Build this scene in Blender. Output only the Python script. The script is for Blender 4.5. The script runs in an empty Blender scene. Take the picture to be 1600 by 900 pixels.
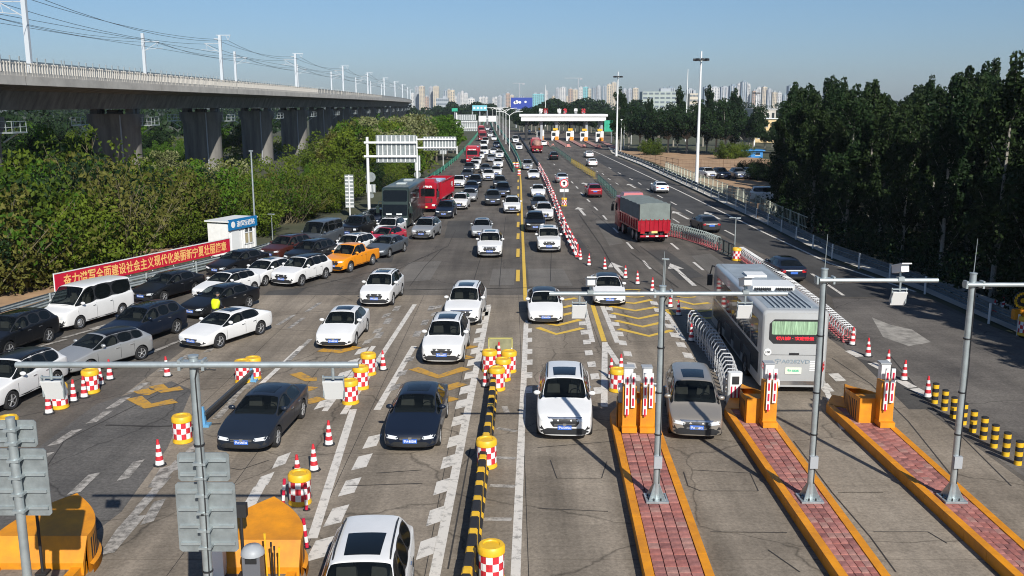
import bpy, bmesh, math, random
from mathutils import Vector, Matrix
from mathutils.bvhtree import BVHTree
R = math.radians
random.seed(7)
S = bpy.context.scene
COL = S.collection

# ---------------------------------------------------------------- camera, sky, sun, exposure
CAM_H, FPX, Y0 = 11.1, 1450.0, 165.0          # camera height (m), focal length (px of 1600), horizon row
PITCH = math.atan((450 - Y0) / FPX)
cam_d = bpy.data.cameras.new('camera'); cam = bpy.data.objects.new('camera', cam_d); COL.objects.link(cam)
cam.location = (0, 0, CAM_H); cam.rotation_euler = (R(90) - PITCH, 0, 0)
cam_d.sensor_width = 36; cam_d.lens = FPX / 1600 * 36; cam_d.clip_start = 0.3; cam_d.clip_end = 20000
S.camera = cam
SUN_EL, SUN_AZ = 35.0, 161.0                  # azimuth clockwise from +Y: behind the camera, to its right
w = bpy.data.worlds.new('World'); S.world = w; w.use_nodes = True
nt = w.node_tree; bg = nt.nodes['Background']; sky = nt.nodes.new('ShaderNodeTexSky')
sky.sky_type = 'NISHITA'; sky.sun_disc = False; sky.sun_elevation = R(SUN_EL); sky.sun_rotation = R(SUN_AZ)
sky.air_density = 1.0; sky.dust_density = 0.6; sky.ozone_density = 4.0; sky.altitude = 300
tint = nt.nodes.new('ShaderNodeMix'); tint.data_type = 'RGBA'; tint.blend_type = 'MULTIPLY'; tint.inputs[0].default_value = 1.0
tint.inputs[7].default_value = (0.80, 0.89, 1.0, 1)      # slightly hazier blue than the clear-air model
tcw = nt.nodes.new('ShaderNodeTexCoord'); sepw = nt.nodes.new('ShaderNodeSeparateXYZ'); rw_ = nt.nodes.new('ShaderNodeValToRGB')
nt.links.new(tcw.outputs['Generated'], sepw.inputs[0]); nt.links.new(sepw.outputs['Z'], rw_.inputs[0]); nt.links.new(rw_.outputs[0], tint.inputs[7])
rw_.color_ramp.elements[0].position = 0.0; rw_.color_ramp.elements[0].color = (0.62, 0.70, 0.90, 1)      # grey-blue haze band round the horizon
rw_.color_ramp.elements[1].position = 0.13; rw_.color_ramp.elements[1].color = (0.78, 0.875, 0.955, 1)
nt.links.new(sky.outputs[0], tint.inputs[6]); nt.links.new(tint.outputs[2], bg.inputs[0]); bg.inputs[1].default_value = 0.080
sl = bpy.data.lights.new('sun', 'SUN'); sun = bpy.data.objects.new('sun', sl); COL.objects.link(sun)
sl.energy = 5.0; sl.angle = R(0.5); sl.color = (1.0, 0.955, 0.88)
_sd = Vector((math.sin(R(SUN_AZ)) * math.cos(R(SUN_EL)), math.cos(R(SUN_AZ)) * math.cos(R(SUN_EL)), math.sin(R(SUN_EL))))
sun.rotation_euler = _sd.to_track_quat('Z', 'Y').to_euler(); sun.location = _sd * 100
S.view_settings.view_transform = 'Standard'; S.view_settings.look = 'None'
S.view_settings.exposure = 0.25; S.view_settings.gamma = 1.0
S.cycles.volume_bounces = 0; S.cycles.max_bounces = 5; S.cycles.transparent_max_bounces = 12
S.cycles.filter_width = 1.05; S.cycles.diffuse_bounces = 2; S.cycles.glossy_bounces = 2

def G(px, py, h=0.0):
    """World point at height h whose picture position (1600 x 900 pixels) is px, py."""
    u, v = (px - 800) / FPX, (py - 450) / FPX
    c, s = math.cos(PITCH), math.sin(PITCH)
    dz = -s - v * c
    t = (h - CAM_H) / dz
    return Vector((u * t, (c - v * s) * t, h))
def PY(Y, px):
    """World X of picture column px on the ground at distance Y."""
    return (px - 800) / FPX * (Y * math.cos(PITCH) + CAM_H * math.sin(PITCH))
def HY(Y, py):
    """Height of picture row py at distance Y."""
    a = PITCH + math.atan((py - 450) / FPX)
    return CAM_H - Y * math.tan(a)

# ---------------------------------------------------------------- materials
MATS = {}
def mat(name, col, rough=0.6, metal=0.0, noise=0.0, scale=5.0, spec=0.5, coat=0.0, stretch=None, bump=0.0, col2=None, emit=None):
    if name in MATS: return MATS[name]
    m = bpy.data.materials.new(name); m.use_nodes = True; MATS[name] = m
    n = m.node_tree; b = n.nodes['Principled BSDF']
    b.inputs['Base Color'].default_value = (*col, 1); b.inputs['Roughness'].default_value = rough
    b.inputs['Metallic'].default_value = metal; b.inputs['Specular IOR Level'].default_value = spec
    b.inputs['Coat Weight'].default_value = coat; b.inputs['Coat Roughness'].default_value = 0.05
    if emit:
        b.inputs['Emission Color'].default_value = (*emit[:3], 1); b.inputs['Emission Strength'].default_value = emit[3]
    if noise or bump:
        tc = n.nodes.new('ShaderNodeTexCoord'); mp = n.nodes.new('ShaderNodeMapping')
        n.links.new(tc.outputs['Object'], mp.inputs[0])
        if stretch: mp.inputs['Scale'].default_value = stretch
        t = n.nodes.new('ShaderNodeTexNoise'); t.inputs['Scale'].default_value = scale; t.inputs['Detail'].default_value = 6
        t.inputs['Roughness'].default_value = 0.65
        n.links.new(mp.outputs[0], t.inputs[0])
        if noise:
            r = n.nodes.new('ShaderNodeValToRGB'); c2 = col2 or tuple(max(0, c * (1 - noise)) for c in col)
            c1 = col if col2 else tuple(min(1, c * (1 + noise * 0.6)) for c in col)
            r.color_ramp.elements[0].position = 0.33; r.color_ramp.elements[1].position = 0.67
            r.color_ramp.elements[0].color = (*c2, 1); r.color_ramp.elements[1].color = (*c1, 1)
            n.links.new(t.outputs[0], r.inputs[0]); n.links.new(r.outputs[0], b.inputs['Base Color'])
        if bump:
            bu = n.nodes.new('ShaderNodeBump'); bu.inputs['Strength'].default_value = bump; bu.inputs['Distance'].default_value = 0.02
            n.links.new(t.outputs[0], bu.inputs['Height']); n.links.new(bu.outputs[0], b.inputs['Normal'])
    return m

def road_mat(name, base, dark, light, grain=1.0, streak=0.5, cracks=True):
    """Worn road surface: broad stains, wheel-track streaks along the lanes, aggregate grain, fine cracks."""
    m = bpy.data.materials.new(name); m.use_nodes = True; MATS[name] = m
    n = m.node_tree; L = n.links; b = n.nodes['Principled BSDF']; b.inputs['Roughness'].default_value = 0.85
    b.inputs['Specular IOR Level'].default_value = 0.25
    g = n.nodes.new('ShaderNodeNewGeometry')
    def noise(sc, det, rough, st=(1, 1, 1)):
        mp = n.nodes.new('ShaderNodeMapping'); mp.inputs['Scale'].default_value = st; L.new(g.outputs['Position'], mp.inputs[0])
        t = n.nodes.new('ShaderNodeTexNoise'); t.inputs['Scale'].default_value = sc; t.inputs['Detail'].default_value = det
        t.inputs['Roughness'].default_value = rough; L.new(mp.outputs[0], t.inputs[0]); return t.outputs[0]
    def ramp(s, stops):
        r = n.nodes.new('ShaderNodeValToRGB'); e = r.color_ramp.elements
        e[0].position, e[0].color = stops[0][0], (*stops[0][1], 1); e[1].position, e[1].color = stops[-1][0], (*stops[-1][1], 1)
        for p, c in stops[1:-1]:
            x = e.new(p); x.color = (*c, 1)
        L.new(s, r.inputs[0]); return r.outputs[0]
    def mul(a, bb, f):
        x = n.nodes.new('ShaderNodeMix'); x.data_type = 'RGBA'; x.blend_type = 'MULTIPLY'; x.inputs[0].default_value = f
        L.new(a, x.inputs[6]); L.new(bb, x.inputs[7]); return x.outputs[2]
    c = ramp(noise(0.22, 6, 0.62), [(0.3, dark), (0.5, base), (0.72, light)])
    c = mul(c, ramp(noise(0.9, 4, 0.6, (1, 0.07, 1)), [(0.3, (0.62,) * 3), (0.62, (1.15,) * 3)]), streak)
    c = mul(c, ramp(noise(9, 4, 0.75), [(0.3, (0.55,) * 3), (0.7, (1.3,) * 3)]), 0.55 * grain)
    c = mul(c, ramp(noise(1.3, 5, 0.7, (0.35, 2.2, 1)), [(0.25, (0.6,) * 3), (0.55, (1.05,) * 3)]), 0.45)
    if cracks:
        v = n.nodes.new('ShaderNodeTexVoronoi'); v.feature = 'DISTANCE_TO_EDGE'; v.inputs['Scale'].default_value = 0.16
        nz = n.nodes.new('ShaderNodeTexNoise'); nz.inputs['Scale'].default_value = 0.8; nz.inputs['Detail'].default_value = 5
        L.new(g.outputs['Position'], nz.inputs[0])
        a = n.nodes.new('ShaderNodeMix'); a.data_type = 'RGBA'; a.blend_type = 'LINEAR_LIGHT'; a.inputs[0].default_value = 0.35
        L.new(g.outputs['Position'], a.inputs[6]); L.new(nz.outputs[1], a.inputs[7]); L.new(a.outputs[2], v.inputs[0])
        c = mul(c, ramp(v.outputs[0], [(0.0, (0.3,) * 3), (0.006, (1, 1, 1))]), 0.7)
    L.new(c, b.inputs['Base Color'])
    bu = n.nodes.new('ShaderNodeBump'); bu.inputs['Strength'].default_value = 0.35; bu.inputs['Distance'].default_value = 0.01
    L.new(noise(22, 3, 0.7), bu.inputs['Height']); L.new(bu.outputs[0], b.inputs['Normal'])
    return m

def paint_mark(name, col, wear=0.45):
    """Road paint, worn through to the asphalt in patches."""
    m = mat(name, col, 0.7); n = m.node_tree; b = n.nodes['Principled BSDF']; L = n.links
    g = n.nodes.new('ShaderNodeNewGeometry'); t = n.nodes.new('ShaderNodeTexNoise'); t.inputs['Scale'].default_value = 3.2
    t.inputs['Detail'].default_value = 8; t.inputs['Roughness'].default_value = 0.75; L.new(g.outputs['Position'], t.inputs[0])
    r = n.nodes.new('ShaderNodeValToRGB'); r.color_ramp.elements[0].position = wear - 0.09; r.color_ramp.elements[1].position = wear + 0.09
    r.color_ramp.elements[0].color = (0.13, 0.12, 0.105, 1); r.color_ramp.elements[1].color = (*col, 1)
    L.new(t.outputs[0], r.inputs[0]); L.new(r.outputs[0], b.inputs['Base Color']); return m

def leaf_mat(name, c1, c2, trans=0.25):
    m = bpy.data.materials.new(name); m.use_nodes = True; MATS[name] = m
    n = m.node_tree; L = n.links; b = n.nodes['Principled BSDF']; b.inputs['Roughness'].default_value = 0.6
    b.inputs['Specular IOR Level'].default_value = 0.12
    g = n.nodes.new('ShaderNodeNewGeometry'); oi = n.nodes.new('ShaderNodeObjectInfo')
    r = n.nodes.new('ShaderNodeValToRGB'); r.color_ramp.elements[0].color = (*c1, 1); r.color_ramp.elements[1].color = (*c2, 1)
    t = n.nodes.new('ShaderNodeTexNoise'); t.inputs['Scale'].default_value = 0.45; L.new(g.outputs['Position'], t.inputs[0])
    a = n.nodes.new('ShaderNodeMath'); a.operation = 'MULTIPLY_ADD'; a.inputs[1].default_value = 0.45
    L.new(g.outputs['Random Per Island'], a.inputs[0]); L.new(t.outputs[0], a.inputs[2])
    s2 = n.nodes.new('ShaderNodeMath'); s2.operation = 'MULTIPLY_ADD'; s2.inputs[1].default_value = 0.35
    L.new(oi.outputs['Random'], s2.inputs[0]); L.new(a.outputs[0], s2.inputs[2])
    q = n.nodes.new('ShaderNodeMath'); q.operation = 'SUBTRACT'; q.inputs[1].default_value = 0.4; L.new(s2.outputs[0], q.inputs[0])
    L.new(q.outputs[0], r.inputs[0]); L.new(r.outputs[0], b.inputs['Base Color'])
    tr = n.nodes.new('ShaderNodeBsdfTranslucent'); L.new(r.outputs[0], tr.inputs[0])
    mx = n.nodes.new('ShaderNodeMixShader'); mx.inputs[0].default_value = trans
    L.new(b.outputs[0], mx.inputs[1]); L.new(tr.outputs[0], mx.inputs[2]); L.new(mx.outputs[0], n.nodes['Material Output'].inputs[0])
    return m

M_ASPH = road_mat('asphalt', (0.118, 0.104, 0.089), (0.082, 0.073, 0.063), (0.156, 0.139, 0.117), grain=1.2, streak=.8)
M_ASPHD = road_mat('new_asphalt', (0.062, 0.060, 0.058), (0.046, 0.045, 0.044), (0.084, 0.081, 0.077), streak=.6, cracks=False)
M_ASPHR = road_mat('rippled_asphalt', (0.137, 0.124, 0.112), (0.083, 0.076, 0.071), (0.191, 0.174, 0.154), grain=1.4)
M_CONC = road_mat('concrete_paving', (0.235, 0.198, 0.155), (0.165, 0.138, 0.108), (0.315, 0.268, 0.212), grain=1.25, streak=0.9)
M_JOINT = mat('joint_filler', (0.035, 0.032, 0.03), 0.9)
M_WHITE_L = paint_mark('white_road_paint', (0.62, 0.585, 0.53), 0.40)
M_WHITE_W = paint_mark('worn_white_road_paint', (0.42, 0.39, 0.35), 0.50)
M_YEL_L = paint_mark('yellow_road_paint', (0.66, 0.43, 0.06), 0.36)
M_YEL_W = paint_mark('worn_ochre_road_paint', (0.50, 0.27, 0.035), 0.42)
M_EARTH = mat('earth', (0.085, 0.080, 0.045), 0.95, noise=0.55, scale=0.12, col2=(0.030, 0.042, 0.014))
M_DIRT = mat('sandy_dirt', (0.36, 0.23, 0.13), 0.95, noise=0.35, scale=0.5, bump=0.5)
M_STEEL = mat('galvanised_steel', (0.43, 0.48, 0.49), 0.42, metal=0.55, noise=0.18, scale=3)
M_SIGNB = mat('sign_back_aluminium', (0.27, 0.30, 0.305), 0.5, metal=0.35, noise=0.22, scale=4)
M_RAILD = mat('dark_guardrail_steel', (0.13, 0.17, 0.19), 0.5, metal=0.4, noise=0.3, scale=2)
M_GREEN = mat('green_guardrail', (0.07, 0.27, 0.18), 0.5, noise=0.3, scale=2)
M_WHITE = mat('white_paint', (0.80, 0.80, 0.78), 0.45, noise=0.08, scale=3)
M_WHITEM = mat('white_powder_coat', (0.72, 0.73, 0.72), 0.4)
M_BLACK = mat('black_rubber', (0.018, 0.018, 0.02), 0.7)
M_TYRE = mat('tyre_rubber', (0.014, 0.014, 0.015), 0.85)
M_TRIM = mat('black_plastic', (0.020, 0.021, 0.023), 0.5)
M_GLASS = mat('tinted_glass', (0.006, 0.008, 0.009), 0.06, spec=0.28)
M_WIND = mat('windscreen_glass', (0.006, 0.008, 0.009), 0.05, spec=0.4)
_n = M_WIND.node_tree; _t = _n.nodes.new('ShaderNodeBsdfTransparent'); _t.inputs[0].default_value = (.75, .82, .80, 1); _x = _n.nodes.new('ShaderNodeMixShader'); _x.inputs[0].default_value = .42
_n.links.new(_n.nodes['Principled BSDF'].outputs[0], _x.inputs[1]); _n.links.new(_t.outputs[0], _x.inputs[2]); _n.links.new(_x.outputs[0], _n.nodes['Material Output'].inputs[0])
M_GLASSC = mat('window_glass', (0.02, 0.03, 0.035), 0.08, spec=0.5)
M_RIM = mat('alloy', (0.55, 0.56, 0.57), 0.3, metal=0.7)
M_CHROME = mat('chrome', (0.70, 0.71, 0.72), 0.18, metal=0.9)
M_HEAD = mat('lamp_lens', (0.62, 0.65, 0.68), 0.1, coat=0.6)
M_TAIL = mat('tail_lens', (0.40, 0.015, 0.02), 0.15, coat=0.6)
M_PLATE = mat('blue_plate', (0.05, 0.15, 0.55), 0.4)
M_PLATEG = mat('green_plate', (0.12, 0.50, 0.30), 0.4)
M_ORANGE = mat('orange_paint', (0.74, 0.285, 0.006), 0.55, noise=0.3, scale=1.7, col2=(0.50, 0.19, 0.012))
M_YELP = mat('yellow_plastic', (0.75, 0.44, 0.02), 0.45, noise=0.15, scale=3)
M_RED = mat('red_plastic', (0.56, 0.028, 0.04), 0.5, noise=.28, scale=5)
M_REDP = mat('red_reflective', (0.52, 0.015, 0.05), 0.4)
M_BLUE = mat('blue_plastic', (0.12, 0.33, 0.55), 0.45)
M_CONCR = mat('concrete', (0.40, 0.375, 0.34), 0.85, noise=0.22, scale=0.6, bump=0.15)
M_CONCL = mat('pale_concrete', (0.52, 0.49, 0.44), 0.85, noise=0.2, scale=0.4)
M_CONCD = mat('stained_shade_concrete', (0.165, 0.158, 0.145), 0.9, noise=0.5, scale=0.8, stretch=(1, 1, 0.10))  # stain streaks over a grey darkened to carry the shade under the deck
M_PAVER = [mat('dark_red_paver', (0.24, 0.095, 0.085), 0.85, noise=0.4, scale=5), mat('worn_paver', (0.36, 0.19, 0.16), 0.85, noise=0.35, scale=3), mat('red_paver', (0.34, 0.125, 0.105), 0.85, noise=0.3, scale=4), mat('pale_red_paver', (0.40, 0.165, 0.14), 0.85, noise=0.3, scale=4),
           mat('dusty_red_paver', (0.30, 0.125, 0.11), 0.85, noise=0.35, scale=4)]
M_BARK = mat('bark', (0.13, 0.11, 0.09), 0.9, noise=0.4, scale=6)
M_BARKP = mat('pale_bark', (0.28, 0.26, 0.22), 0.9, noise=0.35, scale=6)
M_TWIG = mat('dry_twigs', (0.13, 0.11, 0.06), 0.9)
M_GREY = mat('grey_plastic', (0.33, 0.35, 0.37), 0.5)
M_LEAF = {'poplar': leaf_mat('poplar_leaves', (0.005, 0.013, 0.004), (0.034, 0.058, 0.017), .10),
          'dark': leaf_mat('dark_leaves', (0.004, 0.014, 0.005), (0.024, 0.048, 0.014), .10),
          'bush': leaf_mat('bush_leaves', (0.016, 0.040, 0.005), (0.140, 0.190, 0.018)),
          'bright': leaf_mat('fresh_leaves', (0.016, 0.050, 0.005), (0.105, 0.205, 0.018)),
          'dry': leaf_mat('olive_leaves', (0.040, 0.048, 0.009), (0.170, 0.165, 0.038)),
          'bloom': leaf_mat('pale_blossom_leaves', (0.06, 0.085, 0.018), (0.36, 0.36, 0.18))}

# ---------------------------------------------------------------- mesh building
class MB:
    def __init__(s): s.v, s.f, s.m = [], [], []
    def add(s, vs, fs, mi=0):
        o = len(s.v); s.v += [tuple(v) for v in vs]; s.f += [tuple(i + o for i in f) for f in fs]; s.m += [mi] * len(fs); return s
    def box(s, c, d, rz=0.0, mi=0, rx=0.0, taper=1.0):
        q = Matrix.Rotation(rz, 3, 'Z') @ Matrix.Rotation(rx, 3, 'X'); vs = []
        for z in (-.5, .5):
            k = taper if z > 0 else 1.0
            for x, y in ((-.5, -.5), (.5, -.5), (.5, .5), (-.5, .5)):
                vs.append(Vector(c) + q @ Vector((x * d[0] * k, y * d[1] * k, z * d[2])))
        return s.add(vs, [(3, 2, 1, 0), (4, 5, 6, 7), (0, 1, 5, 4), (1, 2, 6, 5), (2, 3, 7, 6), (3, 0, 4, 7)], mi)
    def bar(s, a, b, w_, h_, mi=0):
        """box of width w_ and height h_ running from a to b"""
        a, b = Vector(a), Vector(b); d = (b - a).normalized(); side = d.cross(Vector((0, 0, 1)))
        side = Vector((1, 0, 0)) if side.length < 1e-4 else side.normalized(); up = side.cross(d)
        vs = [p + side * i * w_ / 2 + up * j * h_ / 2 for p in (a, b) for i, j in ((-1, -1), (1, -1), (1, 1), (-1, 1))]
        return s.add(vs, [(0, 1, 2, 3), (7, 6, 5, 4), (0, 4, 5, 1), (1, 5, 6, 2), (2, 6, 7, 3), (3, 7, 4, 0)], mi)
    def tube(s, a, b, r, n=8, r2=None, mi=0, cap=True):
        a, b = Vector(a), Vector(b); d = (b - a).normalized()
        u = d.orthogonal().normalized(); v = d.cross(u); r2 = r if r2 is None else r2
        vs = [p + (u * math.cos(2 * math.pi * i / n) + v * math.sin(2 * math.pi * i / n)) * rr for p, rr in ((a, r), (b, r2)) for i in range(n)]
        fs = [(i, (i + 1) % n, n + (i + 1) % n, n + i) for i in range(n)]
        if cap: fs += [tuple(range(n - 1, -1, -1)), tuple(range(n, 2 * n))]
        return s.add(vs, fs, mi)
    def path(s, pts, r, n=6, mi=0):
        for a, b in zip(pts[:-1], pts[1:]): s.tube(a, b, r, n, mi=mi)
        return s
    def lathe(s, prof, n=20, c=(0, 0, 0), mi=0, axis='Z'):
        vs = []
        for r, z in prof:
            for i in range(n):
                a = 2 * math.pi * i / n; p = (r * math.cos(a), r * math.sin(a), z)
                if axis == 'Y': p = (p[0], p[2], p[1])
                vs.append(Vector(c) + Vector(p))
        fs = []
        for k in range(len(prof) - 1):
            for i in range(n):
                j = (i + 1) % n; q = (k * n + i, k * n + j, (k + 1) * n + j, (k + 1) * n + i)
                fs.append(q if axis == 'Z' else q[::-1])
        return s.add(vs, fs, mi)
    def prism(s, poly, z0, z1, mi=0):
        n = len(poly); vs = [(*p[:2], z0) for p in poly] + [(*p[:2], z1) for p in poly]
        return s.add(vs, [tuple(range(n - 1, -1, -1)), tuple(range(n, 2 * n))] + [(i, (i + 1) % n, n + (i + 1) % n, n + i) for i in range(n)], mi)
    def mesh(s, name, mats=None):
        me = bpy.data.meshes.new(name); me.from_pydata(s.v, [], s.f)
        for m in (mats if isinstance(mats, (list, tuple)) else [mats] if mats else []): me.materials.append(m)
        me.polygons.foreach_set('material_index', s.m); me.update(); return me
    def build(s, name, mats, parent=None, smooth=False, **k):
        return obj(name, s.mesh(name, mats), parent, smooth=smooth, **k)

def smooth_by_angle(me, ang=40):
    bm = bmesh.new(); bm.from_mesh(me)
    for f in bm.faces: f.smooth = True
    for e in bm.edges:
        e.smooth = len(e.link_faces) == 2 and e.calc_face_angle(0) < R(ang)
    bm.to_mesh(me); bm.free()
def fix_normals(me):
    bm = bmesh.new(); bm.from_mesh(me); bmesh.ops.recalc_face_normals(bm, faces=bm.faces); bm.to_mesh(me); bm.free()
def obj(name, me, parent=None, loc=(0, 0, 0), rz=0.0, smooth=False, **tags):
    if smooth: fix_normals(me); smooth_by_angle(me)
    o = bpy.data.objects.new(name, me); COL.objects.link(o); o.location = loc; o.rotation_euler = (0, 0, rz)
    if parent: o.parent = parent
    for k, v in tags.items():
        if v: o[k] = v
    return o
def thing(name, label, cat, loc=(0, 0, 0), rz=0.0, group=None):
    return obj(name, None, None, loc, rz, label=label, category=cat, group=group)
def kids(o): return [c for c in CH.get(o.name, ())]
CH = {}
def index_children():
    CH.clear()
    for o in bpy.data.objects:
        if o.parent: CH.setdefault(o.parent.name, []).append(o)
def dup(o, loc, rz, label=None, group=None, parent=None):
    c = o.copy(); COL.objects.link(c)
    if parent: c.parent = parent
    else:
        c.location = loc; c.rotation_euler = (0, 0, rz)
        if label: c['label'] = label
        if group: c['group'] = group
    CHL = []
    for ch in CH.get(o.name, ()):
        CHL.append(dup(ch, None, None, parent=c))
    CH[c.name] = CHL
    return c
ONES = 'first second third fourth fifth sixth seventh eighth ninth tenth eleventh twelfth thirteenth fourteenth fifteenth sixteenth seventeenth eighteenth nineteenth'.split()
TENS = {20: 'twenty', 30: 'thirty', 40: 'forty', 50: 'fifty', 60: 'sixty', 70: 'seventy', 80: 'eighty', 90: 'ninety'}
def nth(i):
    i += 1
    if i < 20: return ONES[i - 1]
    t = i // 10 * 10; o_ = i % 10
    return TENS[t][:-1] + 'ieth' if o_ == 0 else TENS[t] + '-' + ONES[o_ - 1]

def text_mesh(txt, size, depth=0.004, bold=0.0, align='CENTER'):
    cu = bpy.data.curves.new('lettering', 'FONT'); cu.body = txt; cu.size = size; cu.extrude = depth; cu.offset = bold
    cu.align_x = align; cu.align_y = 'CENTER'; cu.resolution_u = 2
    o = bpy.data.objects.new('lettering', cu); COL.objects.link(o)
    dg = bpy.context.evaluated_depsgraph_get(); me = bpy.data.meshes.new_from_object(o.evaluated_get(dg))
    bpy.data.objects.remove(o); bpy.data.curves.remove(cu); return me
def text(name, txt, size, m, parent, mat4, depth=0.004, bold=0.0, sx=1.0, fit=None):
    me = text_mesh(txt, size, depth, bold)
    if fit and len(me.vertices):
        xs = [v.co.x for v in me.vertices]; ys = [v.co.y for v in me.vertices]
        cx, cy = (min(xs) + max(xs)) / 2, (min(ys) + max(ys)) / 2
        kx, ky = fit[0] / max(1e-6, max(xs) - min(xs)), fit[1] / max(1e-6, max(ys) - min(ys))
        for v in me.vertices: v.co.x = (v.co.x - cx) * kx; v.co.y = (v.co.y - cy) * ky
    me.transform(mat4 @ Matrix.Scale(sx, 4, (1, 0, 0))); me.materials.clear(); me.materials.append(m)
    return obj(name, me, parent)
def face_mat(origin, right, up):
    """Matrix that lays a flat drawing (x right, y up) on a face."""
    r, u = Vector(right).normalized(), Vector(up).normalized(); n = r.cross(u)
    m = Matrix((r, u, n)).transposed().to_4x4(); m.translation = Vector(origin); return m
# ---------------------------------------------------------------- vehicles (front towards +x, left towards +y)
def paint(name, col, metal=0.0, rough=0.28):
    dk = sum(col) < .12
    return mat('paint_' + name, col, rough, metal=metal, coat=0.12 if dk else 0.35, noise=0.05, scale=1.2, spec=0.3 if dk else 0.5)
PAINT = {'white': paint('white', (0.72, 0.72, 0.71)), 'pearl': paint('pearl', (0.70, 0.69, 0.66)), 'black': paint('black', (0.008, 0.009, 0.011)),
         'navy': paint('navy', (0.009, 0.014, 0.027)), 'dark': paint('dark_grey', (0.035, 0.038, 0.042)), 'grey': paint('grey', (0.12, 0.14, 0.16), 0.5, 0.35),
         'silver': paint('silver', (0.42, 0.43, 0.43), 0.5, 0.35), 'bronze': paint('bronze_grey', (0.34, 0.31, 0.27), 0.45, 0.32), 'blueblack': paint('blue_black', (0.014, 0.020, 0.032)), 'red': paint('red', (0.45, 0.012, 0.03)),
         'orange': paint('orange', (0.80, 0.28, 0.008)), 'brown': paint('brown', (0.055, 0.016, 0.012)), 'green': paint('dark_green', (0.030, 0.045, 0.040), 0.2),
         'coach': paint('coach_silver', (0.37, 0.38, 0.38)), 'truckred': paint('truck_red', (0.33, 0.007, 0.020)), 'maroon': paint('maroon', (0.22, 0.012, 0.02))}

def patch(bvh, poly, ax, off=0.006, thick=0.03, res=0.12):
    """A sheet with the given outline that follows the bodywork, seen along one axis."""
    D = {'F': Vector((-1, 0, 0)), 'B': Vector((1, 0, 0)), 'L': Vector((0, -1, 0)), 'R': Vector((0, 1, 0)), 'T': Vector((0, 0, -1))}[ax]
    to3 = {'F': lambda a, b: Vector((9, a, b)), 'B': lambda a, b: Vector((-9, a, b)), 'L': lambda a, b: Vector((a, 5, b)),
           'R': lambda a, b: Vector((a, -5, b)), 'T': lambda a, b: Vector((a, b, 9))}[ax]
    bm = bmesh.new(); vs = [bm.verts.new(to3(*p)) for p in poly]; bm.faces.new(vs)
    for _ in range(4):
        es = [e for e in bm.edges if e.calc_length() > res]
        if not es: break
        bmesh.ops.subdivide_edges(bm, edges=es, cuts=1); bmesh.ops.triangulate(bm, faces=[f for f in bm.faces if len(f.verts) > 3])
    bmesh.ops.triangulate(bm, faces=[f for f in bm.faces if len(f.verts) > 4])
    for v in bm.verts:
        h = bvh.ray_cast(v.co, D)
        p = h[0] if h[0] is not None else bvh.find_nearest(v.co + D * 6)[0]
        v.co = p - D * off
    g = bmesh.ops.extrude_face_region(bm, geom=list(bm.faces))
    for e in g['geom']:
        if isinstance(e, bmesh.types.BMVert): e.co += D * thick
    bmesh.ops.recalc_face_normals(bm, faces=bm.faces)
    me = bpy.data.meshes.new('patch'); bm.to_mesh(me); bm.free(); return me
def add_patch(name, bvh, poly, ax, m, parent, **k):
    me = patch(bvh, poly, ax, **k); me.name = name; me.materials.append(m); smooth_by_angle(me, 50)
    return obj(name, me, parent)
def mir(poly): return [(-a, b) for a, b in poly][::-1]

WHEELS = {}
def wheel_meshes(r, wd, style):
    k = (r, wd, style)
    if k in WHEELS: return WHEELS[k]
    t = MB(); t.lathe([(r * .66, -wd * .42), (r * .90, -wd * .5), (r * .97, -wd * .42), (r, -wd * .25), (r, wd * .25), (r * .97, wd * .42), (r * .90, wd * .5), (r * .66, wd * .42)], 24, axis='Y')
    t.lathe([(r * .66, -wd * .30), (0.001, -wd * .30)], 24, axis='Y'); t.lathe([(0.001, wd * .30), (r * .66, wd * .30)], 24, axis='Y')
    tm = t.mesh('tyre', M_TYRE); fix_normals(tm); smooth_by_angle(tm, 35)
    q = MB()
    for sgn in (-1, 1):
        y = sgn * wd * .36
        q.lathe([(r * .60, y), (r * .67, y + sgn * .012), (r * .67, y - sgn * .04)], 24, axis='Y')
        q.tube((0, y - sgn * .03, 0), (0, y + sgn * .015, 0), r * .17, 10)
        if style == 'steel':
            q.lathe([(0.01, y - sgn * .012), (r * .40, y + sgn * .004), (r * .62, y - sgn * .03)], 18, axis='Y')
        else:
            for i in range(5):
                a = 2 * math.pi * i / 5 + .3
                q.bar((r * .1 * math.cos(a), y, r * .1 * math.sin(a)), (r * .64 * math.cos(a), y, r * .64 * math.sin(a)), r * .17, .03)
    rm = q.mesh('rim', M_RIM); fix_normals(rm)
    WHEELS[k] = (tm, rm); return WHEELS[k]
def add_wheel(parent, x, y, r, wd=.22, style='alloy'):
    tm, rm = wheel_meshes(r, wd, style); t = obj('wheel', tm, parent, (x, y, r)); obj('rim', rm, t); return t

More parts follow.
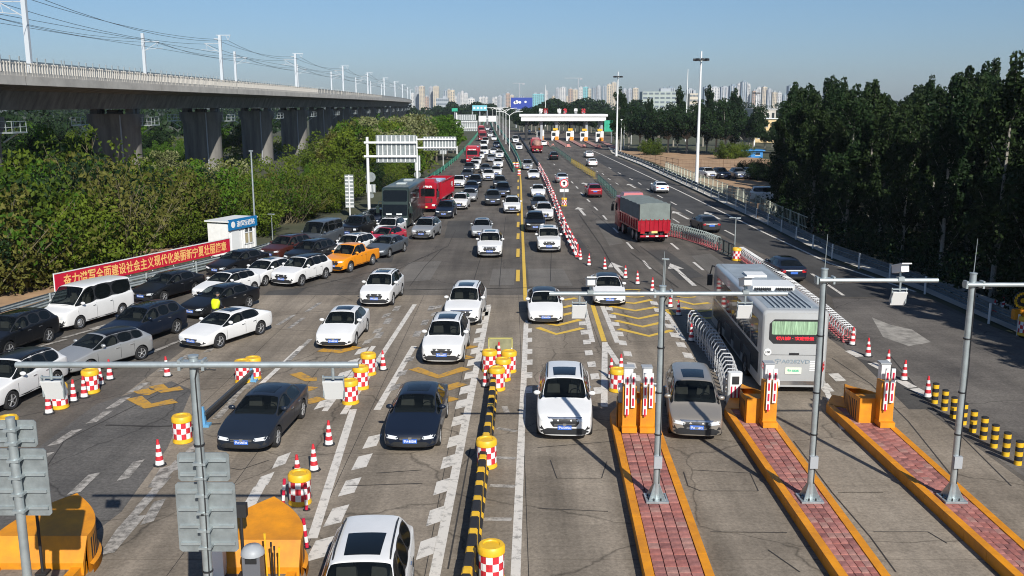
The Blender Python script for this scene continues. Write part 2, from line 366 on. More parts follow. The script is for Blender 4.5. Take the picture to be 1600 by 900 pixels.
CARS = {
 'sedan': dict(L=4.78, W=1.84, H=1.46, fo=.93, wb=2.76, hood0=.74, hood1=.96, cowl=1.30, ws=2.10, bp=2.64, cp=3.44, rr=3.70, rg=4.36, belt=.95, deck=1.04, rw=.67, r=.33, quarter=False),
 'fastback': dict(L=4.88, W=1.88, H=1.44, fo=.92, wb=2.86, hood0=.72, hood1=.95, cowl=1.28, ws=2.12, bp=2.68, cp=3.48, rr=3.68, rg=4.58, belt=.95, deck=1.05, rw=.66, r=.35, quarter=False),
 'hatchback': dict(L=4.34, W=1.80, H=1.48, fo=.90, wb=2.65, hood0=.76, hood1=.99, cowl=1.18, ws=1.95, bp=2.45, cp=3.20, rr=3.72, rg=4.14, belt=.97, deck=1.05, rw=.66, r=.32, quarter=True),
 'suv': dict(L=4.62, W=1.87, H=1.68, fo=.92, wb=2.68, hood0=.92, hood1=1.09, cowl=1.20, ws=1.92, bp=2.45, cp=3.22, rr=3.98, rg=4.42, belt=1.07, deck=1.14, rw=.69, r=.36, quarter=True, rails=True),
 'large_suv': dict(L=4.95, W=1.93, H=1.74, fo=.95, wb=2.83, hood0=.95, hood1=1.13, cowl=1.28, ws=2.00, bp=2.55, cp=3.38, rr=4.32, rg=4.78, belt=1.10, deck=1.18, rw=.70, r=.38, quarter=True, rails=True),
 'boxy_suv': dict(L=4.55, W=1.88, H=1.78, fo=.85, wb=2.70, hood0=1.02, hood1=1.13, cowl=1.30, ws=1.78, bp=2.32, cp=3.10, rr=4.15, rg=4.40, belt=1.12, deck=1.16, rw=.78, r=.37, quarter=True, rails=True),
 'minivan': dict(L=4.86, W=1.83, H=1.68, fo=.95, wb=2.90, hood0=.84, hood1=1.06, cowl=1.02, ws=1.92, bp=2.55, cp=3.50, rr=4.40, rg=4.72, belt=1.04, deck=1.12, rw=.74, r=.34, quarter=True),
 'van': dict(L=5.15, W=1.92, H=2.10, fo=.98, wb=3.10, hood0=.98, hood1=1.20, cowl=.80, ws=1.62, bp=2.20, cp=3.45, rr=4.95, rg=5.08, belt=1.16, deck=1.22, rw=.83, r=.34, quarter=True, steel=True),
 'pickup_truck': dict(L=5.30, W=1.87, H=1.76, fo=.92, wb=3.15, hood0=.98, hood1=1.12, cowl=1.34, ws=2.02, bp=2.55, cp=3.12, rr=3.30, rg=3.52, belt=1.11, deck=1.14, rw=.72, r=.39, quarter=False, bed=True, steel=True),
}
def build_car(kind):
    P = CARS[kind]; L_, W_, H = P['L'], P['W'], P['H']; cl = .21 if 'suv' not in kind and kind != 'pickup_truck' else .26
    def hood(xf, ws_, zb, zs, crown=.03):
        w_ = W_ / 2 * ws_
        return [(L_ / 2 - xf, a * w_, z) for a, z in ((0, zb), (.75, zb), (.965, zb + .09), (1.0, zb + .42 * (zs - zb)), (.99, zs - .13), (.965, zs - .015), (.915, zs + .008), (.83, zs + .015), (.5, zs + crown * .8), (0, zs + crown))]
    def cabin(xf, ws_, zb, zs, zr):
        w_ = W_ / 2 * ws_; rw = P['rw']
        return [(L_ / 2 - xf, a * w_, z) for a, z in ((0, zb), (.75, zb), (.965, zb + .09), (1.0, zb + .42 * (zs - zb)), (.99, zs - .13), (.965, zs - .015), (.935, zs + .02), (rw, zr - .075), (rw * .8, zr - .015), (0, zr + .012))]
    h0, h1, b, d = P['hood0'], P['hood1'], P['belt'], P['deck']
    st = [hood(0, .74, .27, h0 - .20, .02), hood(.06, .88, .22, h0 - .07, .03), hood(.24, .965, cl, h0, .035), hood(P['fo'], 1, cl, h0 + (h1 - h0) * .62, .045), hood(P['cowl'], 1, cl, h1 - .02, .05),
          cabin(P['ws'], 1, cl, b, H - .035), cabin(P['bp'], 1, cl, b + .01, H), cabin(P['cp'], 1, cl, b + .025, H - .015), cabin(P['rr'], .99, cl, b + .045, H - .075)]
    iC, iW, iB, iP, iR = 4, 5, 6, 7, 8
    st.append(hood(P['rg'], .975, cl, d, .035)); iG = 9
    if L_ - P['rg'] > .4: st.append(hood(L_ - .22, .945, cl + .02, d - .025, .03))
    st += [hood(L_ - .05, .87, .30, d - .10, .02), hood(L_, .72, .36, d - .26, .015)]
    bm = bmesh.new(); CR = bm.edges.layers.float.new('crease_edge'); CV = bm.verts.layers.float.new('crease_vert'); rows = []
    for ring in st:
        left = [bm.verts.new(p) for p in ring]; right = [left[0]] + [bm.verts.new((p[0], -p[1], p[2])) for p in ring[1:-1]] + [left[-1]]
        rows.append((left, right))
    grp = {}
    for i in range(len(st) - 1):
        for sd in (0, 1):
            A, B = rows[i][sd], rows[i + 1][sd]
            for j in range(9):
                f = bm.faces.new((A[j], A[j + 1], B[j + 1], B[j]) if sd == 0 else (A[j], B[j], B[j + 1], A[j + 1]))
                key = None
                if j in (7, 8): key = 'windscreen' if i == iC else ('rear_window' if i == iR else None)
                elif j == 6:
                    if i == iC or i == iW: key = ('front_side', sd)
                    elif i == iB: key = ('rear_side', sd)
                    elif i == iP and P['quarter']: key = ('quarter', sd)
                if i == iP and j == 6 and not P['quarter']: key = ('rear_side', sd) if kind in ('sedan', 'fastback') else None
                if key: grp.setdefault(key, []).append(f)
    for A, rev in ((rows[0], False), (rows[-1], True)):
        l, r_ = A
        for j in range(9):
            vs = [v for k, v in enumerate((l[j], r_[j], r_[j + 1], l[j + 1])) if True]; vs = list(dict.fromkeys(vs))
            bm.faces.new(vs[::-1] if rev else vs)
    bmesh.ops.recalc_face_normals(bm, faces=bm.faces)
    for i in range(len(st) - 1):
        for sd in (0, 1):
            for j, cv in ((2, .5), (5, .45), (7, .35 if iC < i < iR else 0)):
                e = bm.edges.get((rows[i][sd][j], rows[i + 1][sd][j]))
                if e and cv: e[CR] = cv
    names = list(grp)
    for k, key in enumerate(names):
        ring_ = bmesh.ops.inset_region(bm, faces=grp[key], thickness=.016 if key != 'windscreen' else .022, depth=-.004, use_even_offset=True)
        if not isinstance(key, str):
            for f in ring_['faces']: f.material_index = 21
        for f in grp[key]: f.material_index = k + 1
        S_ = set(grp[key])
        for f in grp[key]:
            for e in f.edges:
                if any(g not in S_ for g in e.link_faces):
                    e[CR] = .9
                    for v in e.verts: v[CV] = max(v[CV], .75 if sum(1 for g in v.link_faces if g in S_) == 1 else .0)
    me = bpy.data.meshes.new('loft'); bm.to_mesh(me); bm.free()
    for _ in range(23): me.materials.append(None)
    o = bpy.data.objects.new('loft', me); COL.objects.link(o)
    o.modifiers.new('s', 'SUBSURF').levels = 2; o.modifiers['s'].render_levels = 2
    r = P['r']; xa, xb = L_ / 2 - P['fo'], L_ / 2 - P['fo'] - P['wb']
    c = MB()
    for x in (xa, xb):
        for y in (-1, 1): c.tube((x, y * (W_ / 2 - .30), r), (x, y * (W_ / 2 + .2), r), r + .055, 28)
    if P.get('bed'): c.box((-L_ / 2 + .80, 0, 1.05), (1.40, W_ - .30, .95))
    cm = c.mesh('cut'); [cm.materials.append(None) for _ in range(23)]
    cm.polygons.foreach_set('material_index', [20] * len(cm.polygons)); co = bpy.data.objects.new('cut', cm); COL.objects.link(co)
    bo = o.modifiers.new('b', 'BOOLEAN'); bo.object = co; bo.operation = 'DIFFERENCE'; bo.solver = 'EXACT'
    dg = bpy.context.evaluated_depsgraph_get(); ev = bpy.data.meshes.new_from_object(o.evaluated_get(dg))
    bpy.data.objects.remove(o); bpy.data.objects.remove(co)
    bm = bmesh.new(); bm.from_mesh(ev); bvh = BVHTree.FromBMesh(bm); bm.free()
    root = obj(kind, None)
    def split(name, idx, m):
        b2 = bmesh.new(); b2.from_mesh(ev)
        bmesh.ops.delete(b2, geom=[f for f in b2.faces if f.material_index != idx], context='FACES')
        if not b2.faces: b2.free(); return None
        for f in b2.faces: f.material_index = 0
        m2 = bpy.data.meshes.new(name); b2.to_mesh(m2); b2.free(); m2.materials.append(m); smooth_by_angle(m2, 42); return obj(name, m2, root)
    split('body', 0, PAINT['white']); split('wheel_arch', 20, M_TRIM); split('window_surround', 21, M_TRIM)
    for k, key in enumerate(names): split(key if isinstance(key, str) else 'side_window', k + 1, M_WIND if key == 'windscreen' or (not isinstance(key, str) and key[0] == 'front_side') else M_GLASS)
    w2 = W_ / 2
    for x in (xa, xb):
        for y in (-1, 1): add_wheel(root, x, y * (w2 - .125), r, .23, 'steel' if P.get('steel') else 'alloy')
    tall = 'suv' in kind or kind in ('van', 'pickup_truck', 'minivan')
    hl = [(.42 * w2, h0 - .19), (.50 * w2, h0 - .215), (.93 * w2, h0 - .17), (.95 * w2, h0 - .07), (.80 * w2, h0 - .075), (.46 * w2, h0 - .12)]
    if kind == 'boxy_suv': hl = [(.58 * w2, h0 - .27), (.90 * w2, h0 - .26), (.92 * w2, h0 - .10), (.58 * w2, h0 - .12)]
    if kind == 'van': hl = [(.60 * w2, h0 - .30), (.80 * w2, h0 - .34), (.95 * w2, h0 - .02), (.86 * w2, h0 - .05)]
    add_patch('headlight', bvh, hl, 'F', M_HEAD, root); add_patch('headlight', bvh, mir(hl), 'F', M_HEAD, root)
    if tall: gr = [(-.40 * w2, h0 - .38), (.40 * w2, h0 - .38), (.50 * w2, h0 - .24), (.45 * w2, h0 - .10), (-.45 * w2, h0 - .10), (-.50 * w2, h0 - .24)]
    else: gr = [(-.34 * w2, h0 - .255), (.34 * w2, h0 - .255), (.42 * w2, h0 - .15), (-.42 * w2, h0 - .15)]
    g = add_patch('grille', bvh, gr, 'F', M_TRIM, root)
    zc = gr[0][1] + .06; hit = bvh.ray_cast(Vector((9, 0, zc)), Vector((-1, 0, 0)))[0]
    cb = MB()
    for k in range(2): cb.box((hit.x + .012, 0, zc - .02 + k * .05), (.02, .74 * w2, .012))
    cb.box((hit.x + .014, 0, zc + .015), (.03, .11, .085)); cb.build('chrome_bar', M_CHROME, g)
    if kind in ('minivan', 'large_suv'): add_patch('chrome_strip', bvh, [(-.55 * w2, h0 - .105), (.55 * w2, h0 - .105), (.62 * w2, h0 - .055), (-.62 * w2, h0 - .055)], 'F', M_CHROME, root, off=.012)
    lo = [(-.66 * w2, .27), (.66 * w2, .27), (.70 * w2, .36), (.56 * w2, .44), (-.56 * w2, .44), (-.70 * w2, .36)] if not tall else [(-.80 * w2, .30), (.80 * w2, .30), (.84 * w2, .42), (.60 * w2, .52), (-.60 * w2, .52), (-.84 * w2, .42)]
    add_patch('lower_intake', bvh, lo, 'F', M_TRIM, root)
    fz = .14 if tall else .04; fog = [(.70 * w2, .32 + fz), (.86 * w2, .34 + fz), (.90 * w2, .48 + fz), (.80 * w2, .46 + fz)]
    add_patch('fog_lamp', bvh, fog, 'F', M_TRIM, root); add_patch('fog_lamp', bvh, mir(fog), 'F', M_TRIM, root)
    zp = .47 if not tall else .55
    hx = bvh.ray_cast(Vector((9, 0, zp)), Vector((-1, 0, 0)))[0].x
    pl = MB().box((hx + .012, 0, zp), (.02, .46, .145)).build('licence_plate', M_PLATE, root)
    text('lettering', '宁A·' + random.choice(['D0726', 'B5208', 'N62C1']), .1, M_WHITE, pl, face_mat((hx + .024, 0, zp), (0, 1, 0), (0, 0, 1)), .001, .002, fit=(.40, .10))
    td = d - .10
    tl = [(.56 * w2, td - .20), (.94 * w2, td - .22), (.95 * w2, td - .02), (.80 * w2, td), (.56 * w2, td - .06)]
    if kind in ('van', 'boxy_suv', 'pickup_truck'): tl = [(.80 * w2, td - .40), (.95 * w2, td - .40), (.95 * w2, td), (.80 * w2, td)]
    add_patch('tail_light', bvh, tl, 'B', M_TAIL, root); add_patch('tail_light', bvh, mir(tl), 'B', M_TAIL, root)
    hx = bvh.ray_cast(Vector((-9, 0, .80 if tall else .72)), Vector((1, 0, 0)))[0].x
    MB().box((hx - .012, 0, .80 if tall else .72), (.02, .46, .145)).build('rear_plate', M_PLATE, root)
    rb = [(-.80 * w2, .34), (.80 * w2, .34), (.80 * w2, .48), (-.80 * w2, .48)]
    add_patch('rear_bumper', bvh, rb, 'B', M_TRIM, root)
    X = lambda xf: L_ / 2 - xf
    if kind not in ('van', 'pickup_truck'):
        y = .40 * W_ / 2; x0, x1 = X(P['ws'] + .22), X(P['ws'] + (.95 if not tall else 1.25))
        add_patch('sunroof', bvh, [(x1, -y * 1.1), (x0, -y), (x0, y), (x1, y * 1.1)], 'T', M_GLASS, root)
    for sg, ax in ((1, 'L'), (-1, 'R')):
        zz = b + .07; xm = X(P['cowl'] + .42)
        hy = bvh.ray_cast(Vector((xm, sg * 5, zz)), Vector((0, -sg, 0)))[0]; y0 = abs(hy.y) if hy is not None else w2 * .95
        bm = bmesh.new(); bmesh.ops.create_icosphere(bm, subdivisions=2, radius=1)
        for v in bm.verts: v.co = Vector((v.co.x * .085, v.co.y * .13, v.co.z * .085)) + Vector((xm, sg * (y0 + .10), zz + .05))
        me = bpy.data.meshes.new('mirror'); bm.to_mesh(me); bm.free(); me.materials.append(PAINT['white']); smooth_by_angle(me); obj('mirror', me, root)
        sm = MB()
        for xs in (X(P['cowl'] + .12), X(P['bp'] + .02), X(P['cp'] - .02)):
            q = patch(bvh, [(xs - .008, cl + .16), (xs + .008, cl + .16), (xs + .008, b - .02), (xs - .008, b - .02)], ax, .002, .01, .2)
            sm.add([v.co for v in q.vertices], [tuple(p.vertices) for p in q.polygons]); bpy.data.meshes.remove(q)
        sm.build('door_gap', M_TRIM, root)
        for xs in (X(P['bp'] - .16), X(P['cp'] - .16)):
            hd = MB()
            hh = bvh.ray_cast(Vector((xs, sg * 5, b - .13)), Vector((0, -sg, 0)))[0]
            hd.box((xs, hh.y + sg * .012, b - .13), (.19, .03, .03))
            hd.build('door_handle', M_CHROME, root)
        add_patch('sill', bvh, [(xb + r + .07, cl + .02), (xa - r - .07, cl + .02), (xa - r - .07, cl + (.16 if tall else .10)), (xb + r + .07, cl + (.16 if tall else .10))], ax, M_TRIM, root, res=.5)
        if P.get('rails'):
            x0, x1 = X(P['ws'] + .12), X(P['rr'] - .10); pts = []
            for k in range(7):
                xx = x0 + (x1 - x0) * k / 6; hh = bvh.ray_cast(Vector((xx, sg * P['rw'] * w2 * .90, 9)), Vector((0, 0, -1)))[0]
                pts.append((xx, sg * P['rw'] * w2 * .90, hh.z + (.045 if 0 < k < 6 else .0)))
            MB().path(pts, .02, 6).build('roof_rail', M_TRIM, root)
    # cabin: dark tub, dashboard, seats, steering wheel
    fit = MB(); fl = cl + .10; xd = X(P['cowl'] + .38); xs_ = X(P['bp'] - .05)
    fit.box(((xd + X(P['rr'])) / 2, 0, (fl + b - .12) / 2 + .02), (xd - X(P['rr']) + .1, W_ - .34, b - .12 - fl)); fit.build('cabin_tub', M_TRIM, root)
    MB().box((xd - .02, 0, b - .06), (.34, W_ - .42, .16)).box((xd + .10, -.2, b + .025), (.12, .5, .012)).build('dashboard', mat('dash_grey', (.06, .06, .062), .6), root)
    for sy in (-.38, .38):
        s_ = MB().box((xs_, sy, b + .02), (.16, .48, .42), taper=.85); s_.box((xs_ - .03, sy, b + .32), (.11, .26, .18)); so_ = s_.build('seat', mat('seat_fabric', (.20, .18, .16), .8), root)
    wq = MB(); q8 = [(xd - .30 + .03 * math.sin(i * .5236), .38 + .18 * math.cos(i * .5236), b + .05 + .17 * math.sin(i * .5236)) for i in range(13)]; wq.path(q8, .018, 5); wq.build('steering_wheel', M_TRIM, root)
    if kind == 'pickup_truck':
        MB().box((-L_ / 2 + .80, 0, .60), (1.38, W_ - .32, .02)).build('bed_floor', M_GREY, root)
    return root

def rounded_body(L_, W_, H, zb, rad=.16, nose=.10, tail=.08, crown=.08, rake=0.0):
    """Closed bus or cab body: rounded-rectangle section, ends drawn in, front glass leaning back by rake."""
    def sec(k, kz):
        pts = []; w2, z1 = W_ / 2 * k, zb + (H - zb) * kz
        for cx, cz, a0 in ((w2 - rad, zb + .06, -90), (w2 - rad, z1 - rad, 0), (-w2 + rad, z1 - rad, 90), (-w2 + rad, zb + .06, 180)):
            rr = rad if cz > zb + .1 else .06
            cxx = cx if rr == rad else (w2 - .06) * (1 if cx > 0 else -1)
            for i in range(5):
                a = R(a0 + 22.5 * i); z = cz + rr * math.sin(a); y = cxx + rr * math.cos(a)
                if z > z1 - rad: z += crown * max(0, 1 - (y / w2) ** 2) * .5
                pts.append((y, z))
        return pts
    xs = [(-L_ / 2, .93, .975), (-L_ / 2 + tail * .4, .98, .992), (-L_ / 2 + tail, 1, 1), (0, 1, 1), (L_ / 2 - nose, 1, 1), (L_ / 2 - nose * .4, .985, .99), (L_ / 2, .94, .965)]
    m = MB(); rows = []
    for x, k, kz in xs:
        rows.append([(x - (rake * max(0, (z - zb - .9) / (H - zb - .9)) if x > 0 else 0), y, z) for y, z in sec(k, kz)])
    n = len(rows[0]); vs = [p for r_ in rows for p in r_]
    fs = [(a * n + i, a * n + (i + 1) % n, (a + 1) * n + (i + 1) % n, (a + 1) * n + i) for a in range(len(rows) - 1) for i in range(n)]
    fs += [tuple(range(n - 1, -1, -1)), tuple((len(rows) - 1) * n + i for i in range(n))]
    m.add(vs, fs); me = m.mesh('body'); fix_normals(me); smooth_by_angle(me, 35)
    bm = bmesh.new(); bm.from_mesh(me); bvh = BVHTree.FromBMesh(bm); bm.free(); return me, bvh
def rect(a0, a1, b0, b1, c=0.0):
    if not c: return [(a0, b0), (a1, b0), (a1, b1), (a0, b1)]
    return [(a0 + c, b0), (a1 - c, b0), (a1, b0 + c), (a1, b1 - c), (a1 - c, b1), (a0 + c, b1), (a0, b1 - c), (a0, b0 + c)]

def build_white_coach():
    root = obj('coach', None); L_, W_, H = 11.4, 2.55, 3.35
    me, bvh = rounded_body(L_, W_, H, .32, .17, .25, .14, .10, .35); me.materials.append(PAINT['coach']); obj('body', me, root)
    add_patch('windscreen', bvh, rect(-1.08, 1.08, 1.25, 2.95, .15), 'F', M_GLASS, root)
    f = add_patch('rear_window', bvh, rect(-1.0, 1.0, 2.05, 3.02, .18), 'B', M_TRIM, root)
    add_patch('pane', bvh, rect(-.90, .90, 2.42, 2.94, .04), 'B', mat('curtained_glass', (0.30, 0.46, 0.30), .25, noise=.55, scale=3, stretch=(1, 6, .4)), f, off=.012)
    s = add_patch('display_panel', bvh, rect(-.80, .80, 2.16, 2.38), 'B', M_TRIM, root, off=.012)
    x = bvh.ray_cast(Vector((-9, 0, 2.27)), Vector((1, 0, 0)))[0].x
    text('lettering', '银川南 · 欢迎乘坐', .2, mat('red_led', (.5, .01, .02), .5, emit=(1, .03, .05, .9)), s, face_mat((x - .02, 0, 2.27), (0, -1, 0), (0, 0, 1)), .003, .006, fit=(1.45, .15))
    x = bvh.ray_cast(Vector((-9, 0, 1.5)), Vector((1, 0, 0)))[0].x
    text('number_lettering', '宁A0282VD', .25, mat('grey_print', (.22, .28, .33), .6), root, face_mat((x - .012, .05, 1.36), (0, -1, 0), (0, 0, 1)), .002, .002, fit=(1.35, .20))
    pb = MB().box((x - .015, 0, .98), (.02, .62, .26)).build('licence_plate', mat('white_plate', (.72, .74, .60), .5), root)
    text('lettering', '宁A 02828D', .1, M_PLATEG, pb, face_mat((x - .028, 0, .99), (0, -1, 0), (0, 0, 1)), .002, .006, fit=(.46, .12))
    tl = [(.82, .62), (.98, .62), (1.22, 1.15), (1.20, 1.40), (1.12, 1.30)]
    add_patch('tail_light', bvh, tl, 'B', M_TAIL, root); add_patch('tail_light', bvh, mir(tl), 'B', M_TAIL, root)
    for k in range(6): add_patch('vent_slat', bvh, rect(-1.0, -.62, .98 + k * .07, 1.02 + k * .07), 'B', M_WHITEM, root, res=.5)
    sd = MB().tube((x - .01, 1.02, 1.72), (x - .03, 1.02, 1.72), .14, 16).build('speed_disc', M_WHITEM, root)
    text('lettering', '100', .12, M_TRIM, sd, face_mat((x - .035, 1.02, 1.72), (0, -1, 0), (0, 0, 1)), .001, .004, fit=(.17, .10))
    add_patch('panel_seam', bvh, rect(-1.12, 1.12, 1.60, 1.615), 'B', M_TRIM, root, res=.5)
    MB().box((x - .02, 0, 1.66), (.05, .36, .07)).build('boot_handle', M_TRIM, root)
    add_patch('rear_bumper', bvh, rect(-1.2, 1.2, .40, .56), 'B', M_CHROME, root)
    for ax, sg in (('L', 1), ('R', -1)):
        for k in range(7):
            x0 = -5.0 + k * 1.36; add_patch('side_window', bvh, rect(x0, x0 + 1.28, 1.72, 2.86, .06), ax, M_GLASS, root, res=.6)
        add_patch('side_band', bvh, rect(-5.3, 5.0, .75, 1.60), ax, mat('mirror_black_panel', (.012, .013, .014), .2, spec=.3), root, res=.8)
        for x0 in (-3.9, -1.9, .3): add_patch('luggage_door', bvh, rect(x0, x0 + 1.5, .48, 1.18), ax, PAINT['dark'], root, off=.016, res=.6)
        for xw in (3.1, -3.0):
            add_patch('wheel_arch', bvh, [(xw + .62 * math.cos(R(a)), .34 + .62 * math.sin(R(a)) + .22 * 0) for a in range(0, 181, 20)], ax, M_TRIM, root, off=.02, res=.6)
            add_wheel(root, xw, sg * (W_ / 2 - .10), .48, .30, 'steel')
    ac = MB().prism([(-1.75, -.85), (-1.45, -1.0), (-.2, -1.0), (-.2, 1.0), (-1.45, 1.0), (-1.75, .85)], H - .02, H + .20).build('air_conditioner', M_WHITEM, root)
    gr = MB()
    for sy in (-.45, .45):
        for k in range(8): gr.box((-1.78, sy - .32 + k * .09, H + .10), (.30, .035, .10))
    gr.build('grille', M_TRIM, ac)
    add_patch('roof_panel', bvh, rect(-5.3, 5.0, -1.0, 1.0), 'T', mat('grey_roof_panel', (.27, .31, .34), .5, noise=.25, scale=1), root, res=.8)
    rf = MB()
    for k in range(8): rf.box((-3.6, -.7 + k * .2, H + .055), (3.2, .05, .03))
    rf.build('roof_rib', mat('grey_roof', (.36, .40, .43), .45, noise=.2), root)
    MB().box((1.9, 0, H + .06), (1.0, .9, .10)).build('roof_hatch', M_WHITEM, root)
    for sg in (-1, 1): MB().path([(5.2, sg * 1.0, 3.1), (5.75, sg * 1.30, 3.15), (5.85, sg * 1.38, 2.7)], .035).box((5.85, sg * 1.38, 2.4), (.10, .26, .55)).build('mirror', M_TRIM, root)
    return root

def build_dark_coach():
    root = obj('coach', None); L_, W_, H = 11.6, 2.55, 3.75
    me, bvh = rounded_body(L_, W_, H, .32, .22, .45, .14, .08, .75); me.materials.append(PAINT['green']); obj('body', me, root)
    add_patch('windscreen', bvh, rect(-1.12, 1.12, 2.48, 3.50, .10), 'F', M_GLASS, root)
    add_patch('windscreen', bvh, rect(-1.14, 1.14, 1.22, 2.22, .08), 'F', M_GLASS, root)
    hl = [(.62, .80), (1.12, .84), (1.16, 1.02), (.70, .98)]
    add_patch('headlight', bvh, hl, 'F', M_HEAD, root); add_patch('headlight', bvh, mir(hl), 'F', M_HEAD, root)
    x = bvh.ray_cast(Vector((9, 0, .66)), Vector((-1, 0, 0)))[0].x
    MB().box((x + .015, 0, .66), (.02, .50, .16)).build('licence_plate', mat('yellow_plate', (.65, .55, .2), .5), root)
    x = bvh.ray_cast(Vector((9, 0, 1.3)), Vector((-1, 0, 0)))[0].x
    for yy in (-.55, .40): MB().box((x + .02, yy, 1.36), (.02, .52, .14)).build('dashboard_card', M_WHITEM, root)
    add_patch('lower_intake', bvh, rect(-.9, .9, .40, .54), 'F', M_TRIM, root)
    for ax, sg in (('L', 1), ('R', -1)):
        for k in range(7):
            x0 = -5.2 + k * 1.36; add_patch('side_window', bvh, rect(x0, x0 + 1.26, 2.20, 3.25, .06), ax, M_GLASS, root, res=.6)
        for xw in (3.3, -2.9):
            add_patch('wheel_arch', bvh, [(xw + .62 * math.cos(R(a)), .34 + .62 * math.sin(R(a))) for a in range(0, 181, 20)], ax, M_TRIM, root, off=.02, res=.6)
            add_wheel(root, xw, sg * (W_ / 2 - .10), .48, .30, 'steel')
        add_patch('door', bvh, rect(4.3, 5.1, .5, 2.1), ax, M_GLASS, root, off=.016, res=.6)
        for x0 in (-2.0, -.1, 1.6): add_patch('luggage_door', bvh, rect(x0, x0 + 1.5, .48, 1.25), ax, PAINT['dark'], root, off=.016, res=.6)
        MB().path([(5.0, sg * 1.1, 2.45), (5.75, sg * 1.42, 2.5), (5.85, sg * 1.52, 2.1)], .04).box((5.85, sg * 1.52, 1.8), (.12, .30, .6)).build('mirror', PAINT['green'], root)
    for x0 in (-3.2, 1.2): MB().box((x0, 0, H + .07), (1.1, .9, .10)).build('roof_hatch', mat('pale_hatch', (.45, .5, .5), .5), root)
    return root

def truck_cab(root, col, z0=.45, x=0.0, lettering=None):
    L_, W_, H = 2.25, 2.45, 3.15
    me, bvh = rounded_body(L_, W_, H, z0, .16, .18, .06, .05, .22); me.materials.append(PAINT[col]); c = obj('cab', me, root, (x, 0, 0))
    add_patch('windscreen', bvh, rect(-1.02, 1.02, 1.72, 2.55, .08), 'F', M_GLASS, c)
    add_patch('grille', bvh, rect(-.78, .78, 1.08, 1.52, .05), 'F', M_TRIM, c)
    for k in range(3): add_patch('grille_bar', bvh, rect(-.62, .62, 1.16 + k * .12, 1.20 + k * .12), 'F', PAINT[col], c, off=.02)
    hl = rect(.72, 1.10, .72, .92, .05)
    add_patch('headlight', bvh, hl, 'F', M_HEAD, c); add_patch('headlight', bvh, mir(hl), 'F', M_HEAD, c)
    xx = bvh.ray_cast(Vector((9, 0, .62)), Vector((-1, 0, 0)))[0].x
    MB().box((xx + .015, 0, .62), (.02, .50, .16)).build('licence_plate', mat('yellow_plate', (.65, .55, .2), .5), c)
    for ax, sg in (('L', 1), ('R', -1)):
        add_patch('side_window', bvh, rect(.0, .85, 1.85, 2.5, .08), ax, M_GLASS, c)
        MB().path([(.9, sg * 1.15, 2.5), (1.15, sg * 1.40, 2.5), (1.15, sg * 1.42, 2.3)], .03).box((1.15, sg * 1.42, 2.0), (.10, .24, .62)).build('mirror', M_TRIM, c)
    MB().box((-.35, 0, H + .16), (1.3, 1.9, .36), taper=.86).build('roof_fairing', PAINT[col], c)
    if lettering:
        xx = bvh.ray_cast(Vector((9, 0, 2.74)), Vector((-1, 0, 0)))[0].x
        text('lettering', lettering, .24, M_WHITE, c, face_mat((xx + .02, 0, 2.74), (0, 1, 0), (0, 0, 1)) @ Matrix.Rotation(R(-12), 4, 'X'), .004, .008, fit=(1.5, .24))
    return c
def truck_chassis(root, L_, axles, W_=2.45):
    MB().box((0, -.42, .78), (L_, .10, .22)).box((0, .42, .78), (L_, .10, .22)).box((0, 0, .80), (.3, 1.0, .16)).build('chassis', M_TRIM, root)
    for x in axles:
        for sg in (-1, 1): add_wheel(root, x, sg * (W_ / 2 - .20), .50, .36, 'steel')
def cargo(root, x0, x1, z0, z1, col, W_=2.5):
    """Ribbed steel tipper box, open on top."""
    b_ = MB(); y = W_ / 2
    for yy in (-y, y): b_.box(((x0 + x1) / 2, yy, (z0 + z1) / 2), (x1 - x0, .06, z1 - z0))
    for xx in (x0, x1): b_.box((xx, 0, (z0 + z1) / 2 + .002), (.06, W_ - .062, z1 - z0))
    b_.box(((x0 + x1) / 2, 0, z0 + .04), (x1 - x0 - .06, W_ - .07, .08)); bx = b_.build('cargo_box', PAINT[col], root)
    n = max(4, int((x1 - x0) / .75)); rb = MB()
    for k in range(n + 1):
        for yy in (-y - .06, y + .06): rb.box((x0 + .06 + (x1 - x0 - .12) * k / n, yy, (z0 + z1) / 2), (.09, .09, z1 - z0 + .02))
    for yy in (-y - .075, y + .075):
        for z in (z0 + .08, z1 - .06): rb.box(((x0 + x1) / 2, yy, z), (x1 - x0, .05, .12))
    rb.build('side_rib', PAINT[col], bx)
    tg = MB()
    for k in range(7): tg.box((x0 - .06, -y + .15 + (W_ - .3) * k / 6, (z0 + z1) / 2), (.07, .08, z1 - z0))
    tg.build('tailgate_rib', PAINT[col], bx); return bx
def truck_rear(root, x0, col):
    MB().box((x0 - .02, 0, .62), (.12, 2.4, .16)).build('rear_bumper', PAINT[col], root)
    for k in range(6): MB().box((x0 - .09, -1.0 + k * .4, .62), (.02, .24, .10)).build('reflector_strip', M_WHITEM if k % 2 == 0 else M_REDP, root)
    for sg in (-1, 1): MB().box((x0 - .03, sg * 1.0, .92), (.08, .34, .16)).build('tail_light', M_TAIL, root)
    MB().box((x0 - .04, 0, .95), (.03, .5, .18)).build('licence_plate', mat('yellow_plate', (.65, .55, .2), .5), root)
    for sg in (-1, 1): MB().box((x0 + .25, sg * .85, .62), (.03, .62, .5)).build('mud_flap', M_BLACK, root)
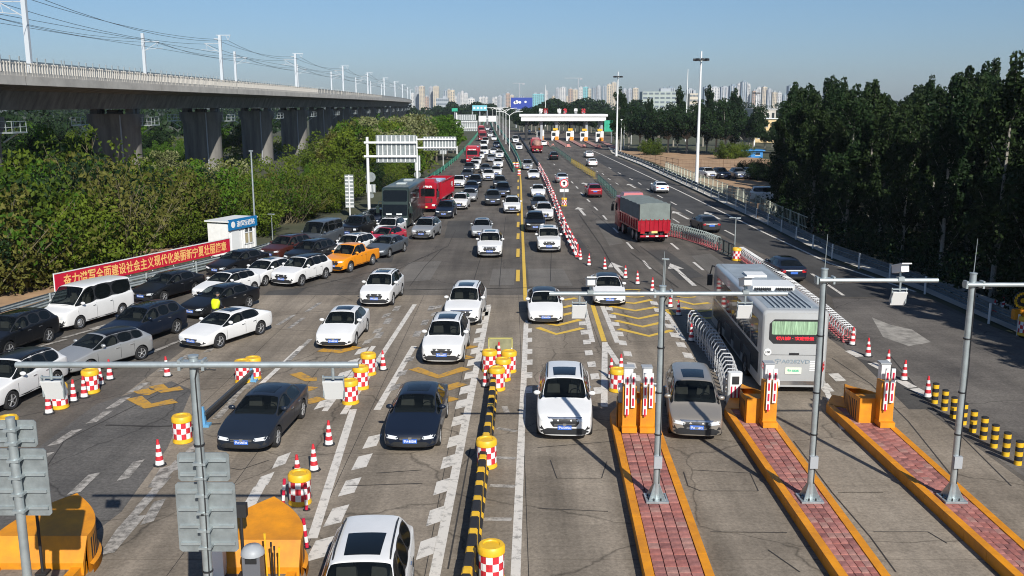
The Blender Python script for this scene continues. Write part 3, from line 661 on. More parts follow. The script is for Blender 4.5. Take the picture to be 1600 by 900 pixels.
def build_tarp_truck():
    root = obj('tipper_truck', None); truck_chassis(root, 8.6, (3.2, 1.6, -2.0, -3.35)); truck_cab(root, 'truckred', x=3.6)
    cargo(root, -4.6, 2.1, 1.0, 2.02, 'truckred'); truck_rear(root, -4.65, 'truckred')
    t = MB(); n = 10                              # tarpaulin: side skirts, slightly sagging ridge between bows
    rows = []
    for i in range(n + 1):
        x = -4.68 + 6.85 * i / n; sag = .03 * math.cos(i * math.pi)
        rows.append([(x, s * 1.33, 1.93) for s in (-1,)] + [(x, -1.30, 3.22 + sag), (x, -.6, 3.30 + sag), (x, .6, 3.30 + sag), (x, 1.30, 3.22 + sag), (x, 1.33, 1.93)])
    vs = [p for r_ in rows for p in r_]
    t.add(vs, [(i * 6 + j, i * 6 + j + 1, (i + 1) * 6 + j + 1, (i + 1) * 6 + j) for i in range(n) for j in range(5)] + [(0, 1, 2, 3, 4, 5)[::-1], tuple(n * 6 + k for k in range(6))])
    t.build('tarpaulin', mat('grey_tarpaulin', (.165, .195, .185), .75, noise=.16, scale=1.5, bump=.4), root, smooth=True)
    fr = MB()
    for sg in (-1, 1): fr.tube((-4.72, sg * 1.30, 2.0), (-4.72, sg * 1.30, 3.22), .035)
    fr.build('tarpaulin_post', M_TRIM, root); return root
def build_stake_truck():
    root = obj('cargo_truck', None); truck_chassis(root, 11.4, (4.6, 2.8, -2.6, -3.95)); truck_cab(root, 'truckred', x=4.9, lettering='联运物流')
    bx = cargo(root, -5.8, 3.4, 1.2, 3.05, 'truckred'); truck_rear(root, -5.85, 'truckred')
    MB().box((1.2, .4, 3.10), (3.6, 1.5, .16)).build('load_cover', mat('white_blue_sheet', (.72, .76, .80), .6, noise=.9, scale=.9, col2=(.10, .30, .55)), root)
    text('lettering', '平安', .7, M_WHITE, bx, face_mat((-3.9, 1.36, 2.2), (-1, 0, 0), (0, 0, 1)), .003, .01)
    return root
def build_loaded_truck():
    root = obj('lorry', None); truck_chassis(root, 8.0, (3.0, -2.0, -3.3)); truck_cab(root, 'maroon', x=3.3)
    cargo(root, -4.2, 1.9, 1.15, 1.8, 'maroon'); truck_rear(root, -4.25, 'maroon')
    rng = random.Random(3)
    bm = bmesh.new(); bmesh.ops.create_icosphere(bm, subdivisions=3, radius=1)
    for v in bm.verts:
        v.co = Vector((v.co.x * 2.7 - 1.2, v.co.y * 1.15, max(v.co.z, -.4) * 1.15 + 2.0)) + Vector([rng.uniform(-.06, .06) for _ in range(3)])
    me = bpy.data.meshes.new('load'); bm.to_mesh(me); bm.free(); me.materials.append(mat('pink_load', (.40, .22, .17), .8, noise=.4, scale=2)); obj('load', me, root)
    return root
# ---------------------------------------------------------------- ground, road surfaces, markings
def sheet(name, pts, z, m, parent=None, kind=None):
    bm = bmesh.new(); vs = [bm.verts.new((p[0], p[1], z)) for p in pts]; f = bm.faces.new(vs)
    bm.normal_update()
    if f.normal.z < 0: f.normal_flip()
    bmesh.ops.triangulate(bm, faces=[f]); me = bpy.data.meshes.new(name); bm.to_mesh(me); bm.free(); me.materials.append(m)
    return obj(name, me, parent, kind=kind)
def P(*pp): return [G(*p) for p in pp]
sheet('ground', [(-6000, -300), (6000, -300), (6000, 9000), (-6000, 9000)], -.10, M_EARTH, kind='structure')
LEFT_EDGE = [(-60, 520), (0, 503), (80, 478), (230, 445), (375, 409), (460, 382), (530, 361), (585, 335), (640, 303), (690, 268), (715, 247), (733, 226), (743, 213), (750, 203), (755, 195), (758, 188), (759, 181)]
RIGHT_EDGE = [(1640, 545), (1545, 508), (1445, 462), (1300, 407), (1200, 355), (1100, 306), (1000, 259), (956, 241), (950, 230)]
road_pts = [Vector((-34, -20, 0)), Vector((-34, 30, 0))] + P(*LEFT_EDGE) + P((773, 181), (777, 187), (790, 197), (800, 204), (815, 206), (835, 203), (900, 206), (962, 214)) + P(*RIGHT_EDGE[::-1]) + [Vector((27, 30, 0)), Vector((27, -20, 0))]
ROAD = sheet('road', road_pts, 0, M_ASPH, kind='structure')
sheet('verge', P((948, 226), (956, 239), (1000, 257), (1100, 303), (1200, 351), (1300, 402), (1445, 455), (1640, 540), (1660, 505), (1445, 428), (1300, 380), (1200, 335), (1100, 290), (1010, 252), (965, 236), (955, 225)), -.03, M_CONCL, kind='structure')
sheet('dirt_lot', P((962, 234), (1000, 236), (1120, 240), (1215, 250), (1260, 290), (1290, 350), (1300, 372), (1190, 328), (1100, 287), (1015, 251)), -.05, M_DIRT, kind='structure')
sheet('bare_earth', [(-75, 38), (-28, 45), (-26, 70), (-24, 120), (-62, 120), (-75, 80)], -.07, M_DIRT, kind='structure')
sheet('new_asphalt_lane', P((936, 243), (956, 243), (1000, 262), (1100, 310), (1200, 362), (1300, 415), (1420, 464), (1300, 464), (1200, 400), (1145, 376), (1095, 350), (1045, 320), (985, 286), (950, 262), (925, 247)), .005, M_ASPHD, ROAD)
sheet('rippled_lane', P((1300, 466), (1440, 466), (1545, 512), (1660, 560), (1760, 640), (1640, 800), (1600, 745), (1470, 655), (1320, 545)), .005, M_ASPHR, ROAD)
sheet('dark_patch', P((-70, 800), (60, 700), (150, 632), (268, 596), (300, 610), (262, 700), (190, 800), (60, 900)), .013, road_mat('old_asphalt', (.115, .108, .100), (.08, .076, .072), (.15, .14, .128), grain=1.5), ROAD)
sheet('pale_patch', P((1362, 496), (1392, 508), (1425, 515), (1455, 535), (1420, 541), (1380, 527)), .009, mat('chalky_paint', (.30, .28, .25), .8, noise=.5, scale=1.5), ROAD)
# concrete slabs of the toll lanes, joints left open
PAVING = sheet('concrete_joint_bed', [(-15.2, 12), (15.4, 12), (15.4, 54.2), (-15.2, 54.2)], .002, M_JOINT, kind='structure')
rng = random.Random(11)
XE = [-15.2, -11.7, -8.3, -5.25, -2.1, .40, 4.15, 8.1, 12.0, 15.4]; slab = MB().box((0, 0, 0), (1, 4.665, .012)).mesh('concrete_slab', M_CONC)
for xa_, xb_ in zip(XE[:-1], XE[1:]):
    for r_ in range(9):
        o = obj('concrete_slab', slab, PAVING, ((xa_ + xb_) / 2, 12 + r_ * 4.69 + 2.345, .004 + rng.uniform(-.0008, .0008))); o.scale = (xb_ - xa_ - .022, 1, 1)
MZ = .0150
MK = [0]
def mz():
    MK[0] += 1; return MZ + (MK[0] % 45) * .0003
def quad_mark(name, pts, m): return sheet(name, pts, mz(), m, ROAD)
def line_mark(name, a, b, w_, m, z=None):
    A, B = G(*a), G(*b); d = (B - A).normalized(); s = Vector((d.y, -d.x, 0)) * w_ / 2
    return sheet(name, [A - s, A + s, B + s, B - s], mz() if z is None else z, m, ROAD)
def poly_mark(name, pix, w_, m):
    b_ = MB(); Q = [G(*p) for p in pix]; MZ = mz()
    for i in range(len(Q) - 1):
        A, B = Q[i], Q[i + 1]; d = (B - A).normalized(); s = Vector((d.y, -d.x, 0)) * w_ / 2
        d1 = d if i == len(Q) - 2 else ((Q[i + 2] - B).normalized() + d).normalized(); d0 = d if i == 0 else ((A - Q[i - 1]).normalized() + d).normalized()
        s0, s1 = Vector((d0.y, -d0.x, 0)) * w_ / 2, Vector((d1.y, -d1.x, 0)) * w_ / 2
        b_.add([(*(A - s0)[:2], MZ), (*(A + s0)[:2], MZ), (*(B + s1)[:2], MZ), (*(B - s1)[:2], MZ)], [(0, 1, 2, 3)])
    return b_.build(name, m, ROAD)
for a, b, w_ in [((672, 935), (764, 478), .27), ((804, 935), (822, 505), .24), ((488, 842), (552, 640), .27), ((589, 641), (647, 541), .26), ((536, 648), (648, 476), .24), ((507, 643), (584, 541), .22),
                 ((402, 606), (472, 541), .22), ((912, 474), (926, 535), .24), ((941, 478), (965, 536), .26), ((944, 636), (945, 535), .26), ((945, 537), (967, 570), .26), ((1040, 488), (1069, 532), .22),
                 ((822, 505), (764, 478), .0)]:
    if w_: line_mark('solid_line', a, b, w_, M_WHITE_L)
for a, b in [((1430, 456), (1295, 411)), ((1295, 411), (1200, 366.5)), ((1200, 366.5), (1060, 298)), ((1060, 298), (941, 242)), ((941, 242), (925, 235)), ((822, 460), (905, 300))][:5]: line_mark('edge_line', a, b, .22, M_WHITE_L)
line_mark('edge_line', (1318, 462), (1268, 428), .2, M_WHITE_L)
line_mark('yellow_line', (944, 534), (926, 477), .24, M_YEL_L)
poly_mark('yellow_centre_line', [(821, 470), (818, 400), (815.5, 340), (814, 290), (812, 262)], .22, M_YEL_L)
poly_mark('white_edge_line', [(812, 262), (808, 245), (800, 228), (790, 214)], .2, M_WHITE_L)
for y0, y1 in ((422, 440), (389, 402), (365, 374), (347, 355), (330, 337), (315, 321), (303, 308), (291, 296), (281, 285), (272, 275)):
    k = (y0 - 270) / 150; line_mark('yellow_dash', (810.5 - .5 * k - .5, y0), (810 - .8 * k - .3, y1), .25, M_YEL_L)
# staggered deceleration dashes beside the toll lanes: (pixel, width m, length m, shear)
def dashes(name, pix, w_, l_, m, toward, shear=.35):
    for p in pix:
        c_ = G(*p); t = G(*toward); d = (t - c_).normalized(); s = Vector((d.y, -d.x, 0))
        quad_mark(name, [c_ - s * w_ / 2 - d * (l_ / 2 + shear / 2), c_ + s * w_ / 2 - d * (l_ / 2 - shear / 2), c_ + s * w_ / 2 + d * (l_ / 2 + shear / 2), c_ - s * w_ / 2 + d * (l_ / 2 - shear / 2)], m)
VPX = (834, 172)
dashes('deceleration_dash', [(667, 857), (681, 807), (691, 761), (701, 722), (710, 690), (716, 658), (721, 632), (727, 610), (734, 587), (738, 567), (743, 549), (747, 532), (750, 517), (753, 504), (757, 491), (760, 480)], .40, 1.0, M_WHITE_L, VPX)
dashes('deceleration_dash', [(500, 858), (526, 806), (547, 761), (566, 722), (582, 690)], .42, 1.15, M_WHITE_L, VPX, .3)
dashes('deceleration_dash', [(506, 631), (521, 609), (537, 586), (550, 567), (565, 549)], .42, 1.0, M_WHITE_L, VPX, .5)
dashes('deceleration_dash', [(592, 524), (606, 502), (620, 482)], .34, 1.3, M_WHITE_W, VPX, .1)
dashes('deceleration_dash', [(575, 534), (590, 517), (604, 493)], .34, .9, M_WHITE_W, VPX, .5)
dashes('deceleration_dash', [(652, 522), (664, 504), (674, 482)], .34, 1.2, M_WHITE_W, VPX, .1)
dashes('deceleration_dash', [(679, 491), (685, 480), (640, 562), (628, 584), (617, 606)], .34, .8, M_WHITE_W, VPX, .4)
dashes('deceleration_dash', [(826, 504), (826, 517), (826, 532), (826, 550), (826, 567), (825.5, 587), (825, 610)], .34, .85, M_WHITE_L, VPX, .12)
dashes('deceleration_dash', [(907, 494), (910, 506), (913, 520), (917, 535), (920, 552), (929.5, 589), (924.5, 570), (935, 611)], .36, .85, M_WHITE_L, VPX, .1)
dashes('deceleration_dash', [(952, 483), (957, 495), (962, 507), (968, 522), (973, 536), (980.5, 553), (987, 571), (994, 591)], .36, .85, M_WHITE_L, (870, 172), -.15)
dashes('deceleration_dash', [(1022, 474), (1028, 485), (1037, 497), (1046, 510), (1054, 524), (1064, 539), (1075, 556), (1086.5, 572)], .40, .95, M_WHITE_L, (880, 172), -.2)
dashes('lane_dash', [(440, 720), (413, 752), (402, 768), (390, 790)], .34, 1.0, M_WHITE_L, (600, 400), .4)
dashes('lane_dash', [(156, 652), (185, 630), (217, 606), (262, 574), (288, 560), (330, 545)], .30, 1.3, M_WHITE_W, (420, 470), .2)
dashes('lane_dash', [(56, 722), (102, 684), (132, 756), (240, 800), (180, 845), (250, 745), (205, 735)], .30, 1.5, M_WHITE_W, (420, 480), .2)
dashes('worn_line', [(196, 835), (215, 800), (240, 770), (262, 740), (288, 716), (352, 640), (372, 615), (395, 596)], .26, 2.2, M_WHITE_W, (500, 480), .1)
dashes('worn_line', [(70, 540), (130, 520), (170, 507), (235, 552), (262, 541), (300, 525), (455, 560), (475, 540), (447, 500), (463, 505), (490, 480)], .22, 2.4, M_WHITE_W, (640, 380), .1)
dashes('median_patch', [(790, 640), (792, 672), (787, 716), (785, 760), (778, 812)], .75, .22, M_WHITE_W, (850, 640), .1)
dashes('give_way_mark', [(1290, 606), (1308, 590), (1335, 553), (1372, 573), (1415, 600), (1440, 614)], .45, 1.1, M_WHITE_L, (1180, 470), .1)
line_mark('solid_line', (1318, 672), (1282, 590), .22, M_WHITE_L)
# chevrons across the toll lanes
Z6 = lambda x, y: (840 + x / 6.154, 420 + y / 6.154)
for tri in [((700, 362), (940, 405), (1140, 370)), ((720, 428), (970, 482), (1170, 440)), ((750, 500), (1010, 560), (1190, 520)), ((780, 580), (1070, 650), (1290, 595)), ((830, 325), (930, 335), (1095, 300)),
            ((0, 568), (180, 632), (430, 573)), ((80, 525), (190, 548), (410, 492)), ((230, 450), (250, 445), (345, 425)), ((240, 375), (260, 372), (345, 352)), ((250, 302), (270, 300), (370, 283)),
            ((1340, 305), (1500, 345), (1650, 330)), ((1390, 372), (1560, 412), (1720, 395)), ((1445, 440), (1620, 478), (1790, 462)), ((1250, 395), (1280, 430), (1320, 445))]:
    poly_mark('yellow_chevron', [Z6(*t) for t in tri], .36, M_YEL_L)
for cx, cy in ((905, 215), (940, 262), (1440, 265)):
    ring = [(cx + 95 * math.cos(a * .524), cy + 14 * math.sin(a * .524)) for a in range(1, 12)]
    poly_mark('yellow_lettering', [Z6(*t) for t in ring], .2, M_YEL_L)
Z4 = lambda x, y: (400 + x / 4, 450 + y / 4)
for tri in [((985, 505), (1140, 557), (1315, 503)), ((1165, 637), (1200, 628), (1290, 598)), ((1165, 705), (1195, 702), (1240, 688)), ((400, 390), (520, 402), (635, 370)), ((245, 535), (330, 575), (380, 572)), ((300, 640), (330, 632), (350, 620)), ((310, 720), (350, 710), (410, 690)),
            ((1280, 440), (1310, 438), (1340, 430)), ((1300, 375), (1330, 372), (1360, 362))]:
    poly_mark('ochre_chevron', [Z4(*t) for t in tri], .55, M_YEL_W)
for tri in [((838, 688), (925, 742), (1095, 708)), ((975, 612), (1030, 645), (1135, 628)), ((880, 640), (905, 655), (960, 660))]:
    poly_mark('ochre_chevron', [(t[0] / 4, 450 + t[1] / 4) for t in tri], .60, M_YEL_W)
# dashed lane lines and arrows of the outbound lanes
def seg_dashes(pix, l_, w_=.17):
    for i, p in enumerate(pix):
        q = pix[i + 1] if i + 1 < len(pix) else pix[i - 1]
        c_ = G(*p); d = (G(*q) - c_).normalized(); s = Vector((d.y, -d.x, 0)) * w_ / 2; d = d * l_ / 2
        quad_mark('lane_dash', [c_ - d - s, c_ - d + s, c_ + d + s, c_ + d - s], M_WHITE_L)
seg_dashes([(857, 248), (866, 257), (875, 265.5), (894, 285), (901.5, 293), (909.5, 303), (919.5, 313.5), (931, 326), (945, 340), (962, 360), (984, 384), (1010.5, 414)], 3.6, .2)
seg_dashes([(1054, 385), (1091, 416)], 3.4, .2)
seg_dashes([(942, 272), (952, 280), (964, 287), (1056, 345)], 3.2, .18)
seg_dashes([(953, 263), (968, 271), (986, 280), (999.5, 287), (1014, 297), (1031, 307), (1052.5, 318), (1077, 331), (1140, 364)], 3.6, .2)
seg_dashes([(925, 262), (933, 268)], 3.2, .18)
def arrow(tail, tip, s=1.0):
    A, B = G(*tail), G(*tip); d = (B - A); L_ = d.length; d.normalize(); n = Vector((d.y, -d.x, 0)) * s
    hl = min(L_ * .42, 2.2)
    pts = [A - n * .12, A + n * .12, B - d * hl + n * .12, B - d * hl + n * .45, B, B - d * hl - n * .45, B - d * hl - n * .12]
    quad_mark('lane_arrow', pts, M_WHITE_L)
for t, p in [((914, 337), (903, 324)), ((920.5, 291.5), (911, 285.5)), ((956, 293), (947, 287)), ((993, 294), (981, 287.5)), ((1076, 343), (1051, 330)), ((976, 433), (955, 410)), ((1085, 447), (1047, 412)), ((1153, 428), (1128, 415)), ((1125, 343), (1101, 331)), ((884, 290), (871, 285)), ((980, 441), (974, 434))][:10]:
    arrow(t, p, 1.25)
# repaired patches and long seams
M_PATCH = road_mat('patched_asphalt', (.075, .071, .066), (.058, .055, .052), (.095, .09, .083), cracks=False); M_PATCHL = road_mat('pale_patched_asphalt', (.15, .138, .122), (.12, .11, .098), (.18, .165, .145), cracks=False)
for k_, (poly_, m_) in enumerate([(((560, 395), (618, 392), (612, 410), (548, 412)), M_PATCH), (((700, 345), (735, 345), (733, 372), (694, 372)), M_PATCH), (((880, 372), (905, 372), (925, 398), (896, 400)), M_PATCH), (((930, 345), (948, 344), (975, 380), (952, 384)), M_PATCHL), (((1010, 392), (1040, 390), (1100, 432), (1062, 438)), M_PATCH),
                              (((770, 420), (805, 420), (803, 446), (764, 446)), M_PATCHL), (((1080, 400), (1110, 396), (1170, 440), (1130, 448)), M_PATCHL), (((420, 455), (480, 449), (452, 470), (388, 478)), M_PATCH), (((825, 420), (880, 420), (895, 447), (826, 447)), M_PATCHL), (((640, 410), (690, 408), (672, 438), (612, 442)), M_PATCHL), (((1340, 560), (1400, 575), (1470, 640), (1420, 640)), M_PATCH)]):
    sheet('asphalt_patch', P(*poly_), .0065 + .0004 * k_, m_, ROAD)
# tar-filled cracks and a drain slot
for pix in [((470, 452), (560, 430), (640, 412), (700, 385), (712, 360)), ((640, 448), (665, 415), (690, 390)), ((905, 335), (940, 385), (960, 420)), ((985, 395), (1060, 450)), ((740, 440), (752, 400), (764, 350)), ((1000, 385), (1050, 420), (1110, 455)), ((560, 452), (600, 432), (660, 402)), ((780, 448), (786, 380), (790, 340)), ((925, 330), (1000, 395)), ((1300, 560), (1360, 600), (1420, 660), (1500, 760)), ((1390, 555), (1460, 640), (1580, 760)), ((860, 440), (862, 380), (850, 330)), ((60, 620), (130, 590), (240, 560)), ((700, 890), (735, 700)), ((588, 740), (660, 735)), ((540, 760), (660, 756))]:
    poly_mark('seam', pix, .045, M_JOINT)
for pix in [((170, 664), (230, 668), (300, 664), (345, 662)), ((400, 425), (470, 430), (560, 445)), ((840, 700), (960, 690)), ((812, 638), (945, 640)), ((1090, 645), (1140, 650)), ((860, 720), (870, 748), (940, 748), (948, 722)), ((840, 795), (950, 800)), ((1068, 738), (1075, 760), (1095, 768), (1185, 768), (1172, 740), (1080, 735)), ((1110, 832), (1230, 833)),
            ((1240, 690), (1300, 770), (1360, 840), (1400, 895)), ((1310, 770), (1380, 770)), ((1365, 832), (1450, 832), (1480, 850)), ((1200, 860), (1250, 895)), ((350, 730), (375, 735), (420, 720)), ((60, 750), (100, 690), (200, 640), (330, 575)), ((800, 610), (880, 612)), ((1040, 455), (1100, 456), (1110, 457))]:
    poly_mark('crack', pix, .035, M_JOINT)
poly_mark('expansion_joint', [(560, 455), (700, 452), (830, 450), (1000, 452)], .10, M_JOINT)
poly_mark('expansion_joint', [(1300, 466), (1440, 466)], .12, M_JOINT)
poly_mark('drain_slot', [(165, 665), (250, 667), (345, 663)], .10, M_JOINT)

# ---------------------------------------------------------------- traffic islands with crash noses, barrier gates and poles
paver_mesh = [MB().box((0, 0, 0), (.366, .264, .06)).mesh('paver', m) for m in M_PAVER]
def island(name_label, Lb, Lt, Rb, Rt, ext_front, nose=True):
    """Kerbed island between its left and right kerb lines (near point b, far point t, in ground coordinates)."""
    Lb, Lt, Rb, Rt = [Vector(p[:2]).to_3d() for p in (Lb, Lt, Rb, Rt)]
    mid = (Lb + Rb) / 2; t = thing('traffic_island', name_label, 'traffic island', mid, 0, 'toll lane traffic islands')
    Hk = .32
    for a, b, sg in ((Lb, Lt, 1), (Rb, Rt, -1)):
        d = (b - a).normalized(); n = Vector((d.y, -d.x, 0)) * sg; k = MB()
        nseg = 12
        for i in range(nseg):
            p, q = a + (b - a) * (i / nseg), a + (b - a) * ((i + 1) / nseg) - d * .012
            pts = [p, p + n * .22, q + n * .22, q]
            if sg < 0: pts = pts[::-1]
            kb = MB().prism([(v - mid) for v in pts], 0, Hk).build('kerb', M_ORANGE, t)
    d = ((Lt + Rt) / 2 - mid); Ln = d.length; d.normalize()
    bed = [(p - mid) for p in (Lb + Vector((.2, 0, 0)), Rb - Vector((.2, 0, 0)), Rt - Vector((.2, 0, 0)), Lt + Vector((.2, 0, 0)))]
    MB().prism(bed, 0, Hk - .075).build('paver_bed', mat('sand_joint', (.05, .028, .024), .95), t)
    rows = int(Ln / .30); count = 0; ang = math.atan2(d.y, d.x) - R(90)
    for r_ in range(rows):
        f = (r_ + .5) / rows; a, b = Lb.lerp(Lt, f) - mid, Rb.lerp(Rt, f) - mid
        u = (b - a); wdt = u.length - .46
        n = 4; u.normalize(); c0 = a + u * .23
        for k in range(n):
            pw = wdt / n; p = c0 + u * (pw * (k + .5))
            o = obj('paver', paver_mesh[rng.choice((0, 1, 2, 2, 3, 3, 4, 4))], t, (p.x, p.y, Hk - .05 + rng.uniform(-.010, .007)), ang + rng.uniform(-.02, .02)); o.scale = (pw / .40, 1.0, 1)
            count += 1
    return t, d, mid
def crash_nose(t, at, d, half_w, length=2.4, height=1.15, rear=.72, plate_from=0):
    """Boat-shaped steel crash shell: curved striped sides meeting in a raised prow, sloping deck plate."""
    n = Vector((d.y, -d.x, 0)); N = 14; base, top = [], []
    for sgn in (1, -1):
        for i in range(N):
            f = i / (N - 1); w_ = half_w * (1 - f ** 2.3); hgt = height * (rear + (1 - rear) * f ** 1.6) + (.14 if plate_from else 0) * f ** 6
            base.append((sgn, at + d * length * f + n * sgn * w_)); top.append(hgt)
    sh = MB(); SLOT = MB()
    for k in (0, 1):
        o_ = k * N
        for i in range(N - 1):
            p, q = base[o_ + i][1], base[o_ + i + 1][1]; zt, zu = top[o_ + i], top[o_ + i + 1]
            s_ = n * (1 if k == 0 else -1) * .035
            sh.add([p, q, q + Vector((0, 0, zu)), p + Vector((0, 0, zt)), p - s_, q - s_, q - s_ + Vector((0, 0, zu)), p - s_ + Vector((0, 0, zt))], [(0, 1, 2, 3), (7, 6, 5, 4), (3, 2, 6, 7)])
            if i > 0 and i < N - 1:
                a, b = p.lerp(q, .18) + s_ * .12, p.lerp(q, .60) + s_ * .12
                SLOT.add([a + Vector((0, 0, .28)), b + Vector((0, 0, .28)), b + Vector((0, 0, zu * .86)), a + Vector((0, 0, zt * .86)), a - s_ * .4 + Vector((0, 0, .28)), b - s_ * .4 + Vector((0, 0, .28)), b - s_ * .4 + Vector((0, 0, zu * .86)), a - s_ * .4 + Vector((0, 0, zt * .86))], [(0, 1, 2, 3), (7, 6, 5, 4), (0, 4, 5, 1), (2, 6, 7, 3), (1, 5, 6, 2), (0, 3, 7, 4)])
    o = sh.build('crash_nose', M_ORANGE, t, smooth=True); SLOT.build('black_stripe', M_BLACK, o)
    pl = MB(); up = Vector((0, 0, 1))                   # deck plate from the prow down to the island
    f0 = .35
    Lp = [base[i][1] + up * (top[i] + .004) for i in range(N)]; Rp = [base[N + i][1] + up * (top[N + i] + .004) for i in range(N)]
    vs = []
    for i in range(N):
        vs += [Lp[i], Rp[i]]
    pl.add(vs, [(2 * i, 2 * i + 2, 2 * i + 3, 2 * i + 1) for i in range(plate_from, N - 1)])
    a, b = Lp[0], Rp[0]; bk = -d * .32
    if not plate_from: pl.add([a, b, b + bk + Vector((0, 0, -height * .45)), a + bk + Vector((0, 0, -height * .45)), a + bk * .99 - up * (top[0] - .1), b + bk * .99 - up * (top[0] - .1)], [(0, 1, 2, 3), (3, 2, 5, 4), (0, 3, 4), (1, 5, 2)])
    pl.build('nose_plate', M_ORANGE, o)
    rim = MB()
    for k in (0, 1):
        for i in range(N - 1):
            p, q = base[k * N + i][1], base[k * N + i + 1][1]; s_ = n * (1 if k == 0 else -1) * .09
            rim.add([p, q, q + s_, p + s_, p + up * .26, q + up * .26, q + s_ + up * .22, p + s_ + up * .22], [(4, 5, 6, 7), (3, 2, 6, 7)[::-1], (2, 3, 7, 6), (0, 1, 2, 3)[::-1]])
    rim.build('base_skirt', M_ORANGE, o); return o
def gate(label, base, d, side, z0=.32):
    """Boom gate: white cabinet head on an orange plinth with the two-piece red and white boom folded down."""
    t = thing('boom_gate', label, 'boom gate', (base.x, base.y, z0), math.atan2(d.y, d.x) - R(90), 'boom gates on the toll islands')
    MB().box((0, 0, .78), (.46, .46, 1.56)).box((0, -.12, .09), (.50, .60, .18)).build('plinth', M_ORANGE, t)
    MB().box((side * .02, .28, 1.78), (.30, .30, .62)).build('cabinet', M_WHITEM, t)
    MB().tube((side * .22, .20, 1.40), (side * .36, .20, 1.40), .16, 16).build('hub', M_WHITEM, t)
    for k, (xx, zt, zb) in enumerate(((-.10, 2.06, .62), (.10, 2.06, .86))):
        bm_ = MB().box((xx, -.30, (zt + zb) / 2), (.13, .06, zt - zb)).build('boom', M_WHITEM, t)
        for q in range(4 - k):
            MB().box((xx, -.335, zt - .26 - q * .37), (.062, .012, .26)).build('red_stripe', M_REDP, bm_)
    MB().box((side * .28, .30, 1.02), (.10, .16, .5)).build('lamp_housing', M_GREY, t); MB().box((0, .28, 2.12), (.36, .36, .05)).build('cabinet_lid', M_GREY, t)
    return t
def camera_pole(label, base, z0, H, arm, units, group, rod=True, arm_z=None, d=None):
    """Galvanised pole: base plate with gussets, cross arm (world X offsets), camera and floodlight units on it."""
    t = thing('camera_pole', label, 'camera pole', (base.x, base.y, z0), 0, group)
    MB().tube((0, 0, 0), (0, 0, H), .095, 16, r2=.085).lathe([(.10, H), (.10, H + .03), (0.001, H + .04)], 16).build('pole', M_STEEL, t, smooth=True)
    bp = MB().box((0, 0, .03), (.62, .62, .05)); p_ = bp.build('base_plate', M_STEEL, t)
    gs = MB()
    for k in range(4):
        a = k * math.pi / 2 + .785; c, s = math.cos(a), math.sin(a)
        gs.add([(c * .09 - s * .01, s * .09 + c * .01, .055), (c * .33 - s * .01, s * .33 + c * .01, .055), (c * .09 - s * .01, s * .09 + c * .01, .50), (c * .09 + s * .01, s * .09 - c * .01, .055), (c * .33 + s * .01, s * .33 - c * .01, .055), (c * .09 + s * .01, s * .09 - c * .01, .50)], [(0, 1, 2), (5, 4, 3), (1, 4, 5, 2), (0, 3, 4, 1)])
    gs.build('gusset', M_STEEL, p_)
    for k in range(8):
        a = k * math.pi / 4 + .39; MB().tube((.25 * math.cos(a), .25 * math.sin(a), .055), (.25 * math.cos(a), .25 * math.sin(a), .12), .022, 6).build('bolt', M_TRIM, p_)
    if rod: MB().tube((0, 0, H), (.02, 0, H + .95), .012, 6, r2=.006).build('lightning_rod', M_STEEL, t)
    az = arm_z if arm_z else H - .12
    a_ = MB().tube((arm[0], -.13, az), (arm[1], -.13, az), .06, 14).build('cross_arm', M_STEEL, t, smooth=True)
    MB().box((0, -.02, az), (.5, .16, .10)).box((-.22, -.07, az), (.05, .22, .2)).box((.22, -.07, az), (.05, .22, .2)).build('bracket', M_STEEL, t)
    MB().box((0, -.13, 1.15), (.22, .12, .34)).build('junction_box', M_GREY, t); MB().path([(.05, -.085, .5), (.05, -.088, 1.5), (.07, -.09, H * .6), (.04, -.088, H - .4), (.10, -.14, az - .08), (.45, -.15, az - .09)], .014, 5).build('cable', M_BLACK, t)
    for zb_ in (1.9, 3.1, H * .72): MB().tube((0, 0, zb_), (0, 0, zb_ + .04), .104, 12).build('strap', M_TRIM, t)
    for x, knd in units:
        if 'c' in knd:
            h_ = MB().box((x, -.05, az + .30), (.20, .62, .20), rx=R(-14)).box((x, -.10, az + .42), (.25, .72, .03), rx=R(-14)).build('camera_housing', M_WHITEM, t)
            MB().box((x, .27, az + .22), (.15, .02, .13), rx=R(-14)).build('lens', M_GLASS, h_)
            MB().tube((x, -.10, az), (x, -.08, az + .22), .03, 8).box((x, -.13, az + .05), (.16, .16, .10)).build('mount', M_STEEL, t)
        if 'l' in knd:
            q = MB().tube((x, -.13, az), (x, -.13, az - .28), .03, 8); q.box((x - .19, -.10, az - .42), (.02, .04, .42)).box((x + .19, -.10, az - .42), (.02, .04, .42)).box((x, -.13, az - .24), (.40, .05, .03)); q.build('yoke', M_STEEL, t)
            f = MB().box((x, -.02, az - .48), (.34, .14, .34), rx=R(24)).build('floodlight', M_GREY, t)
            MB().box((x, -.11, az - .50), (.38, .02, .42), rx=R(24)).build('rear_frame', M_WHITEM, f)
    return t
IS = []
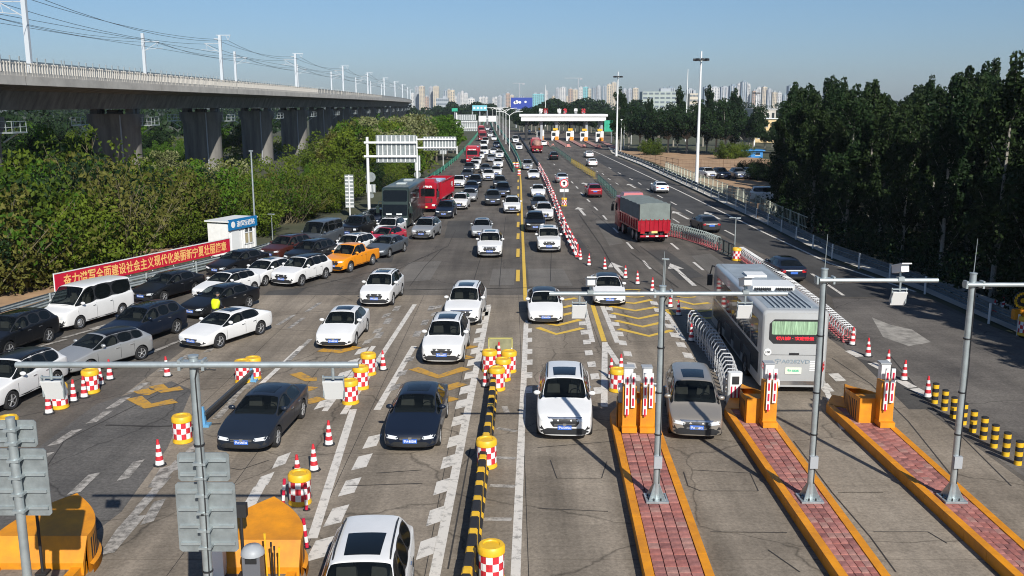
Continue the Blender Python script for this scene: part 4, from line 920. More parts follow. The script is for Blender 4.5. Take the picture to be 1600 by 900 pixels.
for lab, pl0, pl1, pr0, pr1 in [('block paved island with orange kerbs under the first pole, carrying the double gate', (1016, 935), (958, 668), (1130, 935), (1032, 668)),
                                ('block paved island with orange kerbs beside the grey minivan, behind the coach', (1335, 935), (1146, 660), (1418, 935), (1216, 660)),
                                ('block paved island with orange kerbs nearest the yellow and black bollards', (1625, 935), (1313, 652), (1700, 935), (1402, 668))]:
    a, b, c, e = G(*pl0, .32), G(*pl1, .32), G(*pr0, .32), G(*pr1, .32)
    dd = ((b - a).normalized() + (e - c).normalized()).normalized(); dd.z = 0; b0, e0 = b.copy(), e.copy(); b = b + dd * 1.5; e = e + dd * 1.5
    I_ = island(lab, a, b, c, e, 0); tm = I_[2]; tip = (b + e) / 2 + dd * 1.5; q_ = [Vector((p_.x, p_.y, 0)) - tm for p_ in (e, tip + (e - b).normalized() * .25, tip - (e - b).normalized() * .25, b)]
    MB().prism(q_, 0, .32).build('kerb', M_ORANGE, I_[0]); IS.append((I_, a, b0, c, e0))
for k, (isl, (gates)) in enumerate(zip(IS, (((.30, 1, 'boom gate with its folded boom beside the minivan'), (-.30, -1, 'boom gate with its folded boom on the white suv side of the first island')),
                                            ((.36, 1, 'boom gate with its folded boom under the coach rear'),), ((.44, 1, 'boom gate with its folded boom at the island nearest the bollards'),)))):
    (t, d, mid), a, b, c, e = isl
    at = (b + e) / 2 - mid; at.z = 0; hw = (e - b).length / 2 + .05
    n = Vector((d.y, -d.x, 0)); one = len(gates) == 1; hn_ = .46 if one else .66; sh_ = n * (.10 if one else -.02)
    up_ = Vector((0, 0, .30))
    crash_nose(t, at + sh_ + up_ * 0, d, hn_, 2.7, .74, 1.62, 9)
    for off, sd, lab in gates:
        gate(lab, at + mid + n * off - d * .15, d, sd)
# solid steel flank behind the nose
    bx_ = at + sh_ + d * .28; MB().box((bx_.x, bx_.y, .66), (hn_ * 1.9, .55, 1.04), math.atan2(d.y, d.x) - R(90)).build('nose_box', M_ORANGE, t)
def arm_x(px, Y, h): return (px - 800) / FPX * (Y * math.cos(PITCH) + (CAM_H - h) * math.sin(PITCH))
RP = 'camera poles on the outbound toll islands'
for lab, bp, a0, a1, un, tp, ar in [('grey camera pole with arms to both sides, between white suv and bronze minivan', (1025, 779), 858, 1228, ((905, 'l'), (922, 'c'), (1163, 'cl')), 448, 459),
                            ('grey camera pole in front of the coach, its arm reaching over the outer lane', (1265, 779), 1278, 1462, ((1404, 'cl'),), 421, 438),
                            ('grey camera pole nearest the yellow and black bollards, arm running out of frame', (1487, 779), 1508, 1690, ((1650, 'cl'),), 428, 445)]:
    b = G(*bp, .32); h = HY(b.y - .13, ar)
    camera_pole(lab, b, .30, HY(b.y, tp) - .30, (arm_x(a0, b.y, h) - b.x, arm_x(a1, b.y, h) - b.x), [(arm_x(u, b.y, h) - b.x, k) for u, k in un], RP, arm_z=h - .30)

# inbound islands at the lower left
def left_island(label, cx, ytip):
    t = thing('traffic_island', label, 'traffic island', (cx, ytip - 1.95, 0), 0, 'toll lane traffic islands')
    for sg in (1, -1):
        for k in range(6): MB().box((sg * .95, -1.0 - k * 2.0, .16), (.22, 1.985, .32)).build('kerb', M_ORANGE, t)
    MB().box((0, -6, .13), (1.66, 12, .26)).build('island_top', M_CONC, t)
    crash_nose(t, Vector((0, 0, 0)), Vector((0, 1, 0)), 1.12, 1.95, 1.2, .80)
    return t
left_island('orange island nose at the frame corner with black striped sides', *G(120, 771, 1.2)[:2])
left_island('orange island nose behind the tall sign pole with black striped sides', *G(428, 776, 1.2)[:2])
def sign_pole(label, x, y, H, panels, arm=None, units=()):
    if arm: t = camera_pole(label, Vector((x, y, 0)), .26, H, arm, units, 'sign poles on the inbound islands', rod=False)
    else:
        t = thing('sign_pole', label, 'sign pole', (x, y, .26), 0, 'sign poles on the inbound islands')
        MB().tube((0, 0, 0), (0, 0, H), .09, 16, r2=.085).build('pole', M_STEEL, t, smooth=True); MB().box((0, 0, .03), (.5, .5, .05)).build('base_plate', M_STEEL, t)
    for z0, z1, wd in panels:
        z0 -= .26; z1 -= .26
        p = MB().prism(rect(-wd / 2, wd / 2, z0, z1, .05), -.012, .012).mesh('sign_panel', M_SIGNB)
        p.transform(Matrix.Translation((0, .16, 0)) @ Matrix.Rotation(R(90), 4, 'X')); fix_normals(p); po = obj('sign_panel', p, t)
        nr = max(2, round((z1 - z0) / .36))
        for k in range(nr):
            z = z0 + (z1 - z0) * (k + .5) / nr
            MB().box((0, .125, z), (wd - .10, .05, .055)).build('rib', M_STEEL, po)
            MB().box((0, .03, z), (.24, .26, .05)).build('clamp', M_STEEL, po)
    return t
sign_pole('tall grey pole with two stacked sign backs and the long camera arm', -5.95, 16.75, 6.24, ((3.97, 4.55, 1.0), (2.5, 3.94, 1.16)), (-3.25, 3.10), ((-2.62, 'l'), (2.62, 'l')))
sign_pole('shorter grey pole with two stacked sign backs at the frame edge', -9.75, 17.2, 4.9, ((4.50, 5.05, .82), (3.05, 4.46, 1.10)))
for lab, p, h in [('slim black signal post beside the shorter sign pole', (67, 895), 1.55), ('slim black signal post between the tall sign pole and the orange nose', (382, 899), 1.5)]:
    b = G(*p, .3); t = thing('signal_post', lab, 'signal post', b, 0, 'signal posts on the inbound islands')
    MB().tube((0, 0, 0), (0, 0, h), .035, 8).box((0, 0, .02), (.26, .26, .04)).build('post', M_BLACK, t); MB().box((-.02, .05, h + .12), (.30, .16, .32)).build('signal_head', M_BLACK, t)
b = G(344, 897, .3); t = thing('reader_column', 'pale column with a black cap at the foot of the tall sign pole', 'card reader', b)
MB().box((0, 0, .45), (.26, .26, .9)).build('body', M_WHITEM, t); MB().prism(rect(-.22, .22, -.2, .2, .06), .9, 1.06).build('cap', M_TRIM, t)
b = G(398, 918, .3); t = thing('bin', 'dark grey domed bin on the inbound island by the orange nose', 'bin', b)
MB().box((0, 0, .42), (.40, .36, .84)).build('body', mat('dark_grey_plastic', (.12, .125, .14), .5), t); MB().lathe([(.27, .84), (.26, .92), (.18, 1.02), (.001, 1.06)], 16).build('lid', M_GREY, t, smooth=True); MB().box((0, -.19, .74), (.26, .02, .12)).build('slot', M_TRIM, t)
b = G(424, 912, .3); t = thing('rod_rack', 'small rack of thin yellow and black rods beside the domed bin', 'rod rack', b)
for k_, (x_, y_, h_) in enumerate(((-.08, 0, 1.25), (.02, .05, 1.0), (.10, -.04, .95), (.18, .02, .9))): MB().tube((x_, y_, 0), (x_ * 1.2, y_, h_), .018, 6).tube((x_ * 1.18, y_, h_ * .9), (x_ * 1.2, y_, h_), .026, 6).build('rod', M_YELP if k_ % 3 == 0 else M_TRIM, t)
MB().box((.05, 0, .05), (.42, .26, .10)).build('base', M_TRIM, t)

# ---------------------------------------------------------------- drums, cones, bollards
def proto_drum():
    t = obj('crash_drum', None); r = .31
    MB().lathe([(.001, .0), (r, 0), (r + .02, .03), (r, .14), (r, .16)], 24).build('base', M_YELP, t, smooth=True)
    for row in range(3):
        for k in range(12):
            a0, a1 = 2 * math.pi * k / 12, 2 * math.pi * (k + 1) / 12; z0 = .16 + row * .19; rr = r - .004; b_ = MB(); pts = [(rr * math.cos(a0 + (a1 - a0) * i / 2), rr * math.sin(a0 + (a1 - a0) * i / 2)) for i in range(3)]
            b_.add([(x, y, z0) for x, y in pts] + [(x, y, z0 + .19) for x, y in pts], [(0, 1, 4, 3), (1, 2, 5, 4)])
            CHK.setdefault((row + k) % 2, MB()); CHK[(row + k) % 2].add(b_.v, b_.f)
    CHK[0].build('white_check', M_WHITE, t); CHK[1].build('red_check', M_RED, t)
    MB().lathe([(r, .72), (r + .02, .74), (r + .02, .88), (r - .02, .93), (r - .10, .93), (r - .12, .90), (.001, .90)], 24).build('lid', M_YELP, t, smooth=True)
    return t
CHK = {}
DR = proto_drum()
def proto_cone():
    t = obj('traffic_cone', None); MB().lathe([(.001, 0), (.21, 0), (.21, .035), (.15, .05), (.001, .05)], 8).build('base', M_BLACK, t)
    zs = [0.05, .19, .33, .46, .58, .70, .86]
    for k in range(6):
        r0, r1 = .14 - .105 * (zs[k] - .05) / .81, .14 - .105 * (zs[k + 1] - .05) / .81
        b_ = MB().lathe([(r0, zs[k]), (r1, zs[k + 1])] + ([(.001, zs[k + 1] + .01)] if k == 5 else []), 16); b_.build('stripe', (M_WHITE if k in (0, 2, 4) else M_RED), t, smooth=True)
    return t
CN = proto_cone()
def proto_bollard():
    t = obj('bollard', None); r = .115
    for k in range(5): MB().lathe([(r, k * .15), (r, (k + 1) * .15)] + ([(r - .001, .751)] if k == 4 else []), 16).build('band', M_YELP if k % 2 == 0 else M_BLACK, t, smooth=True)
    MB().lathe([(r + .004, .75), (r + .004, .785), (r - .03, .80), (.001, .80)], 16).build('cap', M_BLACK, t, smooth=True)
    return t
BL = proto_bollard()
index_children()
GD, GC = 'red and white checked crash drums', 'red and white traffic cones'
for p, lab in [((548, 630), 'checked crash drum, nearest of the three in a slanting row by the white sedan lane'), ((564, 607), 'checked crash drum, middle of the three in a slanting row by the white sedan lane'), ((576, 585), 'checked crash drum, farthest of the three in a slanting row by the white sedan lane'),
               ((94, 637), 'checked crash drum under the hanging floodlight beside the white suv wheel'), ((143, 613), 'checked crash drum behind a cone, below the silver hatchback'), ((16, 692), 'checked crash drum half hidden by the shorter sign pole'),
               ((286, 690), 'checked crash drum standing behind the tall sign pole'), ((380, 597), 'checked crash drum at the far end of the low black rail'), ((396, 592), 'checked crash drum farthest along the low black rail, half behind another'),
               ((765, 580), 'checked crash drum at the striped divider, on the blue sedan side'), ((795, 581), 'checked crash drum at the striped divider, on the white suv side'), ((786, 594), 'checked crash drum in the middle of the divider cluster'), ((777, 609), 'checked crash drum touching the end of the striped divider'),
               ((761, 729), 'checked crash drum alone against the middle of the striped divider'), ((768, 906), 'checked crash drum with pebbles in its lid beside the striped divider'), ((469, 786), 'checked crash drum with a dark lid beside the orange island nose'),
               ((964, 611), 'checked crash drum in front of the double gate island'), ((1600, 524), 'checked crash drum at the end of the dark guardrail'), ((1150, 407), 'checked crash drum where the two folding fences meet, with a lamp post'), ((881, 322), 'checked crash drum under the round red ban sign')]:
    dup(DR, G(*p), rng.uniform(0, .5), lab, GD).rotation_euler.y = rng.uniform(-.03, .03)
for p, lab in [((250, 727), 'cone standing alone left of the tall sign pole'), ((491, 735), 'cone between the blue sedan and the dark lidded drum'), ((514, 695), 'cone beside the front wheel of the parked dark sedan lane'), ((599, 578), 'cone next to the farthest of three slanting drums'),
               ((262, 588), 'cone just left of the tall sign pole top'), ((304, 588), 'cone just right of the tall sign pole top'), ((77, 646), 'cone nearest the white suv front wheel'), ((115, 627), 'cone between the two drums below the silver hatchback'), ((132, 621), 'cone in front of the drum below the silver hatchback'),
               ((157, 601), 'cone behind the drum below the silver hatchback'), ((172, 593), 'cone under the silver hatchback rear wheel'), ((144, 597), 'cone peeping over the drum below the silver hatchback'), ((779, 564), 'cone between the two far drums of the divider cluster'), ((759, 604), 'cone on the blue sedan side of the striped divider end'),
               ((955, 591), 'cone behind the drum of the double gate island, nearer the white suv'), ((970, 584), 'cone behind the drum of the double gate island, nearer the gates'), ((466, 752), 'cone peeping over the dark lidded drum'),
               ((907, 406), 'first cone of the curving row that leaves the red and white fence'), ((920, 415), 'second cone of the curving row that leaves the red and white fence'), ((945, 421), 'third cone of the curving row, above the white electric sedan'), ((977, 435), 'cone of the curving row just past the white electric sedan'), ((996, 444), 'cone of the curving row below a lane arrow'),
               ((1019, 455), 'cone of the curving row just left of the first camera pole'), ((1047, 480), 'cone of the curving row just right of the first camera pole'), ((1060, 493), 'cone of the curving row on the yellow chevrons'), ((1078, 509), 'cone of the curving row at the coach shadow, half hidden'), ((1080, 533), 'last cone of the curving row, before the white folding gate'),
               ((1331, 539), 'cone touching the end of the long folding fence'), ((1356, 557), 'second cone past the long folding fence'), ((1386, 577), 'third cone past the long folding fence'), ((1412, 594), 'cone right of the folded boom near the bollards'), ((1449, 621), 'cone touching the first yellow and black bollard'),
               ((1567, 488), 'cone in the shade behind the dark guardrail'), ((1553, 492), 'low cone beside another in the shade behind the dark guardrail')]:
    dup(CN, G(*p) if p[0] < 1500 else G(*p) + Vector((0, 0, -.03)), rng.uniform(0, 3), lab, GC).rotation_euler.x = rng.uniform(-.05, .05)
bl = [(1460, 630), (1475, 641), (1489, 653), (1504.5, 663), (1519.5, 675), (1536, 686), (1552.5, 699), (1571, 712), (1590, 726)]
for i, p in enumerate(bl): dup(BL, G(*p), 0, 'yellow and black bollard, %s counting from the cone end' % nth(i), 'yellow and black bollards')
for t_ in (DR, CN, BL):
    for ch in CH[t_.name]: bpy.data.objects.remove(ch)
    bpy.data.objects.remove(t_)
for p, lab, lean in [((442, 790), 'red and white flexible post left of the dark lidded drum', .1), ((479, 797), 'red and white flexible post in front of the dark lidded drum', 0), ((480, 856), 'red and white flexible post beside the orange nose', -.08)]:
    b = G(*p); t = thing('flexible_post', lab, 'delineator post', b, 0, 'red and white flexible posts')
    for k in range(5): MB().tube((lean * k * .16, 0, k * .16), (lean * (k + 1) * .16, 0, (k + 1) * .16), .045, 10).build('band', M_REDP if k % 2 == 0 else M_WHITE, t)
    MB().tube((0, 0, 0), (0, 0, .02), .11, 10).build('base', M_BLACK, t)
# black and yellow divider
pts = [G(x, y, .55) for x, y in ((722, 935), (734, 870), (747, 770), (757, 695), (765, 645), (770, 600), (771, 583))]
t = thing('road_divider', 'black and yellow striped low divider between the inbound and outbound toll lanes', 'road divider', (pts[0].x, pts[0].y, 0))
poly = []; acc = 0
for a, b in zip(pts[:-1], pts[1:]):
    a, b = a.copy(), b.copy(); a.z = b.z = 0
    poly.append((a, b))
tot = sum((b - a).length for a, b in poly)
def along(s_):
    for a, b in poly:
        l = (b - a).length
        if s_ <= l: return a + (b - a) * (s_ / l)
        s_ -= l
    return b
s_ = 0; k = 0; o0 = Vector((pts[0].x, pts[0].y, 0))
while s_ < tot - .3:
    l = .66 if k % 2 else .34; a, b = along(s_), along(min(tot, s_ + l - .02))
    blk = MB(); A, B = a - o0, b - o0; d = (B - A).normalized(); n = Vector((d.y, -d.x, 0)); h = .62 + rng.uniform(-.02, .02)
    prof = [(-.17, 0), (.17, 0), (.17, .08), (.115, .14), (.115, h - .04), (.08, h), (-.08, h), (-.115, h - .04), (-.115, .14), (-.17, .08)]
    vs = [p_ + n * x + Vector((0, 0, z)) for p_ in (A, B) for x, z in prof]; m_ = len(prof)
    blk.add(vs, [tuple(range(m_ - 1, -1, -1)), tuple(range(m_, 2 * m_))] + [(i, (i + 1) % m_, m_ + (i + 1) % m_, m_ + i) for i in range(m_)])
    blk.build('divider_block', M_BLACK if k % 2 else M_YELP, t, smooth=False); s_ += l; k += 1
# low black rail with blue end feet
a, b = G(317, 666), G(392, 596); t = thing('low_guard_rail', 'low black triple rail with blue end feet between the inbound lanes', 'low rail', a)
d = b - a; n = Vector((d.y, -d.x, 0)).normalized()
for k in range(3): MB().bar(n * (k - 1) * .10 + Vector((0, 0, .14 + .16 * k)), d + n * (k - 1) * .10 + Vector((0, 0, .14 + .16 * k)), .09, .10).build('rail', mat('dark_rail', (.05, .055, .06), .5), t)
for p_ in (Vector((0, 0, 0)), d): MB().box((p_.x, p_.y, .05), (.52, .34, .09)).box((p_.x, p_.y, .38), (.24, .18, .66), taper=.6).build('foot', M_BLUE, t)
# board on the median behind the drums
b = G(782, 560); t = thing('message_board', 'pale yellow green board with a white framed lower panel behind the divider drums', 'board', b)
MB().box((0, 0, .62), (1.02, .05, .62)).build('panel', mat('weathered_board', (.26, .25, .14), .7, noise=.3, scale=2), t)
for x, z, w_, h in ((0, .93, 1.08, .05), (0, .31, 1.08, .05), (-.52, .62, .05, .62), (.52, .62, .05, .62)): MB().box((x, 0, z), (w_, .07, h)).build('frame', mat('yellow_frame', (.42, .38, .12), .6), t)
for x in (-.5, .5): MB().box((x, -.5, .16), (.06, 1.0, .05)).box((x, -.02, .25), (.05, .05, .5)).build('foot', M_WHITEM, t)
MB().box((0, -.98, .16), (1.06, .06, .05)).build('cross_bar', M_WHITEM, t)

# ---------------------------------------------------------------- folding gates and fences
def folding(label, pix, n, h, m_top, m_low, group, wide=.5, cat='folding fence', post=None, low=.5):
    Q = [G(*p) for p in pix]; L_ = [(b - a).length for a, b in zip(Q[:-1], Q[1:])]; tot = sum(L_)
    t = thing('folding_fence', label, cat, Q[0], 0, group)
    def at(s_):
        for i, l in enumerate(L_):
            if s_ <= l or i == len(L_) - 1: return Q[i] + (Q[i + 1] - Q[i]) * min(1, s_ / l), (Q[i + 1] - Q[i]).normalized()
            s_ -= l
    d0 = None; meshes = {}
    hm = MB(); lw = MB(); xb = MB(); w2 = wide / 2
    hm.path([(-w2, 0, h * low), (-w2, 0, h * .82), (-w2 * .55, 0, h), (w2 * .55, 0, h), (w2, 0, h * .82), (w2, 0, h * low)], .028, 6)
    lw.path([(-w2, 0, h * low), (-w2, 0, .05), (w2, 0, .05), (w2, 0, h * low)], .03, 6)
    step = tot / max(1, n - 1)
    xb.path([(-w2, 0, h * .25), (-w2, step, h * .75)], .016, 4).path([(w2, 0, h * .25), (w2, step, h * .75)], .016, 4).path([(-w2, 0, h * .75), (-w2, step, h * .25)], .016, 4).path([(w2, 0, h * .75), (w2, step, h * .25)], .016, 4)
    mh, ml, mx = hm.mesh('hoop', m_top), lw.mesh('hoop_leg', m_low), xb.mesh('lattice', m_top)
    for i in range(n):
        p, d = at(tot * i / max(1, n - 1)); rz = math.atan2(d.y, d.x) - R(90)
        h_ = obj('hoop', mh, t, p - Q[0], rz); obj('hoop_leg', ml, h_)
        if i < n - 1: obj('lattice', mx, h_)
    return t
M_GATEW = mat('white_gate_tube', (.50, .51, .52), .35, metal=.2)
FG = 'folding gates across the plaza'
folding('white folding gate in the coach shadow, running to the second island', [(1083, 521), (1112, 555), (1134, 596), (1143, 628)], 20, 1.15, M_GATEW, M_GATEW, FG, .55)
b = G(1146, 632, 0); t = thing('gate_end_post', 'white gate end post at the foot of the second island', 'gate post', b)
MB().prism(rect(-.26, .26, -.16, .16, .06), 0, 1.28).build('cabinet', M_WHITEM, t); MB().box((0, -.17, 1.0), (.26, .03, .3)).build('dark_window', M_TRIM, t)
for k in range(3): MB().box((-.14 + .14 * k, -.17, .45), (.05, .02, .62)).build('red_stripe', M_REDP, t)
folding('long white and red folding fence between the coach and the dark outer lane', [(1158, 403), (1200, 432), (1240, 462), (1280, 494), (1326, 536)], 58, .80, M_GATEW, mat('faded_red_tube', (.42, .10, .11), .5), FG, .55)
folding('grey folding fence with red feet behind the tarpaulin truck', [(1042, 368), (1070, 374), (1100, 383), (1122, 392)], 26, 1.1, mat('grey_tube', (.26, .31, .30), .4), mat('faded_red_tube', (.42, .10, .11), .5), FG, .45)
def crowd_barrier(label, pix, n, m, h=1.0, group='crowd barriers along the lane'):
    Q = [G(*p) for p in pix]
    t = thing('crowd_barrier', label, 'barrier', Q[0], 0, group)
    for i in range(n):
        s0, s1 = i / n, (i + .92) / n
        def at(s_):
            k = min(len(Q) - 2, int(s_ * (len(Q) - 1))); return Q[k].lerp(Q[k + 1], s_ * (len(Q) - 1) - k) - Q[0]
        a, b = at(s0), at(s1); up = Vector((0, 0, 1))
        q = MB().path([a, a + up * h, b + up * h, b], .035, 6).path([a + up * .22, b + up * .22], .025, 5)
        q.build('frame', m, t); br = MB()
        for j in range(1, 8): br.tube(a.lerp(b, j / 8) + up * .22, a.lerp(b, j / 8) + up * h, .014, 4)
        br.build('bar', m, t)
        f = MB()
        for p_ in (a, b): f.box((p_.x, p_.y, .03), (.5, .10, .05))
        f.build('foot', m, t)
    return t
crowd_barrier('dark barriers with white plates between folding fence and drum', [(1123, 392), (1147, 404)], 3, mat('dark_barrier', (.03, .045, .045), .5))
crowd_barrier('dark green crowd barriers running back from the tarpaulin truck', [(934, 282), (948, 296), (963, 312)], 12, mat('dark_green_barrier', (.04, .09, .08), .5))
crowd_barrier('yellow and black crowd barriers farther along the same lane', [(893, 255), (912, 267), (930, 279)], 13, mat('ochre_barrier', (.30, .22, .04), .5))
crowd_barrier('far dark crowd barriers running toward the toll booths', [(858, 228), (873, 239), (892, 254)], 16, mat('dark_green_barrier', (.04, .09, .08), .5))
# red and white plastic barriers in a long row
Q = [G(*p) for p in ((842, 262), (853, 284), (865, 312), (874, 338), (882, 360), (893, 382), (903, 402))]
wp = [MB().box((0, 0, .04), (.40, .26, .08)).box((0, 0, .50), (.11, .11, .90)).mesh('post', m) for m in (M_WHITE, M_RED)]
wr = [MB().box((0, 0, 0), (.05, 1.44, .20)).mesh('rail', m) for m in (M_RED, M_WHITE)]; wc = MB().box((0, 0, 0), (.058, .36, .20)).mesh('rail_band', M_WHITE); wc2 = MB().box((0, 0, 0), (.058, .36, .20)).mesh('rail_band', M_RED)
L_ = [(b - a).length for a, b in zip(Q[:-1], Q[1:])]; tot = sum(L_); n = int(tot / 1.55)
for i in range(n):
    s_ = tot * (i + .5) / n; k = 0
    while k < len(L_) - 1 and s_ > L_[k]: s_ -= L_[k]; k += 1
    d = (Q[k + 1] - Q[k]).normalized(); p = Q[k] + d * s_
    t = thing('barrier_hurdle', 'red and white hurdle barrier, %s counting from the near end of the long row' % nth(n - 1 - i), 'barrier', p, math.atan2(d.y, d.x) - R(90) + rng.uniform(-.16, .16), 'red and white hurdle barriers in a long row')
    for q_, y_ in enumerate((-.42, .42)): obj('post', wp[(i + q_) % 2], t, (0, y_, 0))
    for q_, z_ in enumerate((.80, .42)):
        r_ = obj('rail', wr[q_], t, (.085, 0, z_))
        for y_ in (-.42, .30): obj('rail_band', wc if q_ == 0 else wc2, r_, (0, y_, 0))
def dark_kerb(label, pix, m=M_TRIM, h=.45):
    Q = [G(*p) for p in pix]; t = thing('lane_separator', label, 'lane separator', Q[0], 0, 'lane separators')
    for a, b in zip(Q[:-1], Q[1:]):
        n = max(1, int((b - a).length / 6))
        for i in range(n): MB().bar(a.lerp(b, i / n) - Q[0] + Vector((0, 0, h / 2)), a.lerp(b, (i + .97) / n) - Q[0] + Vector((0, 0, h / 2)), .4, h).build('separator_block', m, t)
dark_kerb('dark low separator beyond the far end of the hurdle barriers', [(842, 260), (834, 248), (827, 237), (818, 223), (810, 212)])
for p, lab in (((1003, 480), None),): pass
# round ban sign on the drum, lamp posts on the fences
b = G(881, 322, .9); t = thing('ban_sign', 'round red and white ban sign with two small plates on a pole', 'road sign', b)
MB().tube((0, 0, 0), (0, 0, 2.6), .04, 8).build('pole', M_STEEL, t)
dsk = MB().tube((0, -.05, 2.35), (0, -.08, 2.35), .46, 28).build('disc', M_WHITE, t); rg = MB()
for i in range(28):
    a0, a1 = 2 * math.pi * i / 28, 2 * math.pi * (i + 1) / 28
    rg.add([(r_ * math.cos(a), -.088, 2.35 + r_ * math.sin(a)) for a in (a0, a1) for r_ in (.34, .45)], [(0, 1, 3, 2)])
rg.build('red_ring', M_RED, dsk); MB().box((0, -.086, 2.35), (.16, .01, .38)).box((-.02, -.086, 2.42), (.3, .01, .12)).build('symbol', M_TRIM, dsk)
for x in (-.24, .26): MB().box((x, -.07, 1.62), (.40, .03, .32)).build('plate', M_WHITE, t)
def lamp_post(label, p, h, zb=0, r=.05, arm=.5):
    b = G(*p); b.z = zb; t = thing('lamp_post', label, 'lamp post', b)
    MB().tube((0, 0, 0), (0, 0, h), r, 10, r2=r * .7).build('pole', M_STEEL, t); MB().box((-arm / 2, 0, h), (arm, .10, .06)).box((arm * .4, 0, h - .02), (.3, .2, .08)).build('head', M_STEEL, t); return t
lamp_post('thin grey lamp post rising from the drum between two folding fences', (1147, 403), 3.0, 0, .05)
lamp_post('thin grey post standing among the curving cone row', (1038, 452), 1.9, 0, .045, .2)
lamp_post('grey street lamp pole beside the white hut', (400, 384), 7.6, 0, .085, .01)
lamp_post('small lamp on a short post beyond the left guardrail', (426, 374), 2.2, -.05, .04, .3)

# ---------------------------------------------------------------- guardrails
def guardrail(label, pix, m, post_m, step, h=.78, rails=1, off=0.0, group='steel guardrails', cat='guardrail'):
    Q = [G(*p) for p in pix]; t = thing('guardrail', label, cat, Q[0], 0, group)
    pm = MB().tube((0, 0, -.1), (0, 0, h), .065, 8).mesh('post', post_m)
    for r_ in range(rails):
        z0 = h - .16 - r_ * .36; prof = [(.0, -.155), (.08, -.11), (.08, -.05), (.01, 0), (.08, .05), (.08, .11), (.0, .155), (-.02, .155), (.06, .11), (.06, .05), (-.01, 0), (.06, -.05), (.06, -.11), (-.02, -.155)]
        m_ = len(prof); b_ = MB(); vs = []
        for i, p in enumerate(Q):
            d = (Q[min(i + 1, len(Q) - 1)] - Q[max(0, i - 1)]).normalized(); n = Vector((d.y, -d.x, 0)) * (-1 if off > 0 else 1)
            vs += [p - Q[0] + n * (x + .07) + Vector((0, 0, z0 + z)) for x, z in prof]
        b_.add(vs, [(i * m_ + k, i * m_ + (k + 1) % m_, (i + 1) * m_ + (k + 1) % m_, (i + 1) * m_ + k) for i in range(len(Q) - 1) for k in range(m_)])
        b_.build('beam', m, t)
    s_ = 0
    for a, b in zip(Q[:-1], Q[1:]):
        n = max(1, int((b - a).length / step))
        for i in range(n): obj('post', pm, t, a.lerp(b, i / n) - Q[0])
    return t
guardrail('pale double guardrail in front of the red banner and hut', [(-60, 524), (0, 506), (80, 481), (230, 447), (375, 411), (460, 384), (530, 363), (585, 337)], M_STEEL, M_STEEL, 4, .85, 2, 1)
guardrail('green guardrail along the far left road edge', [(612, 322), (640, 305), (690, 270), (715, 249), (733, 228), (743, 215), (750, 205), (755, 197), (758, 189)], M_GREEN, M_GREEN, 5, .95, 2, 1)
guardrail('dark guardrail with white posts along the outer lane below the trees', [(1590, 522), (1545, 503), (1445, 457), (1300, 402), (1200, 350), (1100, 302), (1000, 256), (956, 239)], M_RAILD, M_WHITEM, 4, 1.0, 2, 0)
guardrail('green median guardrail, nearer of the two beside the white edge line', [(803, 269), (797, 258), (790, 245), (781, 227), (773, 210), (768, 197), (764, 188)], M_GREEN, M_GREEN, 5, 1.0, 2, 0)
guardrail('green median guardrail facing the outbound road', [(814, 262), (808, 246), (799, 230), (788, 214), (779, 200), (772, 190)], M_GREEN, M_GREEN, 5, 1.0, 2, 1)
b = G(1592, 520); t = thing('arrow_beacon', 'round yellow beacon on an orange stand at the guardrail end', 'beacon', b)
MB().tube((0, 0, 0), (0, 0, 1.2), .05, 8).build('post', M_ORANGE, t); MB().box((0, 0, .95), (.8, .3, .5)).build('stand', M_ORANGE, t)
q = MB()
for i in range(16):
    a = 2 * math.pi * i / 16; q.box((.36 * math.cos(a), -.05, 1.65 + .36 * math.sin(a)), (.11, .06, .11))
q.lathe([(.001, 0), (.12, 0), (.12, .06), (.001, .06)], 12, (0, -.1, 1.65), axis='Y'); q.build('lamp_ring', M_YELP, t); MB().tube((0, 0, 1.65), (0, .05, 1.65), .44, 20).build('disc', M_TRIM, t)
for k in range(5):
    b = G(700 + 0, 0 + 300) if False else None
for i, (p, lab) in enumerate([((803, 262), 'red and white marker drum at the nose of the green median'), ((808, 262), 'red and white marker drum second from the green median nose'), ((811, 274), 'red and white marker cone below the green median nose')]):
    b = G(*p); t = thing('marker_drum', lab, 'marker drum', b, 0, 'marker drums at the median nose')
    for k in range(4): MB().lathe([(.26, k * .22), (.26, k * .22 + .22)], 12).build('band', M_RED if k % 2 == 0 else M_WHITE, t)
    MB().tube((0, 0, .88), (0, 0, .98), .27, 12).build('lid', M_YELP, t)
